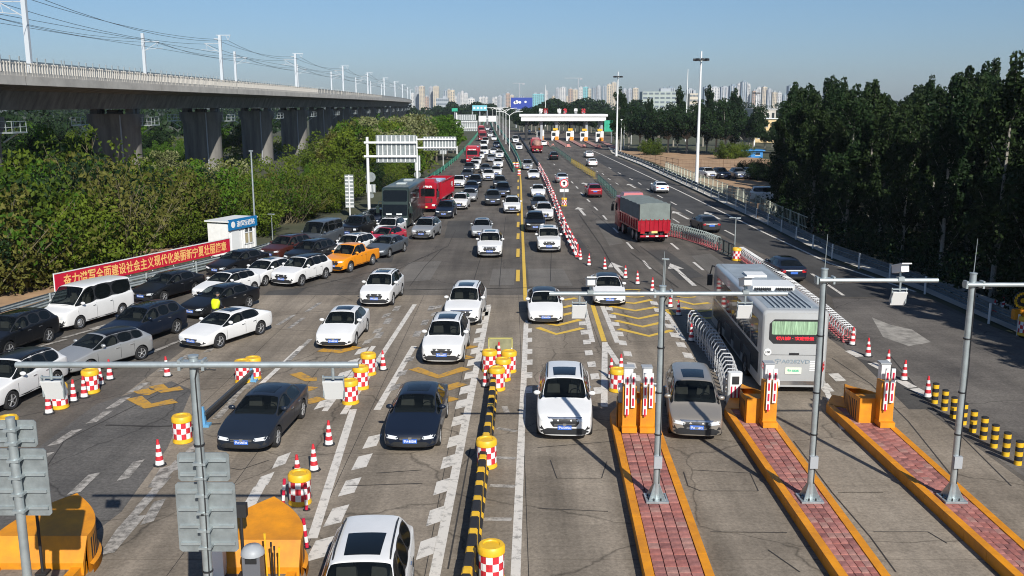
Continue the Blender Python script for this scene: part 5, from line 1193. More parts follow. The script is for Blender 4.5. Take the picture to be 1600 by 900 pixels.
# ---------------------------------------------------------------- railway viaduct
def VX(Y): return -49.6 - (max(0, Y - 150) ** 2) / 10000.0
def VP(Y, dx, z): 
    sl_ = -2 * max(0, Y - 150) / 10000.0; n = Vector((1, -sl_, 0)).normalized()
    return Vector((VX(Y), Y, z)) + n * dx
via = thing('railway_viaduct', 'grey concrete railway viaduct on broad piers curving away above the trees', 'viaduct', (0, 0, 0))
SPAN = 32.7; Y_FIRST = 118 - 5 * SPAN
sec = [(-6, 13.7), (6, 13.7), (6, 12.9), (3.7, 12.45), (2.9, 10.7), (-2.9, 10.7), (-3.7, 12.45), (-6, 12.9)]
M_FENCEW = mat('white_baluster', (.46, .44, .40), .6)
M_SCREEN = mat('grey_noise_screen', (.13, .17, .20), .5, noise=.15)
for k in range(36):
    y0, y1 = Y_FIRST + k * SPAN, Y_FIRST + (k + 1) * SPAN - .08
    nsub = 3; b_ = MB(); vs = []
    for i in range(nsub + 1):
        Y = y0 + (y1 - y0) * i / nsub; vs += [VP(Y, x, z) for x, z in sec]
    n = len(sec); b_.add(vs, [(i * n + j, i * n + (j + 1) % n, (i + 1) * n + (j + 1) % n, (i + 1) * n + j) for i in range(nsub) for j in range(n)] + [tuple(range(n)), tuple(nsub * n + j for j in range(n))[::-1]])
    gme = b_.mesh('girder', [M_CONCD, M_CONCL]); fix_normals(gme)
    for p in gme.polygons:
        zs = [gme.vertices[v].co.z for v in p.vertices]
        if min(zs) > 12.8: p.material_index = 1  # pale fascia; box and soffit keep the grey darkened for deck shade
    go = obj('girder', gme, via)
    fe = MB()
    for i in range(nsub):
        Ya, Yb = y0 + (y1 - y0) * i / nsub, y0 + (y1 - y0) * (i + 1) / nsub
        a, b = VP(Ya, 5.8, 13.7), VP(Yb, 5.8, 13.7); fe.bar(a + Vector((0, 0, .16)), b + Vector((0, 0, .16)), .16, .32).bar(a + Vector((0, 0, 1.08)), b + Vector((0, 0, 1.08)), .12, .10)
        if y0 > 215: fe.bar(a + Vector((0, 0, .70)), b + Vector((0, 0, .70)), .06, .70)
    fe.build('parapet_rail', M_FENCEW, go)
    if y0 < 330:
        ps = MB(); st = 1.0 if y0 < 215 else 2.0; Y = y0
        while Y < y1:
            p = VP(Y, 5.83, 13.7); big = int(round((Y - y0) / st)) % 2 == 0
            ps.box((p.x, p.y, 14.3), (.14 if big else .10, .14 if big else .10, 1.2 if big else .7)); Y += st / (1 if y0 > 215 else 2)
        ps.build('parapet_post', M_FENCEW, go, kind='stuff')
        sp = MB(); Y = y0
        while Y < y1:
            p = VP(Y, -5.8, 13.7); sp.box((p.x, p.y, 15.1), (.12, .14, 2.9)); Y += 2
        sp.build('screen_post', M_STEEL, go, kind='stuff')
        sc = MB()
        for i in range(nsub): sc.bar(VP(y0 + (y1 - y0) * i / nsub, -5.9, 14.95), VP(y0 + (y1 - y0) * (i + 1) / nsub, -5.9, 14.95), .05, 2.3)
        sc.build('noise_screen', M_SCREEN, go)
    if k >= 3 and y0 < 700:
        p = VP(y0, 0, 0); ang = math.atan2(2 * max(0, y0 - 150) / 10000.0, 1)
        def rr(hw, hd): return [(hw * sx + (hd * math.cos(R(a)) - hd) * (1 if sx > 0 else -1) * (1 if True else 0), hd * math.sin(R(a))) for sx, angs in ((1, (-90, -60, -30, 0, 30, 60, 90)), (-1, (90, 60, 30, 0, -30, -60, -90))) for a in angs]
        pm = MB(); secs = [(-.1, 3.0, 1.25), (8.3, 3.0, 1.25), (9.1, 3.45, 1.5), (10.1, 3.5, 1.55)]; vs = []
        for z, hw, hd in secs: vs += [(x, y, z) for x, y in rr(hw, hd)]
        n = 14; pm.add(vs, [(i * n + j, i * n + (j + 1) % n, (i + 1) * n + (j + 1) % n, (i + 1) * n + j) for i in range(3) for j in range(n)] + [tuple(3 * n + j for j in range(n))])
        po = pm.build('pier', M_CONCD, via, smooth=True); po.location = p; po.rotation_euler = (0, 0, ang)
        for x in (-2.2, 2.2):
            for y in (-.7, .7): MB().box((x, y, 10.4), (.9, .8, .6)).build('bearing', M_CONCD, po)
        MB().box((0, 0, 10.35), (1.4, 1.6, .5)).build('seat_block', M_CONCD, po)
        MB().tube((1.2, -1.42, 0), (1.2, -1.60, 10.0), .10, 8).build('drain_pipe', M_GREY, po)
        for sx in (-1, 1):
            wk = MB(); wk.box((sx * 4.3, 0, 8.7), (1.4, 2.6, .12)); wk.bar((sx * 3.4, 0, 7.8), (sx * 4.8, 0, 8.65), .12, .12)
            for yy in (-1.25, 1.25):
                for zz in (9.2, 9.7): wk.bar((sx * 3.6, yy, zz), (sx * 4.98, yy, zz), .05, .05)
                for xx in (3.8, 4.4, 4.95): wk.box((sx * xx, yy, 9.2), (.06, .06, 1.0))
            for zz in (9.2, 9.7): wk.bar((sx * 4.97, -1.25, zz), (sx * 4.97, 1.25, zz), .05, .05)
            wk.build('service_walkway', M_STEEL, po)
# catenary masts and wires
M_MAST = mat('mast_steel', (.58, .62, .65), .45, metal=.3)
GM = 'catenary masts on the viaduct'
def mast(Y, side, label, H=7.9):
    p = VP(Y, 5.1 * side, 13.7); t = thing('catenary_mast', label, 'catenary mast', p, 0, GM)
    MB().box((0, 0, H / 2), (.40, .40, H)).build('pole', M_MAST, t)
    s = -side; c = MB()
    c.path([(0, 0, H - 2.6), (s * 2.2, 0, H - 1.3)], .05, 5).path([(0, 0, H - 1.2), (s * 2.4, 0, H - 1.2)], .05, 5).path([(s * .5, 0, H - 2.3), (s * 2.9, 0, H - 2.1)], .04, 5).path([(s * 2.2, 0, H - 1.3), (s * 2.0, 0, H - 2.15)], .03, 5)
    c.build('cantilever', M_MAST, t)
    if side > 0: MB().box((.55, 0, H + .02), (2.2, .10, .10)).path([(.9, 0, H), (1.25, 0, H - .75)], .04, 5).path([(1.6, 0, H), (1.25, 0, H - .75)], .04, 5).tube((-.25, 0, H - .55), (-.9, 0, H - .55), .09, 6).build('head_bracket', M_MAST, t)
    return t
near_Y = [88, 146, 197, 257, 310, 365, 420, 480, 550, 630]; far_Y = [142, 189, 247, 300, 360, 415, 475]
for i, Y in enumerate(near_Y): mast(Y, 1, 'steel catenary mast on the near edge of the viaduct, %s from the frame edge' % nth(i))
for i, Y in enumerate(far_Y): mast(Y, -1, 'steel catenary mast on the far edge of the viaduct, %s from the frame edge' % nth(i))
def wire(Ys, side, dx, zh, sag, label, r=.028):
    t = thing('overhead_wire', label, 'wire', VP(Ys[0], 5.1 * side + dx, 13.7 + zh), 0, 'overhead wires of the railway'); o = t.location.copy(); b_ = MB()
    for Ya, Yb in zip(Ys[:-1], Ys[1:]):
        pts = []
        for i in range(9):
            f = i / 8; pts.append(VP(Ya + (Yb - Ya) * f, 5.1 * side + dx, 13.7 + zh - sag * 4 * f * (1 - f)) - o)
        b_.path(pts, r, 4)
    b_.build('wire', mat('wire_dark', (.05, .055, .06), .6), t)
nY = [-30, 30] + near_Y; fY = [-25, 35, 90] + far_Y
for side, dx, zh, sag, lab in ((1, 1.25, 7.1, 1.2, 'dark overhead feeder wire on brackets over the near edge of the viaduct'), (1, -.7, 7.3, .8, 'dark return wire beside the near viaduct masts'), (1, -2.2, 6.6, .9, 'messenger wire over the near railway track'), (1, -2.6, 5.65, .05, 'contact wire over the near railway track'),
                               (-1, .5, 7.1, .9, 'dark overhead feeder wire along the far viaduct masts'), (-1, 2.3, 6.6, .9, 'messenger wire over the far railway track'), (-1, 2.7, 5.65, .05, 'contact wire over the far railway track')):
    wire(nY if side > 0 else fY, side, dx, zh, sag, lab)

# ---------------------------------------------------------------- hut, banner, gantry signs
ha = G(401, 392); hd = Vector((-.345, -.94, 0)).normalized(); hn = Vector((hd.y, -hd.x, 0))      # along the guardrail, and away from the road
t = thing('roadside_hut', 'small white hut with a blue sign over its window behind the guardrail', 'hut', ha, math.atan2(hd.y, hd.x))
# local x runs towards the camera, local -y faces away from the road
HW, HD, HH = 3.4, 1.8, 2.62
wl = MB(); sgn = 1 if hn.dot(Vector((-1, 0, 0))) > 0 else -1
def LY(y): return y * (-1 if sgn > 0 else 1)       # y measured away from the road
wl.box((HW / 2, LY(HD / 2), HH / 2 - .05), (HW, HD, HH - .1)); wl.build('wall', M_WHITE, t)
for k in range(7): MB().box((.25 + k * .5, LY(-.02), 1.28), (.03, .03, 2.4)).build('wall_rib', M_WHITEM, t)
MB().box((HW / 2, LY(HD / 2), HH + .04), (HW + .3, HD + .3, .10)).build('roof', M_WHITEM, t)
sg = MB().box((HW / 2, LY(-.12), HH - .22), (HW + .05, .10, .78)).build('sign_board', mat('blue_sign', (.01, .16, .38), .4), t)
fm = face_mat((HW / 2 - .22, LY(-.175), HH - .22), (-1 if sgn > 0 else 1, 0, 0), (0, 0, 1)) if False else None
def hut_face(x, y, z): return face_mat((x, LY(y), z), (-1, 0, 0) if LY(1) < 0 else (1, 0, 0), (0, 0, 1))
text('lettering', '治超劝返站', .46, M_WHITE, sg, hut_face(HW / 2 - .28, -.18, HH - .22), .003, .012, fit=(2.2, .46))
em = MB().tube((0, 0, 0), (0, 0, .006), .24, 18).tube((0, .12, 0), (0, .12, .008), .10, 12).mesh('emblem', M_WHITE); em.transform(hut_face(HW / 2 + 1.25, -.172, HH - .22)); obj('emblem', em, sg)
wf = MB(); wx, wz = .95, 1.38
win = MB().box((wx, LY(.0), wz), (1.0, .05, 1.22)).build('window', M_GLASSC, t)
for x, z, a, b in ((wx, wz + .62, 1.1, .07), (wx, wz - .62, 1.1, .07), (wx - .52, wz, .07, 1.24), (wx + .52, wz, .07, 1.24), (wx, wz, .08, 1.22), (wx, wz + .22, 1.0, .07)): wf.box((x, LY(-.04), z), (a, .06, b))
wf.build('frame', M_WHITEM, win)
for x in (-.25, .25): MB().box((wx + x, LY(-.03), wz - .2), (.36, .012, .72)).build('curtain', mat('curtain', (.40, .34, .20), .8, noise=.4, scale=6, stretch=(6, 1, .4)), win)
MB().box((2.6, LY(-.02), 1.0), (.9, .06, 1.95)).build('door', M_WHITEM, t)
ba, bb = G(88, 455, .85), G(360, 393, .85); bd = (bb - ba).normalized(); Lb = (bb - ba).length
t = thing('banner', 'long red banner with yellow Chinese lettering behind the guardrail', 'banner', (ba.x, ba.y, 0), math.atan2(bd.y, bd.x))
MB().box((Lb / 2, .03, .85 + .48), (Lb, .05, .96)).build('cloth', mat('banner_red', (.52, .008, .035), .6, noise=.12, scale=1.5), t)
for k in range(9): MB().tube((Lb * k / 8, .10, -.1), (Lb * k / 8, .10, 1.85), .035, 8).build('post', M_WHITEM, t)
MB().box((Lb / 2, .02, 1.83), (Lb, .07, .05)).build('top_rail', M_WHITEM, t)
SL = '奋力谱写全面建设社会主义现代化美丽新宁夏壮丽篇章'
yl = mat('banner_yellow', (.85, .50, .16), .6)
for i, chx in enumerate(SL): text('character', chx, .72, yl, t, face_mat((Lb * (.055 + .90 * i / (len(SL) - 1)), .0, 1.32), (1, 0, 0), (0, 0, 1)), .003, .012, fit=(.56, .68))

def sign_gantry(label, base, H, arm_px, panels, arms, circles=(), group='roadside sign gantries', r=.16):
    """Cantilever mast with sign panels seen from the back; heights in picture rows."""
    b = G(*base); t = thing('sign_gantry', label, 'sign gantry', b, 0, group)
    h = HY(b.y, H); MB().tube((0, 0, -.1), (0, 0, h), r, 12, r2=r * .9).build('pole', M_WHITEM, t, smooth=True)
    for y in arms:
        z = HY(b.y, y); x0, x1 = arm_x(arm_px[0], b.y, z) - b.x, arm_x(arm_px[1], b.y, z) - b.x; MB().box(((x0 + x1) / 2, -.14, z), (x1 - x0, .16, .20)).build('arm', M_WHITEM, t)
    for x0, x1, y0, y1 in panels:
        z0, z1 = HY(b.y, y1), HY(b.y, y0); a, c = arm_x(x0, b.y, z0) - b.x, arm_x(x1, b.y, z0) - b.x
        p = MB().box(((a + c) / 2, .10, (z0 + z1) / 2), (c - a, .05, z1 - z0)).build('sign_panel', M_SIGNB, t)
        n = max(3, int((c - a) / .42)); rb = MB()
        for k in range(n): rb.box((a + (c - a) * (k + .5) / n, .05, (z0 + z1) / 2), (.09, .05, z1 - z0 - .1))
        rb.build('rib', M_WHITEM, p)
    for x, y, rr in circles:
        z = HY(b.y, y); xx = arm_x(x, b.y, z) - b.x; MB().tube((xx, .22, z), (xx, .26, z), rr, 20).build('round_sign_back', M_SIGNB, t)
    return t
sign_gantry('tall cantilever gantry with a large ribbed sign back and round signs below', (577, 335), 214, (569, 651), [(588, 651, 211, 254), (572, 587, 288, 301)], (222.5, 244), [(578.5, 277, .52), (580, 306, .26)])
sign_gantry('cantilever gantry with a long low sign back above the red truck', (652, 289), 213, (652, 713), [(661, 713, 213.5, 235), (648, 657, 243, 267)], (217.5, 230.5), [(652, 273, .5)])
sign_gantry('far cantilever gantry with three stacked white sign backs', (714, 240), 176, (711, 746), [(713, 744, 179, 188), (718, 746, 188.5, 200), (719, 746, 200.5, 205)], (190.5, 200))
sign_gantry('small post with a square sign back below the long low sign', (692.5, 260), 235, (690, 694), [(687, 698, 235, 241)], (), r=.07)
for px, lab in ((760, 'farthest white sign gantry over the inbound queue'),):
    b = G(778, 196); t = thing('sign_gantry', lab, 'sign gantry', b, 0, 'roadside sign gantries'); z0, z1 = HY(b.y, 190), HY(b.y, 181); MB().tube((0, 0, 0), (0, 0, z1), .2, 8).build('pole', M_WHITEM, t)
    for a, c in ((748, 760), (763, 775)): MB().box((arm_x((a + c) / 2, b.y, z0) - b.x, 0, (z0 + z1) / 2), (arm_x(c, b.y, z0) - arm_x(a, b.y, z0), .2, z1 - z0)).build('sign_panel', M_WHITEM, t)
    MB().box((arm_x(762, b.y, z0) - b.x, .2, (z0 + z1) / 2), (9, .2, .3)).build('arm', M_WHITEM, t)
b = G(547, 337); t = thing('narrow_sign', 'tall narrow double column sign back on a post beside the big gantry', 'road sign', b)
MB().tube((0, 0, -.1), (0, 0, HY(b.y, 273)), .07, 10).build('post', M_WHITEM, t)
z0, z1 = HY(b.y, 325), HY(b.y, 273)
for sx in (-.24, .24):
    p = MB().box((sx, .10, (z0 + z1) / 2), (.42, .04, z1 - z0)).build('sign_panel', M_SIGNB, t); q = MB()
    for k in range(9): q.box((sx, .06, z0 + (z1 - z0) * (k + .5) / 9), (.34, .03, .12))
    q.build('rib', M_WHITEM, p)
def high_mast(label, base, top, ring=True, rows=None):
    b = G(*base) if len(base) == 2 else Vector(base); h = HY(b.y, top); t = thing('high_mast', label, 'light mast', b, 0, 'tall light masts')
    MB().tube((0, 0, -.1), (0, 0, h), .26, 12, r2=.10).build('pole', M_WHITEM, t, smooth=True)
    if ring:
        zz = h - 1.2; MB().lathe([(.55, 0), (.62, 0), (.62, .12), (.55, .12), (.55, 0)], 16, (0, 0, zz)).box((0, 0, zz + .06), (1.2, .06, .06)).box((0, 0, zz + .06), (.06, 1.2, .06)).build('ring', M_STEEL, t)
        for k in range(8):
            a = k * math.pi / 4; MB().box((.85 * math.cos(a), .85 * math.sin(a), zz + .1), (.42, .36, .30), a).build('floodlight', M_TRIM, t)
    return t
high_mast('tall white light mast with floodlights beside the dirt lot', (1088, 294), 80)
high_mast('white light mast with floodlights at the toll canopy end', (963, 244), 112)
high_mast('tall white mast rising behind the dark trees right of the toll canopy', (PY(300, 1071), 300, 0), 108, False)
high_mast('white mast far beyond the toll canopy roof', (PY(520, 852), 520, 0), 133, False)
high_mast('white lamp mast by the yellow house beyond the trees', (PY(260, 1178), 260, 0), 139, True)
for i, (x, y, tp, ar) in enumerate([(796, 236, 174, 1), (790.5, 225, 169, -1), (786, 218, 170, -1), (781, 211, 168, 1), (776, 204, 168, 1), (770, 199, 168, -1)]):
    b = G(x, y); h = HY(b.y, tp); t = thing('median_lamp', 'white double arm lamp on the green median, %s from the near end' % nth(i), 'street lamp', b, 0, 'white lamps on the green median')
    MB().tube((0, 0, 0), (0, 0, h - 1), .13, 8, r2=.08).path([(0, 0, h - 1), (1.2, 0, h - .2), (2.6, 0, h)], .08, 6).path([(0, 0, h - 1), (-1.2, 0, h - .2), (-2.6, 0, h)], .08, 6).build('pole', M_WHITEM, t)
    for sx in (-1, 1): MB().box((sx * 2.9, 0, h), (.8, .3, .12)).build('lamp_head', M_WHITEM, t)
for i, (x, y, tp) in enumerate([(970, 236, 187), (986, 225, 170), (974.5, 232, 197)]):
    b = G(x, y); h = HY(b.y, tp); t = thing('yard_lamp', 'slim pale lamp post in front of the bare trees, %s counting from the toll end' % nth(i), 'lamp post', b, 0, 'slim lamp posts by the dirt lot'); MB().tube((0, 0, -.1), (0, 0, h), .10, 8).box((0, 0, h), (.5, .3, .14)).build('pole', M_WHITEM, t)

# ---------------------------------------------------------------- far toll station
TY = 303.0
t = thing('toll_canopy', 'long white toll station canopy on dark columns with red roof characters', 'toll station', (PY(TY, 880), TY, 0)); ox = t.location.x
xa, xb = arm_x(813, TY, 7) - ox, arm_x(948, TY, 7) - ox; zt, zm, zb_ = HY(TY, 178.5), HY(TY, 182), HY(TY, 189)
MB().box(((xa + xb) / 2, 6, (zt + zm) / 2), (xb - xa + .6, 13, zt - zm)).build('roof_slab', M_WHITE, t)
MB().box(((xa + xb) / 2, 6, (zm + zb_) / 2 - .03), (xb - xa - .5, 12.2, zm - zb_)).build('fascia', M_WHITE, t)
for k in range(6):
    x = xa + 2.0 + (xb - xa - 3.4) * k / 5
    for y in (2, 10): MB().box((x, y, zb_ / 2), (.75, .75, zb_ - .08)).build('column', M_TRIM if k in (0, 3) else M_GREY, t)
for i, (px, chx, m) in enumerate(((845, '银', M_WHITE), (853, '川', M_RED), (874, '南', M_WHITE), (883, '收', M_RED), (900, '费', M_WHITE), (912, '站', M_RED))):
    x = arm_x(px, TY, 8) - ox
    text('roof_character', chx, 1.6, m, t, face_mat((x, 1.0, zt + 1.05), (-1, 0, 0), (0, 0, 1)), .08, .04, fit=(1.3, 1.6)); MB().box((x, 1.2, zt + .6), (.8, .08, 1.2)).build('letter_frame', M_GREY, t)
for i, px in enumerate((842, 865, 888, 910, 934)):
    yb_ = 218.8 + i * .6; b = G(px, yb_); k_ = thing('toll_booth', 'white toll booth with a yellow top sign, %s from the queue side' % nth(i), 'toll booth', b, 0, 'toll booths under the far canopy')
    MB().box((0, 0, 1.5), (1.5, 2.6, 2.9)).build('cabin', M_WHITE, k_); MB().box((0, -1.31, 2.0), (1.1, .04, 1.1)).build('window', M_GLASSC, k_)
    MB().box((.5, -1.4, 3.6), (1.5, .15, .7)).build('yellow_sign', M_YELP, k_); MB().box((1.2, -1.45, 1.9), (.9, .1, 2.6)).build('white_panel', M_WHITE, k_)
    e = G(px + 2 + (px - 880) * .06 + 16, yb_ + 10) - b; e.z = 0
    q = MB(); nn = Vector((e.y, -e.x, 0)).normalized()
    i_ = thing('toll_island', 'red paved island before the far toll booths, %s from the queue side' % nth(i), 'traffic island', b + Vector((.9, -1.8, 0)), 0, 'far toll islands')
    MB().bar((0, 0, .12), e + Vector((0, 0, .12)), 1.6, .24).build('paving', M_PAVER[1], i_); MB().box((0, -.4, .7), (1.2, .9, 1.3)).build('orange_block', M_ORANGE, i_); MB().box((e.x, e.y, .45), (.9, .8, .7), taper=.7).build('nose', mat('pink_nose', (.55, .20, .17), .6), i_)
b = Vector((PY(285, 955), 285, 0)); t = thing('green_sign', 'green sign back on a post at the end of the toll canopy', 'road sign', b)
MB().tube((0, 0, 0), (0, 0, HY(285, 188)), .12, 8).build('post', M_STEEL, t); z0, z1 = HY(285, 205.5), HY(285, 188); x0 = arm_x(944, 285, z0) - b.x; x1 = arm_x(957.5, 285, z0) - b.x
MB().box(((x0 + x1) / 2, -.15, (z0 + z1) / 2), (x1 - x0, .08, z1 - z0)).build('panel', mat('sign_green', (.02, .36, .22), .5, noise=.3, scale=.6, stretch=(3, 1, 1)), t)
def billboard(label, Y, x0, x1, y0, y1, m, legs=2, blobs=()):
    z0, z1 = HY(Y, y1), HY(Y, y0); a, c = arm_x(x0, Y, z0), arm_x(x1, Y, z0); t = thing('billboard', label, 'billboard', ((a + c) / 2, Y, 0), 0, 'far billboards')
    MB().box((0, 0, (z0 + z1) / 2), (c - a, .8, z1 - z0)).build('panel', m, t)
    for k in range(legs): MB().tube(((k - (legs - 1) / 2) * (c - a) * .5, .5, 0), ((k - (legs - 1) / 2) * (c - a) * .5, .5, z0 + .5), .35, 8).build('leg', M_GREY, t)
    for fx, fz, fw, fh in blobs: MB().prism([(math.cos(q * .5236) * fw * (c - a), math.sin(q * .5236) * fh * (z1 - z0)) for q in range(12)], 0, .05).build('white_shape', M_WHITE, t)if False else MB().lathe([(.001, -.44), (fw * (c - a), -.44), (fw * (c - a), -.40)], 14, (fx * (c - a), 0, z0 + fz * (z1 - z0)), axis='Y').build('white_shape', M_WHITE, t)
billboard('dark blue billboard with white patches beyond the toll canopy', 480, 798, 832, 152.5, 170, mat('billboard_blue', (.02, .05, .30), .5), 2, ((-.30, .55, .07, 0), (-.22, .60, .08, 0), (-.08, .58, .06, 0), (.18, .62, .05, 0)))
billboard('pale teal billboard with four white discs over the far road', 560, 738, 761, 164.5, 173, mat('billboard_teal', (.16, .46, .55), .5), 3, ((-.36, .5, .07, 0), (-.12, .5, .07, 0), (.12, .5, .07, 0), (.36, .5, .07, 0)))
billboard('small green sign board beyond the far left trees', 520, 706, 715, 169, 174, mat('sign_green', (.02, .36, .22), .5), 1)

# yellow house, white low building, blue shed beyond the dirt lot
def house(label, cat, Y, x0, x1, y0, y1, m, depth=10, floors=2, bays=3, roof=M_WHITEM, name='house'):
    z1 = HY(Y, y0); a, c = arm_x(x0, Y, z1 * .7), arm_x(x1, Y, z1 * .7); t = thing(name, label, cat, ((a + c) / 2, Y + depth / 2, 0), 0)
    W_ = c - a; MB().box((0, 0, z1 / 2 - .1), (W_, depth, z1 + .2)).build('wall', m, t); MB().box((0, 0, z1 + .12), (W_ + .8, depth + .8, .24)).build('roof', roof, t)
    for f in range(floors):
        for b_ in range(bays):
            x = -W_ / 2 + W_ * (b_ + .5) / bays; z = z1 * (f + .55) / floors
            w_ = MB().box((x, -depth / 2 - .01, z), (W_ / bays * .45, .08, z1 / floors * .42)).build('window', M_GLASSC, t)
            MB().box((x, -depth / 2 - .06, z - z1 / floors * .23), (W_ / bays * .5, .14, .12)).build('sill', M_WHITEM, w_)
    return t
house('yellow house between the dark trees beyond the dirt lot', 'house', 290, 1181, 1214, 186, 205, mat('yellow_render', (.62, .47, .25), .8), 9, 2, 3)
house('grey and white low building behind the yellow house', 'building', 330, 1178, 1212, 171, 187, M_CONCL, 14, 2, 4)
house('long white low building glimpsed between the right trees', 'building', 300, 1372, 1462, 169, 205, M_WHITE, 14, 2, 8)
house('white low building glimpsed left of the tall poplars', 'building', 330, 1270, 1310, 165, 200, mat('cream_render', (.55, .48, .36), .8), 14, 2, 4)
house('small blue shed at the back of the dirt lot', 'shed', 205, 1160, 1192, 236, 247, mat('blue_sheet_metal', (.03, .20, .48), .5), 5, 1, 2, mat('blue_sheet_metal', (.03, .20, .48), .5), 'shed')
# wire fences round the dirt lot
def picket(label, pix, step, h, m, pm, zb=-.05):
    Q = [G(*p) for p in pix]; t = thing('mesh_fence', label, 'fence', Q[0] + Vector((0, 0, zb)), 0, 'fences round the dirt lot')
    po = MB().box((0, 0, h / 2), (.10, .10, h)).mesh('post', pm)
    for a, b in zip(Q[:-1], Q[1:]):
        n = max(1, int((b - a).length / step))
        for i in range(n):
            p, q = a.lerp(b, i / n) - Q[0], a.lerp(b, (i + 1) / n) - Q[0]; obj('post', po, t, p); up = Vector((0, 0, 1)); pn = MB()
            for z in (.15, h * .5, h - .08): pn.bar(p + up * z, q + up * z, .04, .05)
            for k in range(1, 6): pn.bar(p.lerp(q, k / 6) + up * .12, p.lerp(q, k / 6) + up * (h - .06), .02, .02)
            pn.build('mesh_panel', m, t)
    return t
M_FP = mat('pale_green_fence', (.42, .44, .36), .6)
picket('pale mesh fence between the guardrail and the dirt lot', [(1040, 270), (1100, 296), (1180, 330), (1210, 348), (1260, 372)], 2.4, 1.9, M_FP, M_FP)
picket('brown fence at the back of the dirt lot', [(1000, 250), (1060, 262), (1130, 262), (1200, 264)], 3.5, 1.6, mat('rusty_fence', (.16, .10, .06), .8), mat('rusty_fence', (.16, .10, .06), .8))
picket('rusty fence below the parked white off-roader', [(1183, 340), (1222, 335), (1250, 352)], 2.2, 1.5, mat('rusty_fence', (.16, .10, .06), .8), mat('rusty_fence', (.16, .10, .06), .8))
picket('weathered fence in the bushes at the left frame edge', [(-20, 428), (20, 412), (45, 398)], 2.5, 1.8, mat('rusty_fence', (.16, .10, .06), .8), mat('pale_wood', (.34, .26, .16), .8))

# ---------------------------------------------------------------- city skyline
CC = {'w': mat('tower_white', (.62, .61, .59), .8, noise=.06), 'c': mat('tower_cream', (.58, .50, .38), .8), 'b': mat('tower_brown', (.42, .31, .24), .8), 'g': mat('tower_grey', (.34, .37, .40), .8), 't': mat('tower_teal', (.20, .47, .50), .7), 'd': mat('tower_bluegrey', (.20, .26, .31), .6)}
M_BAY = mat('tower_window_band', (.13, .16, .19), .35)
towers = [(643, 648, 146, 'w'), (649, 655, 136, 'g'), (656, 664, 135, 'c'), (664.5, 670, 151, 'b'), (671, 677, 136, 'g'), (677.5, 686.5, 135, 'c'), (694, 699.5, 141, 'd'), (700, 704, 140, 'c'), (704.5, 710.5, 141, 'c'), (710.5, 714.5, 151, 'w'), (715, 720, 146, 'g'), (720.5, 725, 143, 'w'), (725.5, 731, 146, 'w'), (732, 742, 154, 'w'), (749, 753, 152, 'w'), (754, 758, 151, 'w'), (758.5, 762.5, 152, 'w'),
          (769, 772.5, 153, 'w'), (773, 777, 152, 'w'), (778, 784, 150, 'g'), (784.5, 790, 148, 'd'), (790.5, 797, 146, 'b'), (797, 803, 149, 'c'), (808, 818, 150, 'd'), (832, 841, 147, 't'), (841, 850, 147, 't'), (852, 856, 142, 'w'), (862, 867, 150, 'c'), (868, 874, 138, 'g'), (875, 884, 137, 'w'), (884.5, 890, 150, 'c'), (888, 894, 139, 'b'), (895, 902, 140, 'c'), (904, 910, 137, 'w'), (910.5, 918, 136, 't'), (918.5, 923, 139, 'c'),
          (925, 931, 137, 'd'), (931.5, 938, 135, 'g'), (940, 947, 134, 'd'), (948, 954.5, 132, 'c'), (955, 962, 129, 'c'), (965, 971, 142, 'w'), (972, 979, 140, 'g'), (980, 987, 139, 'g'), (988, 996, 138, 'c'), (1033, 1041, 138, 'd'), (1042, 1052, 137, 'd'), (1072, 1082, 140, 'g'), (1098, 1108, 136, 'd'), (1109, 1122, 137, 'w'), (1124, 1138, 136, 'g'), (1138, 1150, 134, 'd'), (1150, 1156, 131, 'w'), (1156, 1165, 128, 'd'), (1165.5, 1170, 132, 'w'),
          (1174, 1180, 142, 'b'), (1181, 1188, 137, 'w'), (1189, 1196, 136, 'c'), (1197, 1204, 140, 'g'), (1205, 1212, 144, 'c'), (1213, 1219, 145, 'w'), (1222, 1228, 148, 'd'), (1229, 1240, 134, 'd'), (1260, 1267, 148, 'g'), (1268, 1275, 147, 'w'), (1276, 1283, 148, 'g'), (1286, 1300, 135, 'd'), (1334, 1338, 158, 'w'), (1425, 1434, 158, 'g'), (1478, 1484, 150, 'd')]
rc = random.Random(5)
for i, (x0, x1, yt, c_) in enumerate(towers):
    Y = rc.uniform(1900, 2600); z = HY(Y, yt); W_ = (x1 - x0) / FPX * Y; D = W_ * rc.uniform(.8, 1.2); X = PY(Y, (x0 + x1) / 2)
    cn = {'w': 'white', 'c': 'cream', 'b': 'brown', 'g': 'grey', 't': 'teal netted', 'd': 'blue grey'}[c_]
    t = thing('apartment_tower', '%s high-rise on the skyline, %s counting from the viaduct side' % (cn, nth(i)), 'tower', (X, Y, 0), 0, 'high-rises on the skyline')
    MB().box((0, 0, z / 2), (W_, D, z)).build('wall', CC[c_], t)
    nb = 2 if W_ < 9 else 3; ba_ = MB(); pr = MB()
    for k in range(nb):
        x = -W_ / 2 + W_ * (k + .5) / nb
        for f in range(int(z / 3.2)): ba_.box((x, -D / 2 - .05, 2 + f * 3.2), (W_ / nb * .42, .3, 1.7)); ba_.box((W_ / 2 + .05, -D * .3 + D * .6 * k / max(1, nb - 1), 2 + f * 3.2), (.3, D * .18, 1.7))
        pr.box((x + W_ / nb * .36, -D / 2 - .5, z / 2 - .3), (W_ / nb * .22, 1.2, z - .8))
    ba_.build('window_row', M_BAY, t, kind='stuff'); pr.build('balcony_bay', CC['w' if c_ in 'gd' else c_], t)
    MB().box((0, 0, z + 1.5), (W_ * .45, D * .45, 3)).build('roof_house', CC['g' if c_ != 'd' else 'd'], t)
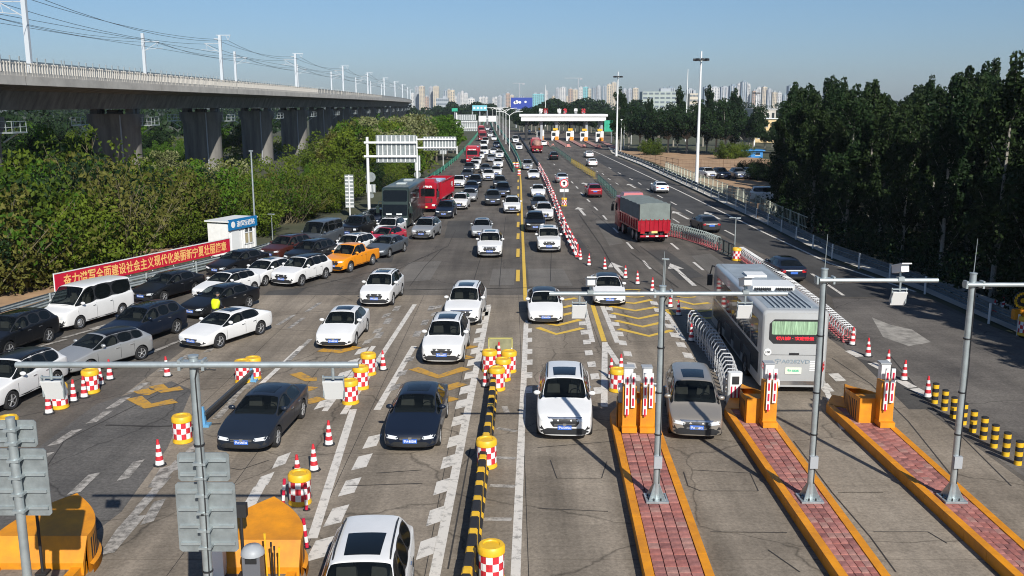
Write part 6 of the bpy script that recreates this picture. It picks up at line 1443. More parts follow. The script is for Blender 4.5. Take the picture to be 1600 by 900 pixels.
def office(label, x0, x1, yt, Y, m, floors=6):
    z = HY(Y, yt); a, c = arm_x(x0, Y, z), arm_x(x1, Y, z); t = thing('office_building', label, 'office building', ((a + c) / 2, Y, 0)); W_ = c - a
    MB().box((0, 10, z / 2), (W_, 20, z)).build('wall', m, t); MB().box((W_ * .2, 10, z + 1.5), (W_ * .3, 8, 3)).build('roof_house', CC['g'], t)
    nb = max(6, int(W_ / 6))
    for f in range(floors):
        q = MB()
        for k in range(nb): q.box((-W_ / 2 + W_ * (k + .5) / nb, -.1, z * (f + .55) / floors), (W_ / nb * .7, .3, z / floors * .4))
        q.build('window_row', M_BAY, t)
office('wide grey green office block with rows of windows above the trees', 1004, 1058, 143, 900, mat('office_green', (.36, .41, .38), .8))
office('cream low block between the tree tops near the tall masts', 1078, 1091, 146, 900, mat('office_cream', (.56, .50, .40), .8), 5)
office('grey hall with a white end left of the cream towers', 681, 700, 153.5, 1200, CC['g'], 4)
for lab, x, yt, jx0, jx1 in (('thin tower crane over the billboard', 812, 130, 802, 818), ('thin tower crane over the teal netted tower', 903, 122, 882, 908)):
    Y = 2000; h = HY(Y, yt); t = thing('tower_crane', lab, 'tower crane', (PY(Y, x), Y, 0), 0, 'tower cranes'); MB().box((0, 0, h / 2), (1.6, 1.6, h)).build('mast', M_GREY, t); MB().box(((arm_x(jx0, Y, h) + arm_x(jx1, Y, h)) / 2 - PY(Y, x), 0, h), (arm_x(jx1, Y, h) - arm_x(jx0, Y, h), 1.2, 1.2)).box((arm_x(jx1, Y, h) - PY(Y, x), 0, h - 1.5), (5, 2, 3.5)).build('jib', M_GREY, t)

# ---------------------------------------------------------------- trees
def leaf_cloud(rng, centers, n, ls, flat=.0):
    vs, fs = [], []
    for _ in range(n):
        c, r = centers[rng.randrange(len(centers))]
        while True:
            p = Vector((rng.uniform(-1, 1), rng.uniform(-1, 1), rng.uniform(-1, 1)))
            if p.length < 1: break
        p = p.normalized() * (p.length ** .55)
        p = Vector(c) + Vector((p.x * r[0], p.y * r[0], p.z * r[1]))
        u = Vector((rng.gauss(0, 1), rng.gauss(0, 1), rng.gauss(0, .7))).normalized(); v = u.orthogonal().normalized(); a = rng.uniform(0, 6.28)
        v = (v * math.cos(a) + u.cross(v) * math.sin(a)); w_ = u.cross(v); s = ls * rng.uniform(.6, 1.35)
        o_ = len(vs); vs += [p - v * s, p - w_ * s * .55 + u * s * .12, p + v * s, p + w_ * s * .55 + u * s * .12]; fs.append((o_, o_ + 1, o_ + 2, o_ + 3))
    return vs, fs
def tree_proto(kind, seed):
    rng = random.Random(seed); tr = MB(); cs = []
    if kind == 'poplar':
        H = 14.5; top = Vector((rng.uniform(-.3, .3), rng.uniform(-.3, .3), H)); tr.tube((0, 0, -.2), (top.x * .5, top.y * .5, H * .55), .19, 8, r2=.10).tube((top.x * .5, top.y * .5, H * .55), top, .10, 6, r2=.02)
        for k in range(22):
            z0 = 1.8 + (H - 4.2) * (k / 21) ** 1.1; a = rng.uniform(0, 6.28); L_ = (3.6 - 2.2 * (z0 / H)) * rng.uniform(.75, 1.3); base = Vector((top.x * z0 / H, top.y * z0 / H, z0))
            sp_ = rng.uniform(.38, .62); tip = base + Vector((math.cos(a) * L_ * sp_, math.sin(a) * L_ * sp_, L_ * .95)); tr.tube(base, tip, .05, 5, r2=.015)
            for f in (.35, .6, .85, 1.05): cs.append((base.lerp(tip, f), (rng.uniform(.38, .70), rng.uniform(.42, .80))))
        for f in (.82, .90, .97, 1.02): cs.append((top * f, (.42, .65)))
        n, ls = 8200, .17
    elif kind == 'round':
        H = 9.5; tr.tube((0, 0, -.2), (.1, 0, 3.6), .22, 8, r2=.14)
        for k in range(16):
            a = rng.uniform(0, 6.28); e = rng.uniform(.25, 1.4); L_ = rng.uniform(2.6, 4.6); tip = Vector((.1, 0, 3.0)) + Vector((math.cos(a) * math.cos(e) * L_, math.sin(a) * math.cos(e) * L_, math.sin(e) * L_ * 1.25)); tr.tube((.1, 0, 2.6), tip, .08, 5, r2=.02)
            for f in (.55, .8, 1.0, 1.12): cs.append((Vector((.1, 0, 3.0)).lerp(tip, f) + Vector((rng.uniform(-.5, .5), rng.uniform(-.5, .5), rng.uniform(-.4, .4))), (rng.uniform(.6, 1.15), rng.uniform(.5, .9))))
        n, ls = 6000, .20
    elif kind == 'bush':
        for k in range(26):
            a = rng.uniform(0, 6.28); e = rng.uniform(.45, 1.5); L_ = rng.uniform(2.4, 4.6); b0 = Vector((rng.uniform(-.7, .7), rng.uniform(-.7, .7), -.1)); tip = b0 + Vector((math.cos(a) * math.cos(e) * L_ * .85, math.sin(a) * math.cos(e) * L_ * .85, math.sin(e) * L_)); tr.tube(b0, tip, .045, 4, r2=.012)
            for f in (.35, .6, .82, 1.0): cs.append((b0.lerp(tip, f) + Vector((rng.uniform(-.3, .3), rng.uniform(-.3, .3), rng.uniform(-.2, .2))), (rng.uniform(.45, .95), rng.uniform(.4, .75))))
        n, ls = 6800, .128
    else:   # twiggy, thin leaves
        for k in range(34):
            a = rng.uniform(0, 6.28); e = rng.uniform(.7, 1.5); L_ = rng.uniform(2.6, 5.4); b0 = Vector((rng.uniform(-.9, .9), rng.uniform(-.9, .9), -.1)); tip = b0 + Vector((math.cos(a) * math.cos(e) * L_, math.sin(a) * math.cos(e) * L_, math.sin(e) * L_)); tr.tube(b0, tip, .035, 4, r2=.01)
            for q in range(5):
                f = rng.uniform(.4, .9); p = b0.lerp(tip, f); tr.tube(p, p + Vector((rng.uniform(-.7, .7), rng.uniform(-.7, .7), rng.uniform(.2, .9))), .016, 3, r2=.006)
            for f in (.5, .75, 1.0): cs.append((b0.lerp(tip, f), (rng.uniform(.45, .8), rng.uniform(.4, .7))))
        n, ls = 2100, .13
    vs, fs = leaf_cloud(rng, cs, n, ls); cm = MB(); cm.add(vs, fs)
    return tr.mesh('trunk'), cm.mesh('crown')
TP = {k: [tree_proto(k, 100 * i + j) for j in range(3)] for i, k in enumerate(('poplar', 'round', 'bush', 'twig'))}
TM = {}
def tree(kind, leaf, x, y, s, label, group, name='tree', sz=None, zb=-.08, bark=None):
    k = (kind, leaf, rng.randrange(3))
    if k not in TM:
        a, b = TP[kind][k[2]]; a, b = a.copy(), b.copy(); a.materials.clear(); b.materials.clear(); a.materials.append(bark or (M_BARKP if kind == 'poplar' else M_TWIG if kind == 'twig' else M_BARK)); b.materials.append(M_LEAF[leaf]); TM[k] = (a, b)
    t = thing(name, label, 'tree' if name != 'shrub' else 'shrub', (x, y, zb), rng.uniform(0, 6.28), group); t.scale = (s, s, sz or s)
    obj('trunk', TM[k][0], t); obj('crown', TM[k][1], t); return t
rng = random.Random(21)
FL = 'poplar of the dense dark belt beyond the outer guardrail'; FGp = 'poplars beyond the outer guardrail'
def edge_x(Y):      # forest edge behind the guardrail
    pts = [(10, 27.0), (45, 27.2), (70, 26.6), (88, 26.4), (97, 27.6), (106, 31), (120, 36), (140, 42), (160, 49), (200, 60)]
    for (y0, x0), (y1, x1) in zip(pts[:-1], pts[1:]):
        if y0 <= Y <= y1: return x0 + (x1 - x0) * (Y - y0) / (y1 - y0)
    return 80
def crest(px):
    pts = [(1100, 175), (1215, 160), (1228, 128), (1262, 135), (1290, 122), (1318, 105), (1345, 108), (1365, 138), (1388, 160), (1412, 150), (1430, 122), (1470, 118), (1500, 95), (1530, 84), (1570, 82), (1600, 86), (1900, 84)]
    for (p0, r0), (p1, r1) in zip(pts[:-1], pts[1:]):
        if p0 <= px <= p1: return r0 + (r1 - r0) * (px - p0) / (p1 - p0)
    return 84 if px > 1900 else 175
Y = 14
while Y < 158:
    for r_ in range(7 if Y > 26 else 2):
        x = edge_x(Y) + 1.2 + r_ * 4.3 + rng.uniform(-1.1, 1.1); y = Y + rng.uniform(-1.4, 1.4)
        s = rng.uniform(.82, 1.08)
        ppx = 800 + x / (y * math.cos(PITCH) + 2) * FPX
        s = min(s, max(.45, HY(y, crest(ppx)) / 14.9)) * rng.uniform(.86, 1.0)
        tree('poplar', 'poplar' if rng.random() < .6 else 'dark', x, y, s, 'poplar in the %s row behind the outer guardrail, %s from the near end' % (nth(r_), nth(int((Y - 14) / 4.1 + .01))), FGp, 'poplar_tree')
    Y += 4.1
# undergrowth at the forest edge, and below the viaduct: low masses nobody could count
def mass(name, spots, n, ls, leaf):
    vs, fs = leaf_cloud(rng, spots, n, ls); m = MB(); m.add(vs, fs); return m.build(name, M_LEAF[leaf], None, kind='stuff')
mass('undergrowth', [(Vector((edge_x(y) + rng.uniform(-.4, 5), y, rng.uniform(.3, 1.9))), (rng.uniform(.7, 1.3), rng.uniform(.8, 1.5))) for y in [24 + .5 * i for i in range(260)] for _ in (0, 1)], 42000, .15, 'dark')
mass('scrub', [(Vector((rng.uniform(-125, -27), Y, rng.uniform(.2, 2.2))), (rng.uniform(1.0, 2.2), rng.uniform(.7, 1.5))) for Y in [52 + .32 * i for i in range(700)]], 60000, .21, 'bush')
for i, (px, Y, h) in enumerate([(966, 235, 143), (982, 250, 150), (1000, 235, 149), (1016, 228, 160), (1030, 240, 158), (1044, 226, 150), (1058, 232, 142), (1073, 222, 143), (1088, 238, 152), (1104, 225, 141), (1118, 218, 140), (1133, 214, 142), (1148, 220, 145), (1162, 213, 147), (1176, 226, 160), (1010, 262, 158), (1052, 262, 150), (1098, 262, 150), (1140, 262, 152), (1170, 250, 165), (1206, 255, 196), (1218, 235, 190), (1228, 220, 175), (1216, 280, 180), (975, 270, 152), (1195, 240, 182)]):
    top = HY(Y, h); s = top / 11.0
    tree('round' if i % 3 else 'poplar', 'dark', PY(Y, px), Y, s * (1.0 if i % 3 else .78), 'dark leafy tree, %s of the clump between toll canopy and yellow house' % nth(i), 'trees behind the dirt lot', 'leafy_tree', bark=M_BARKP)
for i, (px, Y, s) in enumerate([(1172, 148, .62), (1188, 142, .72), (1205, 139, .70), (1160, 152, .5), (1012, 215, .8), (1024, 216, .8), (1130, 200, .8), (1146, 200, .7), (1162, 205, .75)]):
    tree('bush', 'bush' if i > 3 else 'dark', PY(Y, px), Y, s, 'green shrub on the sandy lot, %s counting from the parked off-roader' % nth(i), 'shrubs on the dirt lot', 'shrub')
for i in range(26):
    px = 812 + i * 6.2; Y = rng.uniform(345, 430); top = HY(Y, rng.uniform(153, 168))
    tree('round', 'dark', PY(Y, px), Y, top / 11.0, 'dark tree in the row behind the toll canopy, %s from the queue side' % nth(i), 'trees behind the toll canopy', 'leafy_tree')
for i, (px, Y, h, lf) in enumerate([(682, 190, 164, 'bright'), (668, 205, 175, 'bright'), (699, 200, 176, 'bright'), (660, 178, 196, 'dark'), (708, 225, 190, 'bush'), (648, 215, 182, 'dark')]):
    tree('round', lf, PY(Y, px), Y, HY(Y, h) / 11.0 * 1.03, 'round green tree, %s of the clump between viaduct end and far gantry' % nth(i), 'round green trees at the viaduct end', 'round_tree')
# left thicket: shrubs by the road, olive scrub, taller trees under and behind the viaduct
def left_x(Y):
    pts = [(20, -29.5), (45, -28.5), (55, -26.2), (68, -22.3), (86, -18.6), (100, -16.7), (125, -15.0), (170, -13.4), (230, -14.2), (330, -18)]
    for (y0, x0), (y1, x1) in zip(pts[:-1], pts[1:]):
        if y0 <= Y <= y1: return x0 + (x1 - x0) * (Y - y0) / (y1 - y0)
    return -25
def skyrow(px):
    pts = [(-400, 205), (60, 222), (110, 205), (160, 212), (200, 222), (300, 230), (360, 240), (382, 262), (400, 268), (498, 264), (510, 222), (530, 198), (560, 190), (650, 186), (700, 186), (760, 190)]
    for (p0, r0), (p1, r1) in zip(pts[:-1], pts[1:]):
        if p0 <= px <= p1: return r0 + (r1 - r0) * (px - p0) / (p1 - p0)
    return 230
COLW = {'bush': 'green', 'bright': 'bright green', 'dry': 'olive', 'dark': 'dark green', 'bloom': 'pale flecked'}
PLANTS = []
def thicket(y0, y1, d0, d1, n, smin, smax, mix, kinds, where, group, name='shrub', cond=None, cap=True, fill=False):
    for i in range(n):
        Y = rng.uniform(y0, y1); X = left_x(Y) - rng.uniform(d0, d1)
        if cond and not cond(X, Y): continue
        k, lf, s = rng.choice(kinds), rng.choice(mix), rng.uniform(smin, smax)
        if cap:
            px = 800 + X / (Y * math.cos(PITCH) + 1.5) * FPX; top = HY(Y, skyrow(px) + rng.uniform(-4, 16))
            if fill: s = 2.2 * rng.uniform(.7, 1.0)
            s = min(s, max(.32, top / {'bush': 4.3, 'twig': 5.0, 'round': 8.6}[k]))
        o = tree(k, lf, X, Y, s, 'x', group, name); PLANTS.append((o, where, '%s %s' % (COLW[lf], {'bush': 'bushy', 'twig': 'twiggy', 'round': 'round'}[k] + ' ' + name.replace('_', ' ')), left_x(Y) - X))
hutc = Vector((-21, 68, 0))
nohut = lambda X, Y: (Vector((X, Y, 0)) - hutc).length > 4.2
BU = ['bush', 'bush', 'bright', 'bush', 'dry', 'dark']
thicket(40, 62, 3.0, 22, 44, .90, 1.55, BU, ['bush', 'bush', 'bush', 'bush', 'twig'], 'behind the banner start', 'shrubs in the left thicket', cond=nohut)
thicket(62, 100, 3.0, 20, 52, .90, 1.65, BU, ['bush', 'bush', 'bush', 'bush', 'twig'], 'behind the banner end and hut', 'shrubs in the left thicket', cond=nohut)
thicket(72, 160, 2.6, 9, 52, .62, 1.05, ['bush', 'bush', 'dry', 'dark'], ['bush', 'bush', 'bush', 'twig'], 'at the roadside between hut and gantries', 'shrubs between hut and gantries', cond=nohut)
thicket(95, 235, 5, 24, 66, .8, 1.35, ['bush', 'dry', 'bush', 'bright', 'bloom'], ['bush', 'round', 'bush'], 'below the viaduct past the hut', 'shrubs below the viaduct', cond=lambda X, Y: X > -43)
thicket(128, 300, 4, 30, 130, 1.0, 1.9, ['bush', 'bush', 'bright', 'dry', 'bloom'], ['bush', 'round', 'bush'], 'hiding the far piers', 'shrubs below the viaduct', fill=True, cond=lambda X, Y: X > VX(Y) + 7 and 800 + X / (Y * math.cos(PITCH) + 1.5) * FPX > 503)
thicket(50, 215, 30, 90, 120, .62, .98, ['dark', 'dark', 'bush', 'bright'], ['round', 'round', 'bush'], 'behind the viaduct piers', 'trees behind the viaduct piers', 'leafy_tree', cond=lambda X, Y: abs(X + 49.6) > 7, cap=False)
thicket(235, 330, 3, 30, 38, .7, 1.0, ['bush', 'dark', 'dry'], ['round', 'bush'], 'by the road below the viaduct end', 'far shrubs below the viaduct end')
groups_ = {}
for o, wh, wt, dd in PLANTS: groups_.setdefault((wt, wh), []).append((dd, o))
for (wt, wh), L_ in groups_.items():
    for i, (dd, o) in enumerate(sorted(L_, key=lambda q: q[0])): o['label'] = '%s %s, %s from the road' % (wt, wh, nth(i))
# distant woods as masses
def woods(label_name, boxes, n, s0, s1, leaf):
    vs, fs = [], []
    for x0, x1, y0, y1, h in boxes:
        cs = []
        for _ in range(int(abs(x1 - x0) * .35) + 10): cs.append((Vector((rng.uniform(x0, x1), rng.uniform(y0, y1), h * rng.uniform(.25, .85))), (5.5, h * rng.uniform(.2, .32))))
        a, b = leaf_cloud(rng, cs, n, s0); o_ = len(vs); vs += a; fs += [tuple(i + o_ for i in f) for f in b]
    m = MB(); m.add(vs, fs); return m.build(label_name, M_LEAF[leaf], None, kind='stuff')
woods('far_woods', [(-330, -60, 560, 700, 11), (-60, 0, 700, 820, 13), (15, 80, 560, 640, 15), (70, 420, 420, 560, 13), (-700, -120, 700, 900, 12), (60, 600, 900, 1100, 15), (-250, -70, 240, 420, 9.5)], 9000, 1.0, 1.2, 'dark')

hm_ = bpy.data.materials.new('haze_air'); hm_.use_nodes = True; nh = hm_.node_tree; nh.nodes.remove(nh.nodes['Principled BSDF'])
pv = nh.nodes.new('ShaderNodeVolumePrincipled'); pv.inputs['Color'].default_value = (.80, .88, 1, 1); pv.inputs['Density'].default_value = .00012; pv.inputs['Anisotropy'].default_value = .2
nh.links.new(pv.outputs[0], nh.nodes['Material Output'].inputs['Volume'])
MB().box((0, 1400, 49), (5200, 3000, 101)).build('haze', hm_, None, kind='stuff')
# ---------------------------------------------------------------- vehicles in place
import time
_t0 = time.time()
PROTO = {k: build_car(k) for k in CARS}
PROTO.update(white_coach=build_white_coach(), dark_coach=build_dark_coach(), tipper=build_tarp_truck(), cargo=build_stake_truck(), lorry=build_loaded_truck())
index_children()
BIG = {'white_coach': (11.4, 2.55), 'dark_coach': (11.6, 2.55), 'tipper': (9.4, 2.5), 'cargo': (12.0, 2.5), 'lorry': (8.6, 2.5)}
GIN, GOUT, GPARK = 'vehicles queuing toward the toll gates', 'vehicles driving out to the far toll station', 'cars parked on the dirt lot'
SIMPLE = ('door_gap', 'door_handle', 'sill', 'fog_lamp', 'lower_intake', 'rear_bumper', 'rear_plate', 'chrome_bar', 'lettering')
CATS = {'sedan': 'car', 'fastback': 'car', 'hatchback': 'car', 'suv': 'car', 'large_suv': 'car', 'boxy_suv': 'car', 'minivan': 'car', 'van': 'van', 'pickup_truck': 'pickup', 'white_coach': 'bus', 'dark_coach': 'bus', 'tipper': 'truck', 'cargo': 'truck', 'lorry': 'truck'}
def vehicle(kind, col, anchor, px, ang, label, group=GIN, roof=None, zb=0, scale=1):
    P_ = CARS.get(kind); L_, W_ = (P_['L'], P_['W']) if P_ else BIG[kind]
    away = anchor == 'B' or anchor.startswith('X')
    rz = R(ang + (0 if away else 180)); f = Vector((math.cos(rz), math.sin(rz), 0)); l = Vector((-f.y, f.x, 0))
    hb = .24
    def flat(p): p = p.copy(); p.z = 0; return p
    if anchor == 'F': c = flat(G(*px, hb)) - f * (L_ / 2 - .05)
    elif anchor == 'B': c = flat(G(*px, hb)) + f * (L_ / 2 - .05)
    elif anchor == 'FL': c = flat(G(*px)) - f * (L_ / 2 - P_['fo']) - l * (W_ / 2 - .05)
    elif anchor == 'RL': c = flat(G(*px)) - f * (L_ / 2 - P_['fo'] - P_['wb']) - l * (W_ / 2 - .05)
    elif anchor == 'W': c = (flat(G(*px[:2])) + flat(G(*px[2:]))) / 2 - f * (L_ / 2 - P_['fo'] - P_['wb'] / 2) - l * (W_ / 2 - .05)
    elif anchor == 'T': c = flat(G(*px, P_['H'])) + f * (L_ / 2 - (L_ - P_['rr']) - .1)
    else: c = flat(G(*px))
    c.z = zb
    t = dup(PROTO[kind], c, rz, label, group); t['category'] = CATS[kind]; t.scale = (scale,) * 3
    far = c.y > 150
    for ch in list(CH.get(t.name, ())):
        base = ch.name.split('.')[0]
        if P_ and c.y > 78 and base in ('seat', 'steering_wheel', 'dashboard'): bpy.data.objects.remove(ch); continue
        if P_ and far and base in SIMPLE: bpy.data.objects.remove(ch); continue
        if P_ and col != 'white' and base in ('body', 'mirror'):
            ch.material_slots[0].link = 'OBJECT'; ch.material_slots[0].material = PAINT[col]
        if P_ and roof and base == 'sunroof':
            bpy.data.objects.remove(ch)
            if kind not in ROOFS:
                me = ROOFBVH(kind); ROOFS[kind] = me
            obj('black_roof', ROOFS[kind], t)
    return t
ROOFS = {}
def ROOFBVH(kind):
    P_ = CARS[kind]; src = next(c for c in CH[PROTO[kind].name] if c.name.split('.')[0] == 'body'); bm = bmesh.new(); bm.from_mesh(src.data); b = BVHTree.FromBMesh(bm); bm.free()
    y = P_['rw'] * P_['W'] / 2 * .97; x0, x1 = P_['L'] / 2 - P_['rr'] + .06, P_['L'] / 2 - P_['ws'] - .08
    me = patch(b, [(x0, -y), (x1, -y), (x1, y), (x0, y)], 'T'); me.materials.append(PAINT['black']); smooth_by_angle(me, 50); return me
V = vehicle
V('suv', 'black', 'W', (25, 557, 69, 536), 80, 'black suv at the frame edge, half out of the picture beside the white van')
V('van', 'white', 'W', (130, 512.5, 188, 495), 73, 'white passenger van in front of the red banner start')
V('sedan', 'black', 'FL', (257, 472), 70, 'black sedan right behind the white van under the banner')
V('suv', 'navy', 'RL', (277, 521), 73, 'dark blue suv between the white van and the silver hatchback')
V('sedan', 'black', 'RL', (390, 481), 66, 'black sedan behind the person in the yellow vest')
V('fastback', 'white', 'W', (342, 542, 410, 525), 65, 'white sporty sedan with black wheels in front of the yellow vest')
V('hatchback', 'silver', 'RL', (222, 562), 62, 'silver hatchback above the cones, behind the long camera arm', roof=True)
V('suv', 'white', 'FL', (20, 640), 82, 'white suv with a black glass roof at the left frame edge beside the drums', roof=True)
V('fastback', 'blueblack', 'W', (437, 696, 471, 655), 86, 'dark grey sedan beside the lone drum and tall sign pole')
V('sedan', 'navy', 'F', (641, 699), 89, 'dark blue sedan in the lane left of the striped divider')
V('sedan', 'white', 'F', (521, 540), 88, 'white sedan behind the slanting row of drums')
V('suv', 'white', 'F', (585, 475), 86, 'white suv with a wide dark grille ahead of the white sedan')
V('suv', 'white', 'F', (690, 565), 88, 'white suv with a black lower bumper behind the dark blue sedan')
V('large_suv', 'white', 'F', (721, 504), 87, 'white suv with a chrome grille right behind another white suv')
V('fastback', 'white', 'F', (853, 502), 90, 'white sedan with a black roof waiting at the yellow chevrons', roof=True)
V('fastback', 'white', 'F', (953, 474), 88, 'white electric sedan with a dark roof beside the curving cone row', roof=True)
V('large_suv', 'white', 'F', (882, 681), 87.2, 'large white suv with roof rails beside the double gate island')
V('minivan', 'bronze', 'F', (1088, 681), 83, 'bronze grey minivan between the first two block paved islands')
V('large_suv', 'white', 'T', (582, 802), 92, 'white suv with a large glass roof cut off by the bottom of the picture')
V('hatchback', 'white', 'F', (316, 466), 66, 'white car with a black roof half hidden behind the black sedan near the yellow vest', roof=True)
V('sedan', 'white', 'FL', (415, 447), 70, 'white sedan with bright wheels between the two white suvs in the merging queue')
V('suv', 'white', 'FL', (472, 447), 68, 'white suv with a black roof below the orange pickup', roof=True)
V('sedan', 'black', 'F', (336, 427), 66, 'black sedan close to the guardrail under the end of the banner')
V('suv', 'black', 'F', (458, 413), 68, 'black suv between brown suv and orange pickup')
V('suv', 'brown', 'F', (421, 404), 68, 'dark brown suv at the guardrail behind the white hut')
V('van', 'grey', 'F', (480, 386), 76, 'grey van at the guardrail behind the dark brown suv')
V('boxy_suv', 'black', 'F', (543, 369), 76, 'black off-roader behind the grey van')
V('suv', 'navy', 'F', (578, 354), 80, 'dark suv between the black off-roader and the dark coach')
V('suv', 'white', 'F', (599, 371), 82, 'white suv in front of the dark coach')
V('sedan', 'red', 'F', (583, 384), 72, 'red sedan with a black roof half hidden behind the grey sedan', roof=True)
V('suv', 'white', 'F', (528, 402), 70, 'white suv directly behind the orange pickup')
V('pickup_truck', 'orange', 'W', (547, 426, 584, 414), 70, 'orange pickup truck in the merging queue')
V('fastback', 'grey', 'W', (609, 402, 632, 394), 74, 'slate grey sedan just behind the orange pickup')
V('suv', 'silver', 'F', (658, 371), 83, 'silver white suv driving alone below the dark coach')
V('suv', 'navy', 'F', (693, 339), 87, 'dark blue suv beside the red cargo truck wheels')
V('suv', 'white', 'F', (716.5, 325), 87, 'white suv behind the dark blue suv at the red cargo truck')
V('sedan', 'silver', 'F', (732, 313), 89, 'silver sedan behind the white suv near the red cargo truck')
V('suv', 'white', 'F', (715.5, 292), 89, 'white suv right behind the tail of the red cargo truck')
V('sedan', 'navy', 'F', (736, 300), 90, 'dark sedan beside the tail of the red cargo truck')
V('suv', 'black', 'F', (742, 291), 90, 'black suv behind the dark sedan near the red cargo truck tail')
V('sedan', 'dark', 'F', (729, 278), 90, 'dark sedan two cars in front of the red lettered truck')
V('suv', 'dark', 'F', (732.5, 268.5), 90, 'dark suv in front of two white cars by the red lettered truck')
V('suv', 'white', 'F', (741, 264.5), 91, 'white car beside the front of the red lettered truck')
V('sedan', 'white', 'F', (744.5, 256), 91, 'second white car beside the red lettered truck')
V('hatchback', 'silver', 'F', (752, 369), 90, 'small silver car behind the white suv with a dark lower grille')
V('large_suv', 'white', 'F', (765, 399), 90, 'white suv with a dark lower grille alone on the open asphalt')
V('suv', 'dark', 'F', (770, 319), 91, 'dark grey suv ahead of two dark cars beside the median')
V('large_suv', 'black', 'F', (786, 306), 91, 'black suv behind the dark grey suv')
V('suv', 'dark', 'F', (781, 293), 91, 'dark car hidden behind the black suv')
V('suv', 'white', 'F', (800, 331), 90, 'white suv next to the yellow centre line')
V('suv', 'white', 'F', (763, 280.5), 91, 'white suv first of a pair behind the dark cars')
V('suv', 'white', 'F', (775, 274.5), 91, 'white suv second of a pair, closer to the median')
V('sedan', 'dark', 'F', (758.5, 269), 92, 'dark sedan beside the pair of white suvs')
V('suv', 'white', 'F', (778.5, 260.5), 92, 'white car behind the pair of white suvs')
V('sedan', 'silver', 'F', (768, 251.5), 92, 'silver car two rows behind the pair of white suvs')
V('suv', 'white', 'F', (780.5, 245.5), 92, 'white car next to the median, second row behind the pair')
V('sedan', 'white', 'F', (771.5, 240), 92, 'white sedan just below the dark van in the far queue')
V('large_suv', 'navy', 'F', (776, 230), 92, 'dark van-like suv in the far queue beside the median')
V('sedan', 'white', 'F', (772, 218.5), 93, 'white sedan behind the dark suv in the far queue')
V('suv', 'white', 'F', (766, 213), 93, 'white car farther behind in the far queue, middle lane')
V('suv', 'white', 'F', (750, 247.5), 91, 'white car right of the red lettered truck, third back')
V('van', 'white', 'F', (757, 241), 92, 'white van in the far queue, nearest of three vans')
V('van', 'white', 'F', (756, 231), 92, 'white van in the far queue, middle of three vans')
V('van', 'white', 'F', (758.5, 224.5), 92, 'white van in the far queue, farthest of three vans')
V('sedan', 'white', 'F', (762, 203), 95, 'white car near the vanishing end of the queue')
V('suv', 'dark', 'F', (768, 206), 95, 'dark car near the vanishing end of the queue')
V('lorry', 'x', 'F', (754, 219.5), 93, 'dark red lorry far back in the queue, nearer of two')
V('lorry', 'x', 'F', (752, 208.5), 94, 'dark red lorry far back in the queue, farther of two')
V('cargo', 'x', 'F', (738, 254), 91, 'red lettered truck with a tall cab in the far queue', scale=1)
V('dark_coach', 'x', 'F', (617, 354), 87.5, 'dark green double deck style coach in the queue beside the shrubs')
V('cargo', 'x', 'F', (664.5, 329), 85, 'red ribbed cargo truck right behind the dark coach')
V('boxy_suv', 'white', 'F', (858, 391), 89.5, 'boxy white suv coming down beside the red and white hurdle row')
V('suv', 'black', 'F', (836.5, 360), 89.5, 'black suv behind the boxy white suv')
V('suv', 'white', 'F', (850.5, 342.5), 89.5, 'white suv with a sunroof overtaking the black suv')
V('sedan', 'dark', 'F', (843, 327), 89.5, 'dark car hidden behind the white suv with a sunroof')
V('sedan', 'white', 'F', (841, 306), 89.5, 'white sedan behind the dark car, beside the far cone row')
V('sedan', 'white', 'F', (834, 278.5), 90, 'white sedan second back along the yellow line')
V('boxy_suv', 'silver', 'F', (824.5, 264), 90, 'silver off-roader beside the green median nose')
V('pickup_truck', 'white', 'F', (811, 233), 92, 'white pickup coming past the median lamps')
V('van', 'white', 'F', (806, 222), 93, 'white van behind the pickup at the median lamps')
V('minivan', 'white', 'F', (826, 207), 96, 'white car left of the toll canopy columns')
V('sedan', 'white', 'B', (850, 227), 92, 'white car beside the pink loaded lorry before the toll booths', GOUT)
V('lorry', 'x', 'B', (839.5, 238), 92, 'lorry with a heaped pinkish load heading for the toll booths', GOUT)
V('sedan', 'silver', 'B', (879, 284.5), 91, 'silver sedan driving away past the round ban sign', GOUT)
V('suv', 'black', 'B', (866, 248.5), 92, 'small dark suv driving away toward the toll booths', GOUT)
V('suv', 'maroon', 'B', (930, 306.5), 91, 'red car driving away ahead of the tarpaulin truck', GOUT)
V('sedan', 'white', 'B', (921.5, 245), 92, 'white car driving away, farthest in the right lanes', GOUT)
V('hatchback', 'white', 'B', (926.5, 258.5), 92, 'white car driving away, second farthest in the right lanes', GOUT)
V('fastback', 'white', 'B', (1035, 300), 91, 'white sedan driving away on the dark outer lane', GOUT)
V('fastback', 'dark', 'B', (1112, 361), 93, 'dark grey sedan driving away beside the tarpaulin truck', GOUT)
V('sedan', 'navy', 'B', (1240, 438), 90.5, 'dark blue sedan driving away beside the long folding fence', GOUT)
V('white_coach', 'x', 'B', (1237, 607), 87.5, 'white coach with a red display in its rear window leaving the toll', GOUT)
V('tipper', 'x', 'B', (1022, 376), 96.5, 'red tipper truck under a grey tarpaulin driving away', GOUT)
V('suv', 'white', 'F', (1113.5, 276.5), 100, 'white suv first in the row on the dirt lot', GPARK, zb=-.05)
V('suv', 'navy', 'F', (1134, 277.5), 97, 'dark suv between white and silver cars on the dirt lot', GPARK, zb=-.05)
V('suv', 'silver', 'F', (1159, 277.5), 92, 'silver white suv third in the row on the dirt lot', GPARK, zb=-.05)
V('suv', 'white', 'F', (1178, 277), 92, 'white suv last in the row on the dirt lot beside the shrubs', GPARK, zb=-.05)
V('boxy_suv', 'white', 'X', (1201, 314), -12, 'white off-roader parked side-on under the trees', GPARK, zb=-.05)
def kill(o):
    for ch in CH.get(o.name, ()): kill(ch)
    bpy.data.objects.remove(o)
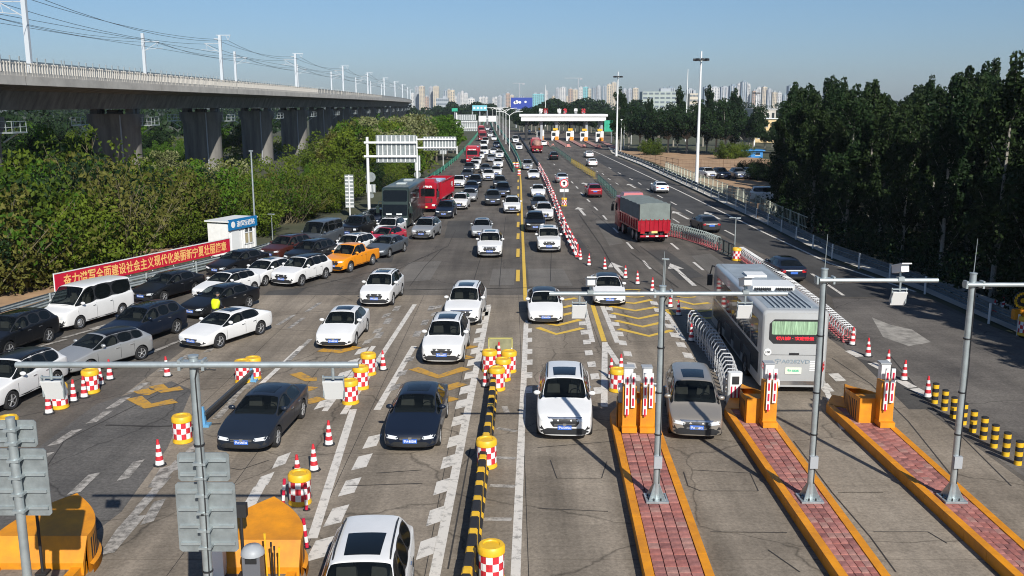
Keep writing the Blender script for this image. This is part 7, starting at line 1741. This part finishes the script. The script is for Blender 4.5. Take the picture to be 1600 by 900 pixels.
for o in list(PROTO.values()): kill(o)
# spare wheel and rear lamps are on the prototypes; person in the yellow vest
def person(label, base, rz):
    t = thing('person', label, 'person', base, rz)
    def skin(name, chains, m, lv=2):
        me = bpy.data.meshes.new(name); vs, es, rs, roots = [], [], [], []
        idx = {}
        for ch in chains:
            prev = None
            for p in ch:
                k = tuple(round(c, 4) for c in p[:3])
                if k not in idx: idx[k] = len(vs); vs.append(p[:3]); rs.append(p[3])
                if prev is not None and prev != idx[k]: es.append((prev, idx[k]))
                prev = idx[k]
        me.from_pydata(vs, es, []); o = bpy.data.objects.new(name, me); COL.objects.link(o); o.modifiers.new('k', 'SKIN'); o.modifiers.new('s', 'SUBSURF').levels = lv
        sv = me.skin_vertices[0].data
        for i, r in enumerate(rs): sv[i].radius = (r, r)
        sv[0].use_root = True
        dg = bpy.context.evaluated_depsgraph_get(); m2 = bpy.data.meshes.new_from_object(o.evaluated_get(dg)); bpy.data.objects.remove(o); m2.materials.clear(); m2.materials.append(m)
        m2.polygons.foreach_set('use_smooth', [True] * len(m2.polygons)); m2.polygons.foreach_set('material_index', [0] * len(m2.polygons)); return obj(name, m2, t)
    pel = (0, 0, .92, .13)
    ch = [[pel, (.03, 0, 1.10, .135), (.09, 0, 1.28, .155), (.15, 0, 1.43, .11), (.19, 0, 1.50, .055), (.22, 0, 1.54, .05)]]
    for s in (-1, 1):
        ch.append([pel, (0, s * .09, .86, .10), (.02, s * .10, .50, .062), (-.01, s * .10, .10, .042), (.06, s * .11, .05, .04), (.17, s * .12, .035, .032)])
        ch.append([(.09, 0, 1.28, .155), (.13, s * .17, 1.38, .068), (.16, s * .24, 1.12, .045), (.34, s * .20, .98, .033), (.40, s * .19, .97, .034)])
    b_ = skin('body', ch, mat('dark_uniform', (.018, .022, .035), .8))
    sk = mat('skin', (.42, .26, .18), .6)
    hd = MB(); bm = bmesh.new(); bmesh.ops.create_uvsphere(bm, u_segments=20, v_segments=14, radius=1)
    for v in bm.verts:
        x, y, z = v.co; k = 1 - .22 * max(0, -z); v.co = Vector((.25 + x * .095 * k, y * .078 * k, 1.64 + z * .118))
        if x > .9 and abs(z) < .25 and abs(y) < .22: v.co.x += .018
    me = bpy.data.meshes.new('head'); bm.to_mesh(me); bm.free(); me.materials.append(sk); smooth_by_angle(me, 80); h = obj('head', me, t)
    for s in (-1, 1):
        MB().lathe([(.001, -.012), (.03, -.01), (.03, .01), (.001, .012)], 10, (.24, s * .078, 1.64), axis='Y').build('ear', sk, h); MB().box((.335, s * .03, 1.665), (.012, .022, .012)).build('eye', M_TRIM, h)
    MB().box((.332, 0, 1.585), (.012, .045, .010)).build('mouth', mat('lips', (.32, .14, .11), .6), h)
    bm = bmesh.new(); bmesh.ops.create_uvsphere(bm, u_segments=16, v_segments=12, radius=1)
    for v in bm.verts: v.co = Vector((.235 + v.co.x * .10, v.co.y * .085, 1.685 + max(v.co.z, -.25) * .09))
    me = bpy.data.meshes.new('hair'); bm.to_mesh(me); bm.free(); me.materials.append(M_BLACK); smooth_by_angle(me, 80); obj('hair', me, t)
    for s in (-1, 1):
        hc = [[(.40, s * .19, .97, .028), (.46, s * .185, .96, .030)]]
        for k in range(4): hc.append([(.46, s * .185, .96, .030), (.485, s * (.165 + .015 * k), .955, .010), (.515 - .004 * abs(k - 1.5), s * (.163 + .016 * k), .945, .009), (.535 - .006 * abs(k - 1.5), s * (.163 + .016 * k), .925, .008)])
        hc.append([(.40, s * .19, .97, .028), (.43, s * .155, .955, .011), (.46, s * .145, .945, .010)]); skin('hand', hc, sk, 1)
    vest = [[(.0, 0, .90, .155), (.03, 0, 1.10, .158), (.09, 0, 1.28, .178), (.145, 0, 1.42, .13)]] + [[(.09, 0, 1.28, .178), (.125, s * .15, 1.385, .088)] for s in (-1, 1)]
    vv = skin('safety_vest', vest, mat('vest_yellow', (.62, .72, .01), .6)); vv.scale = (1.05, 1.18, 1.0); return t
person('person in a bright yellow vest bending over between the white sporty sedan and black sedan', Vector((PY(45.9, 338), 45.9, 0)), R(70)).scale = (1.06, 1.10, 1.04)
print('vehicles %.1fs' % (time.time() - _t0), 'objects', len(bpy.data.objects))
# empty object names left by mesh-less helpers
bpy.context.view_layer.update()
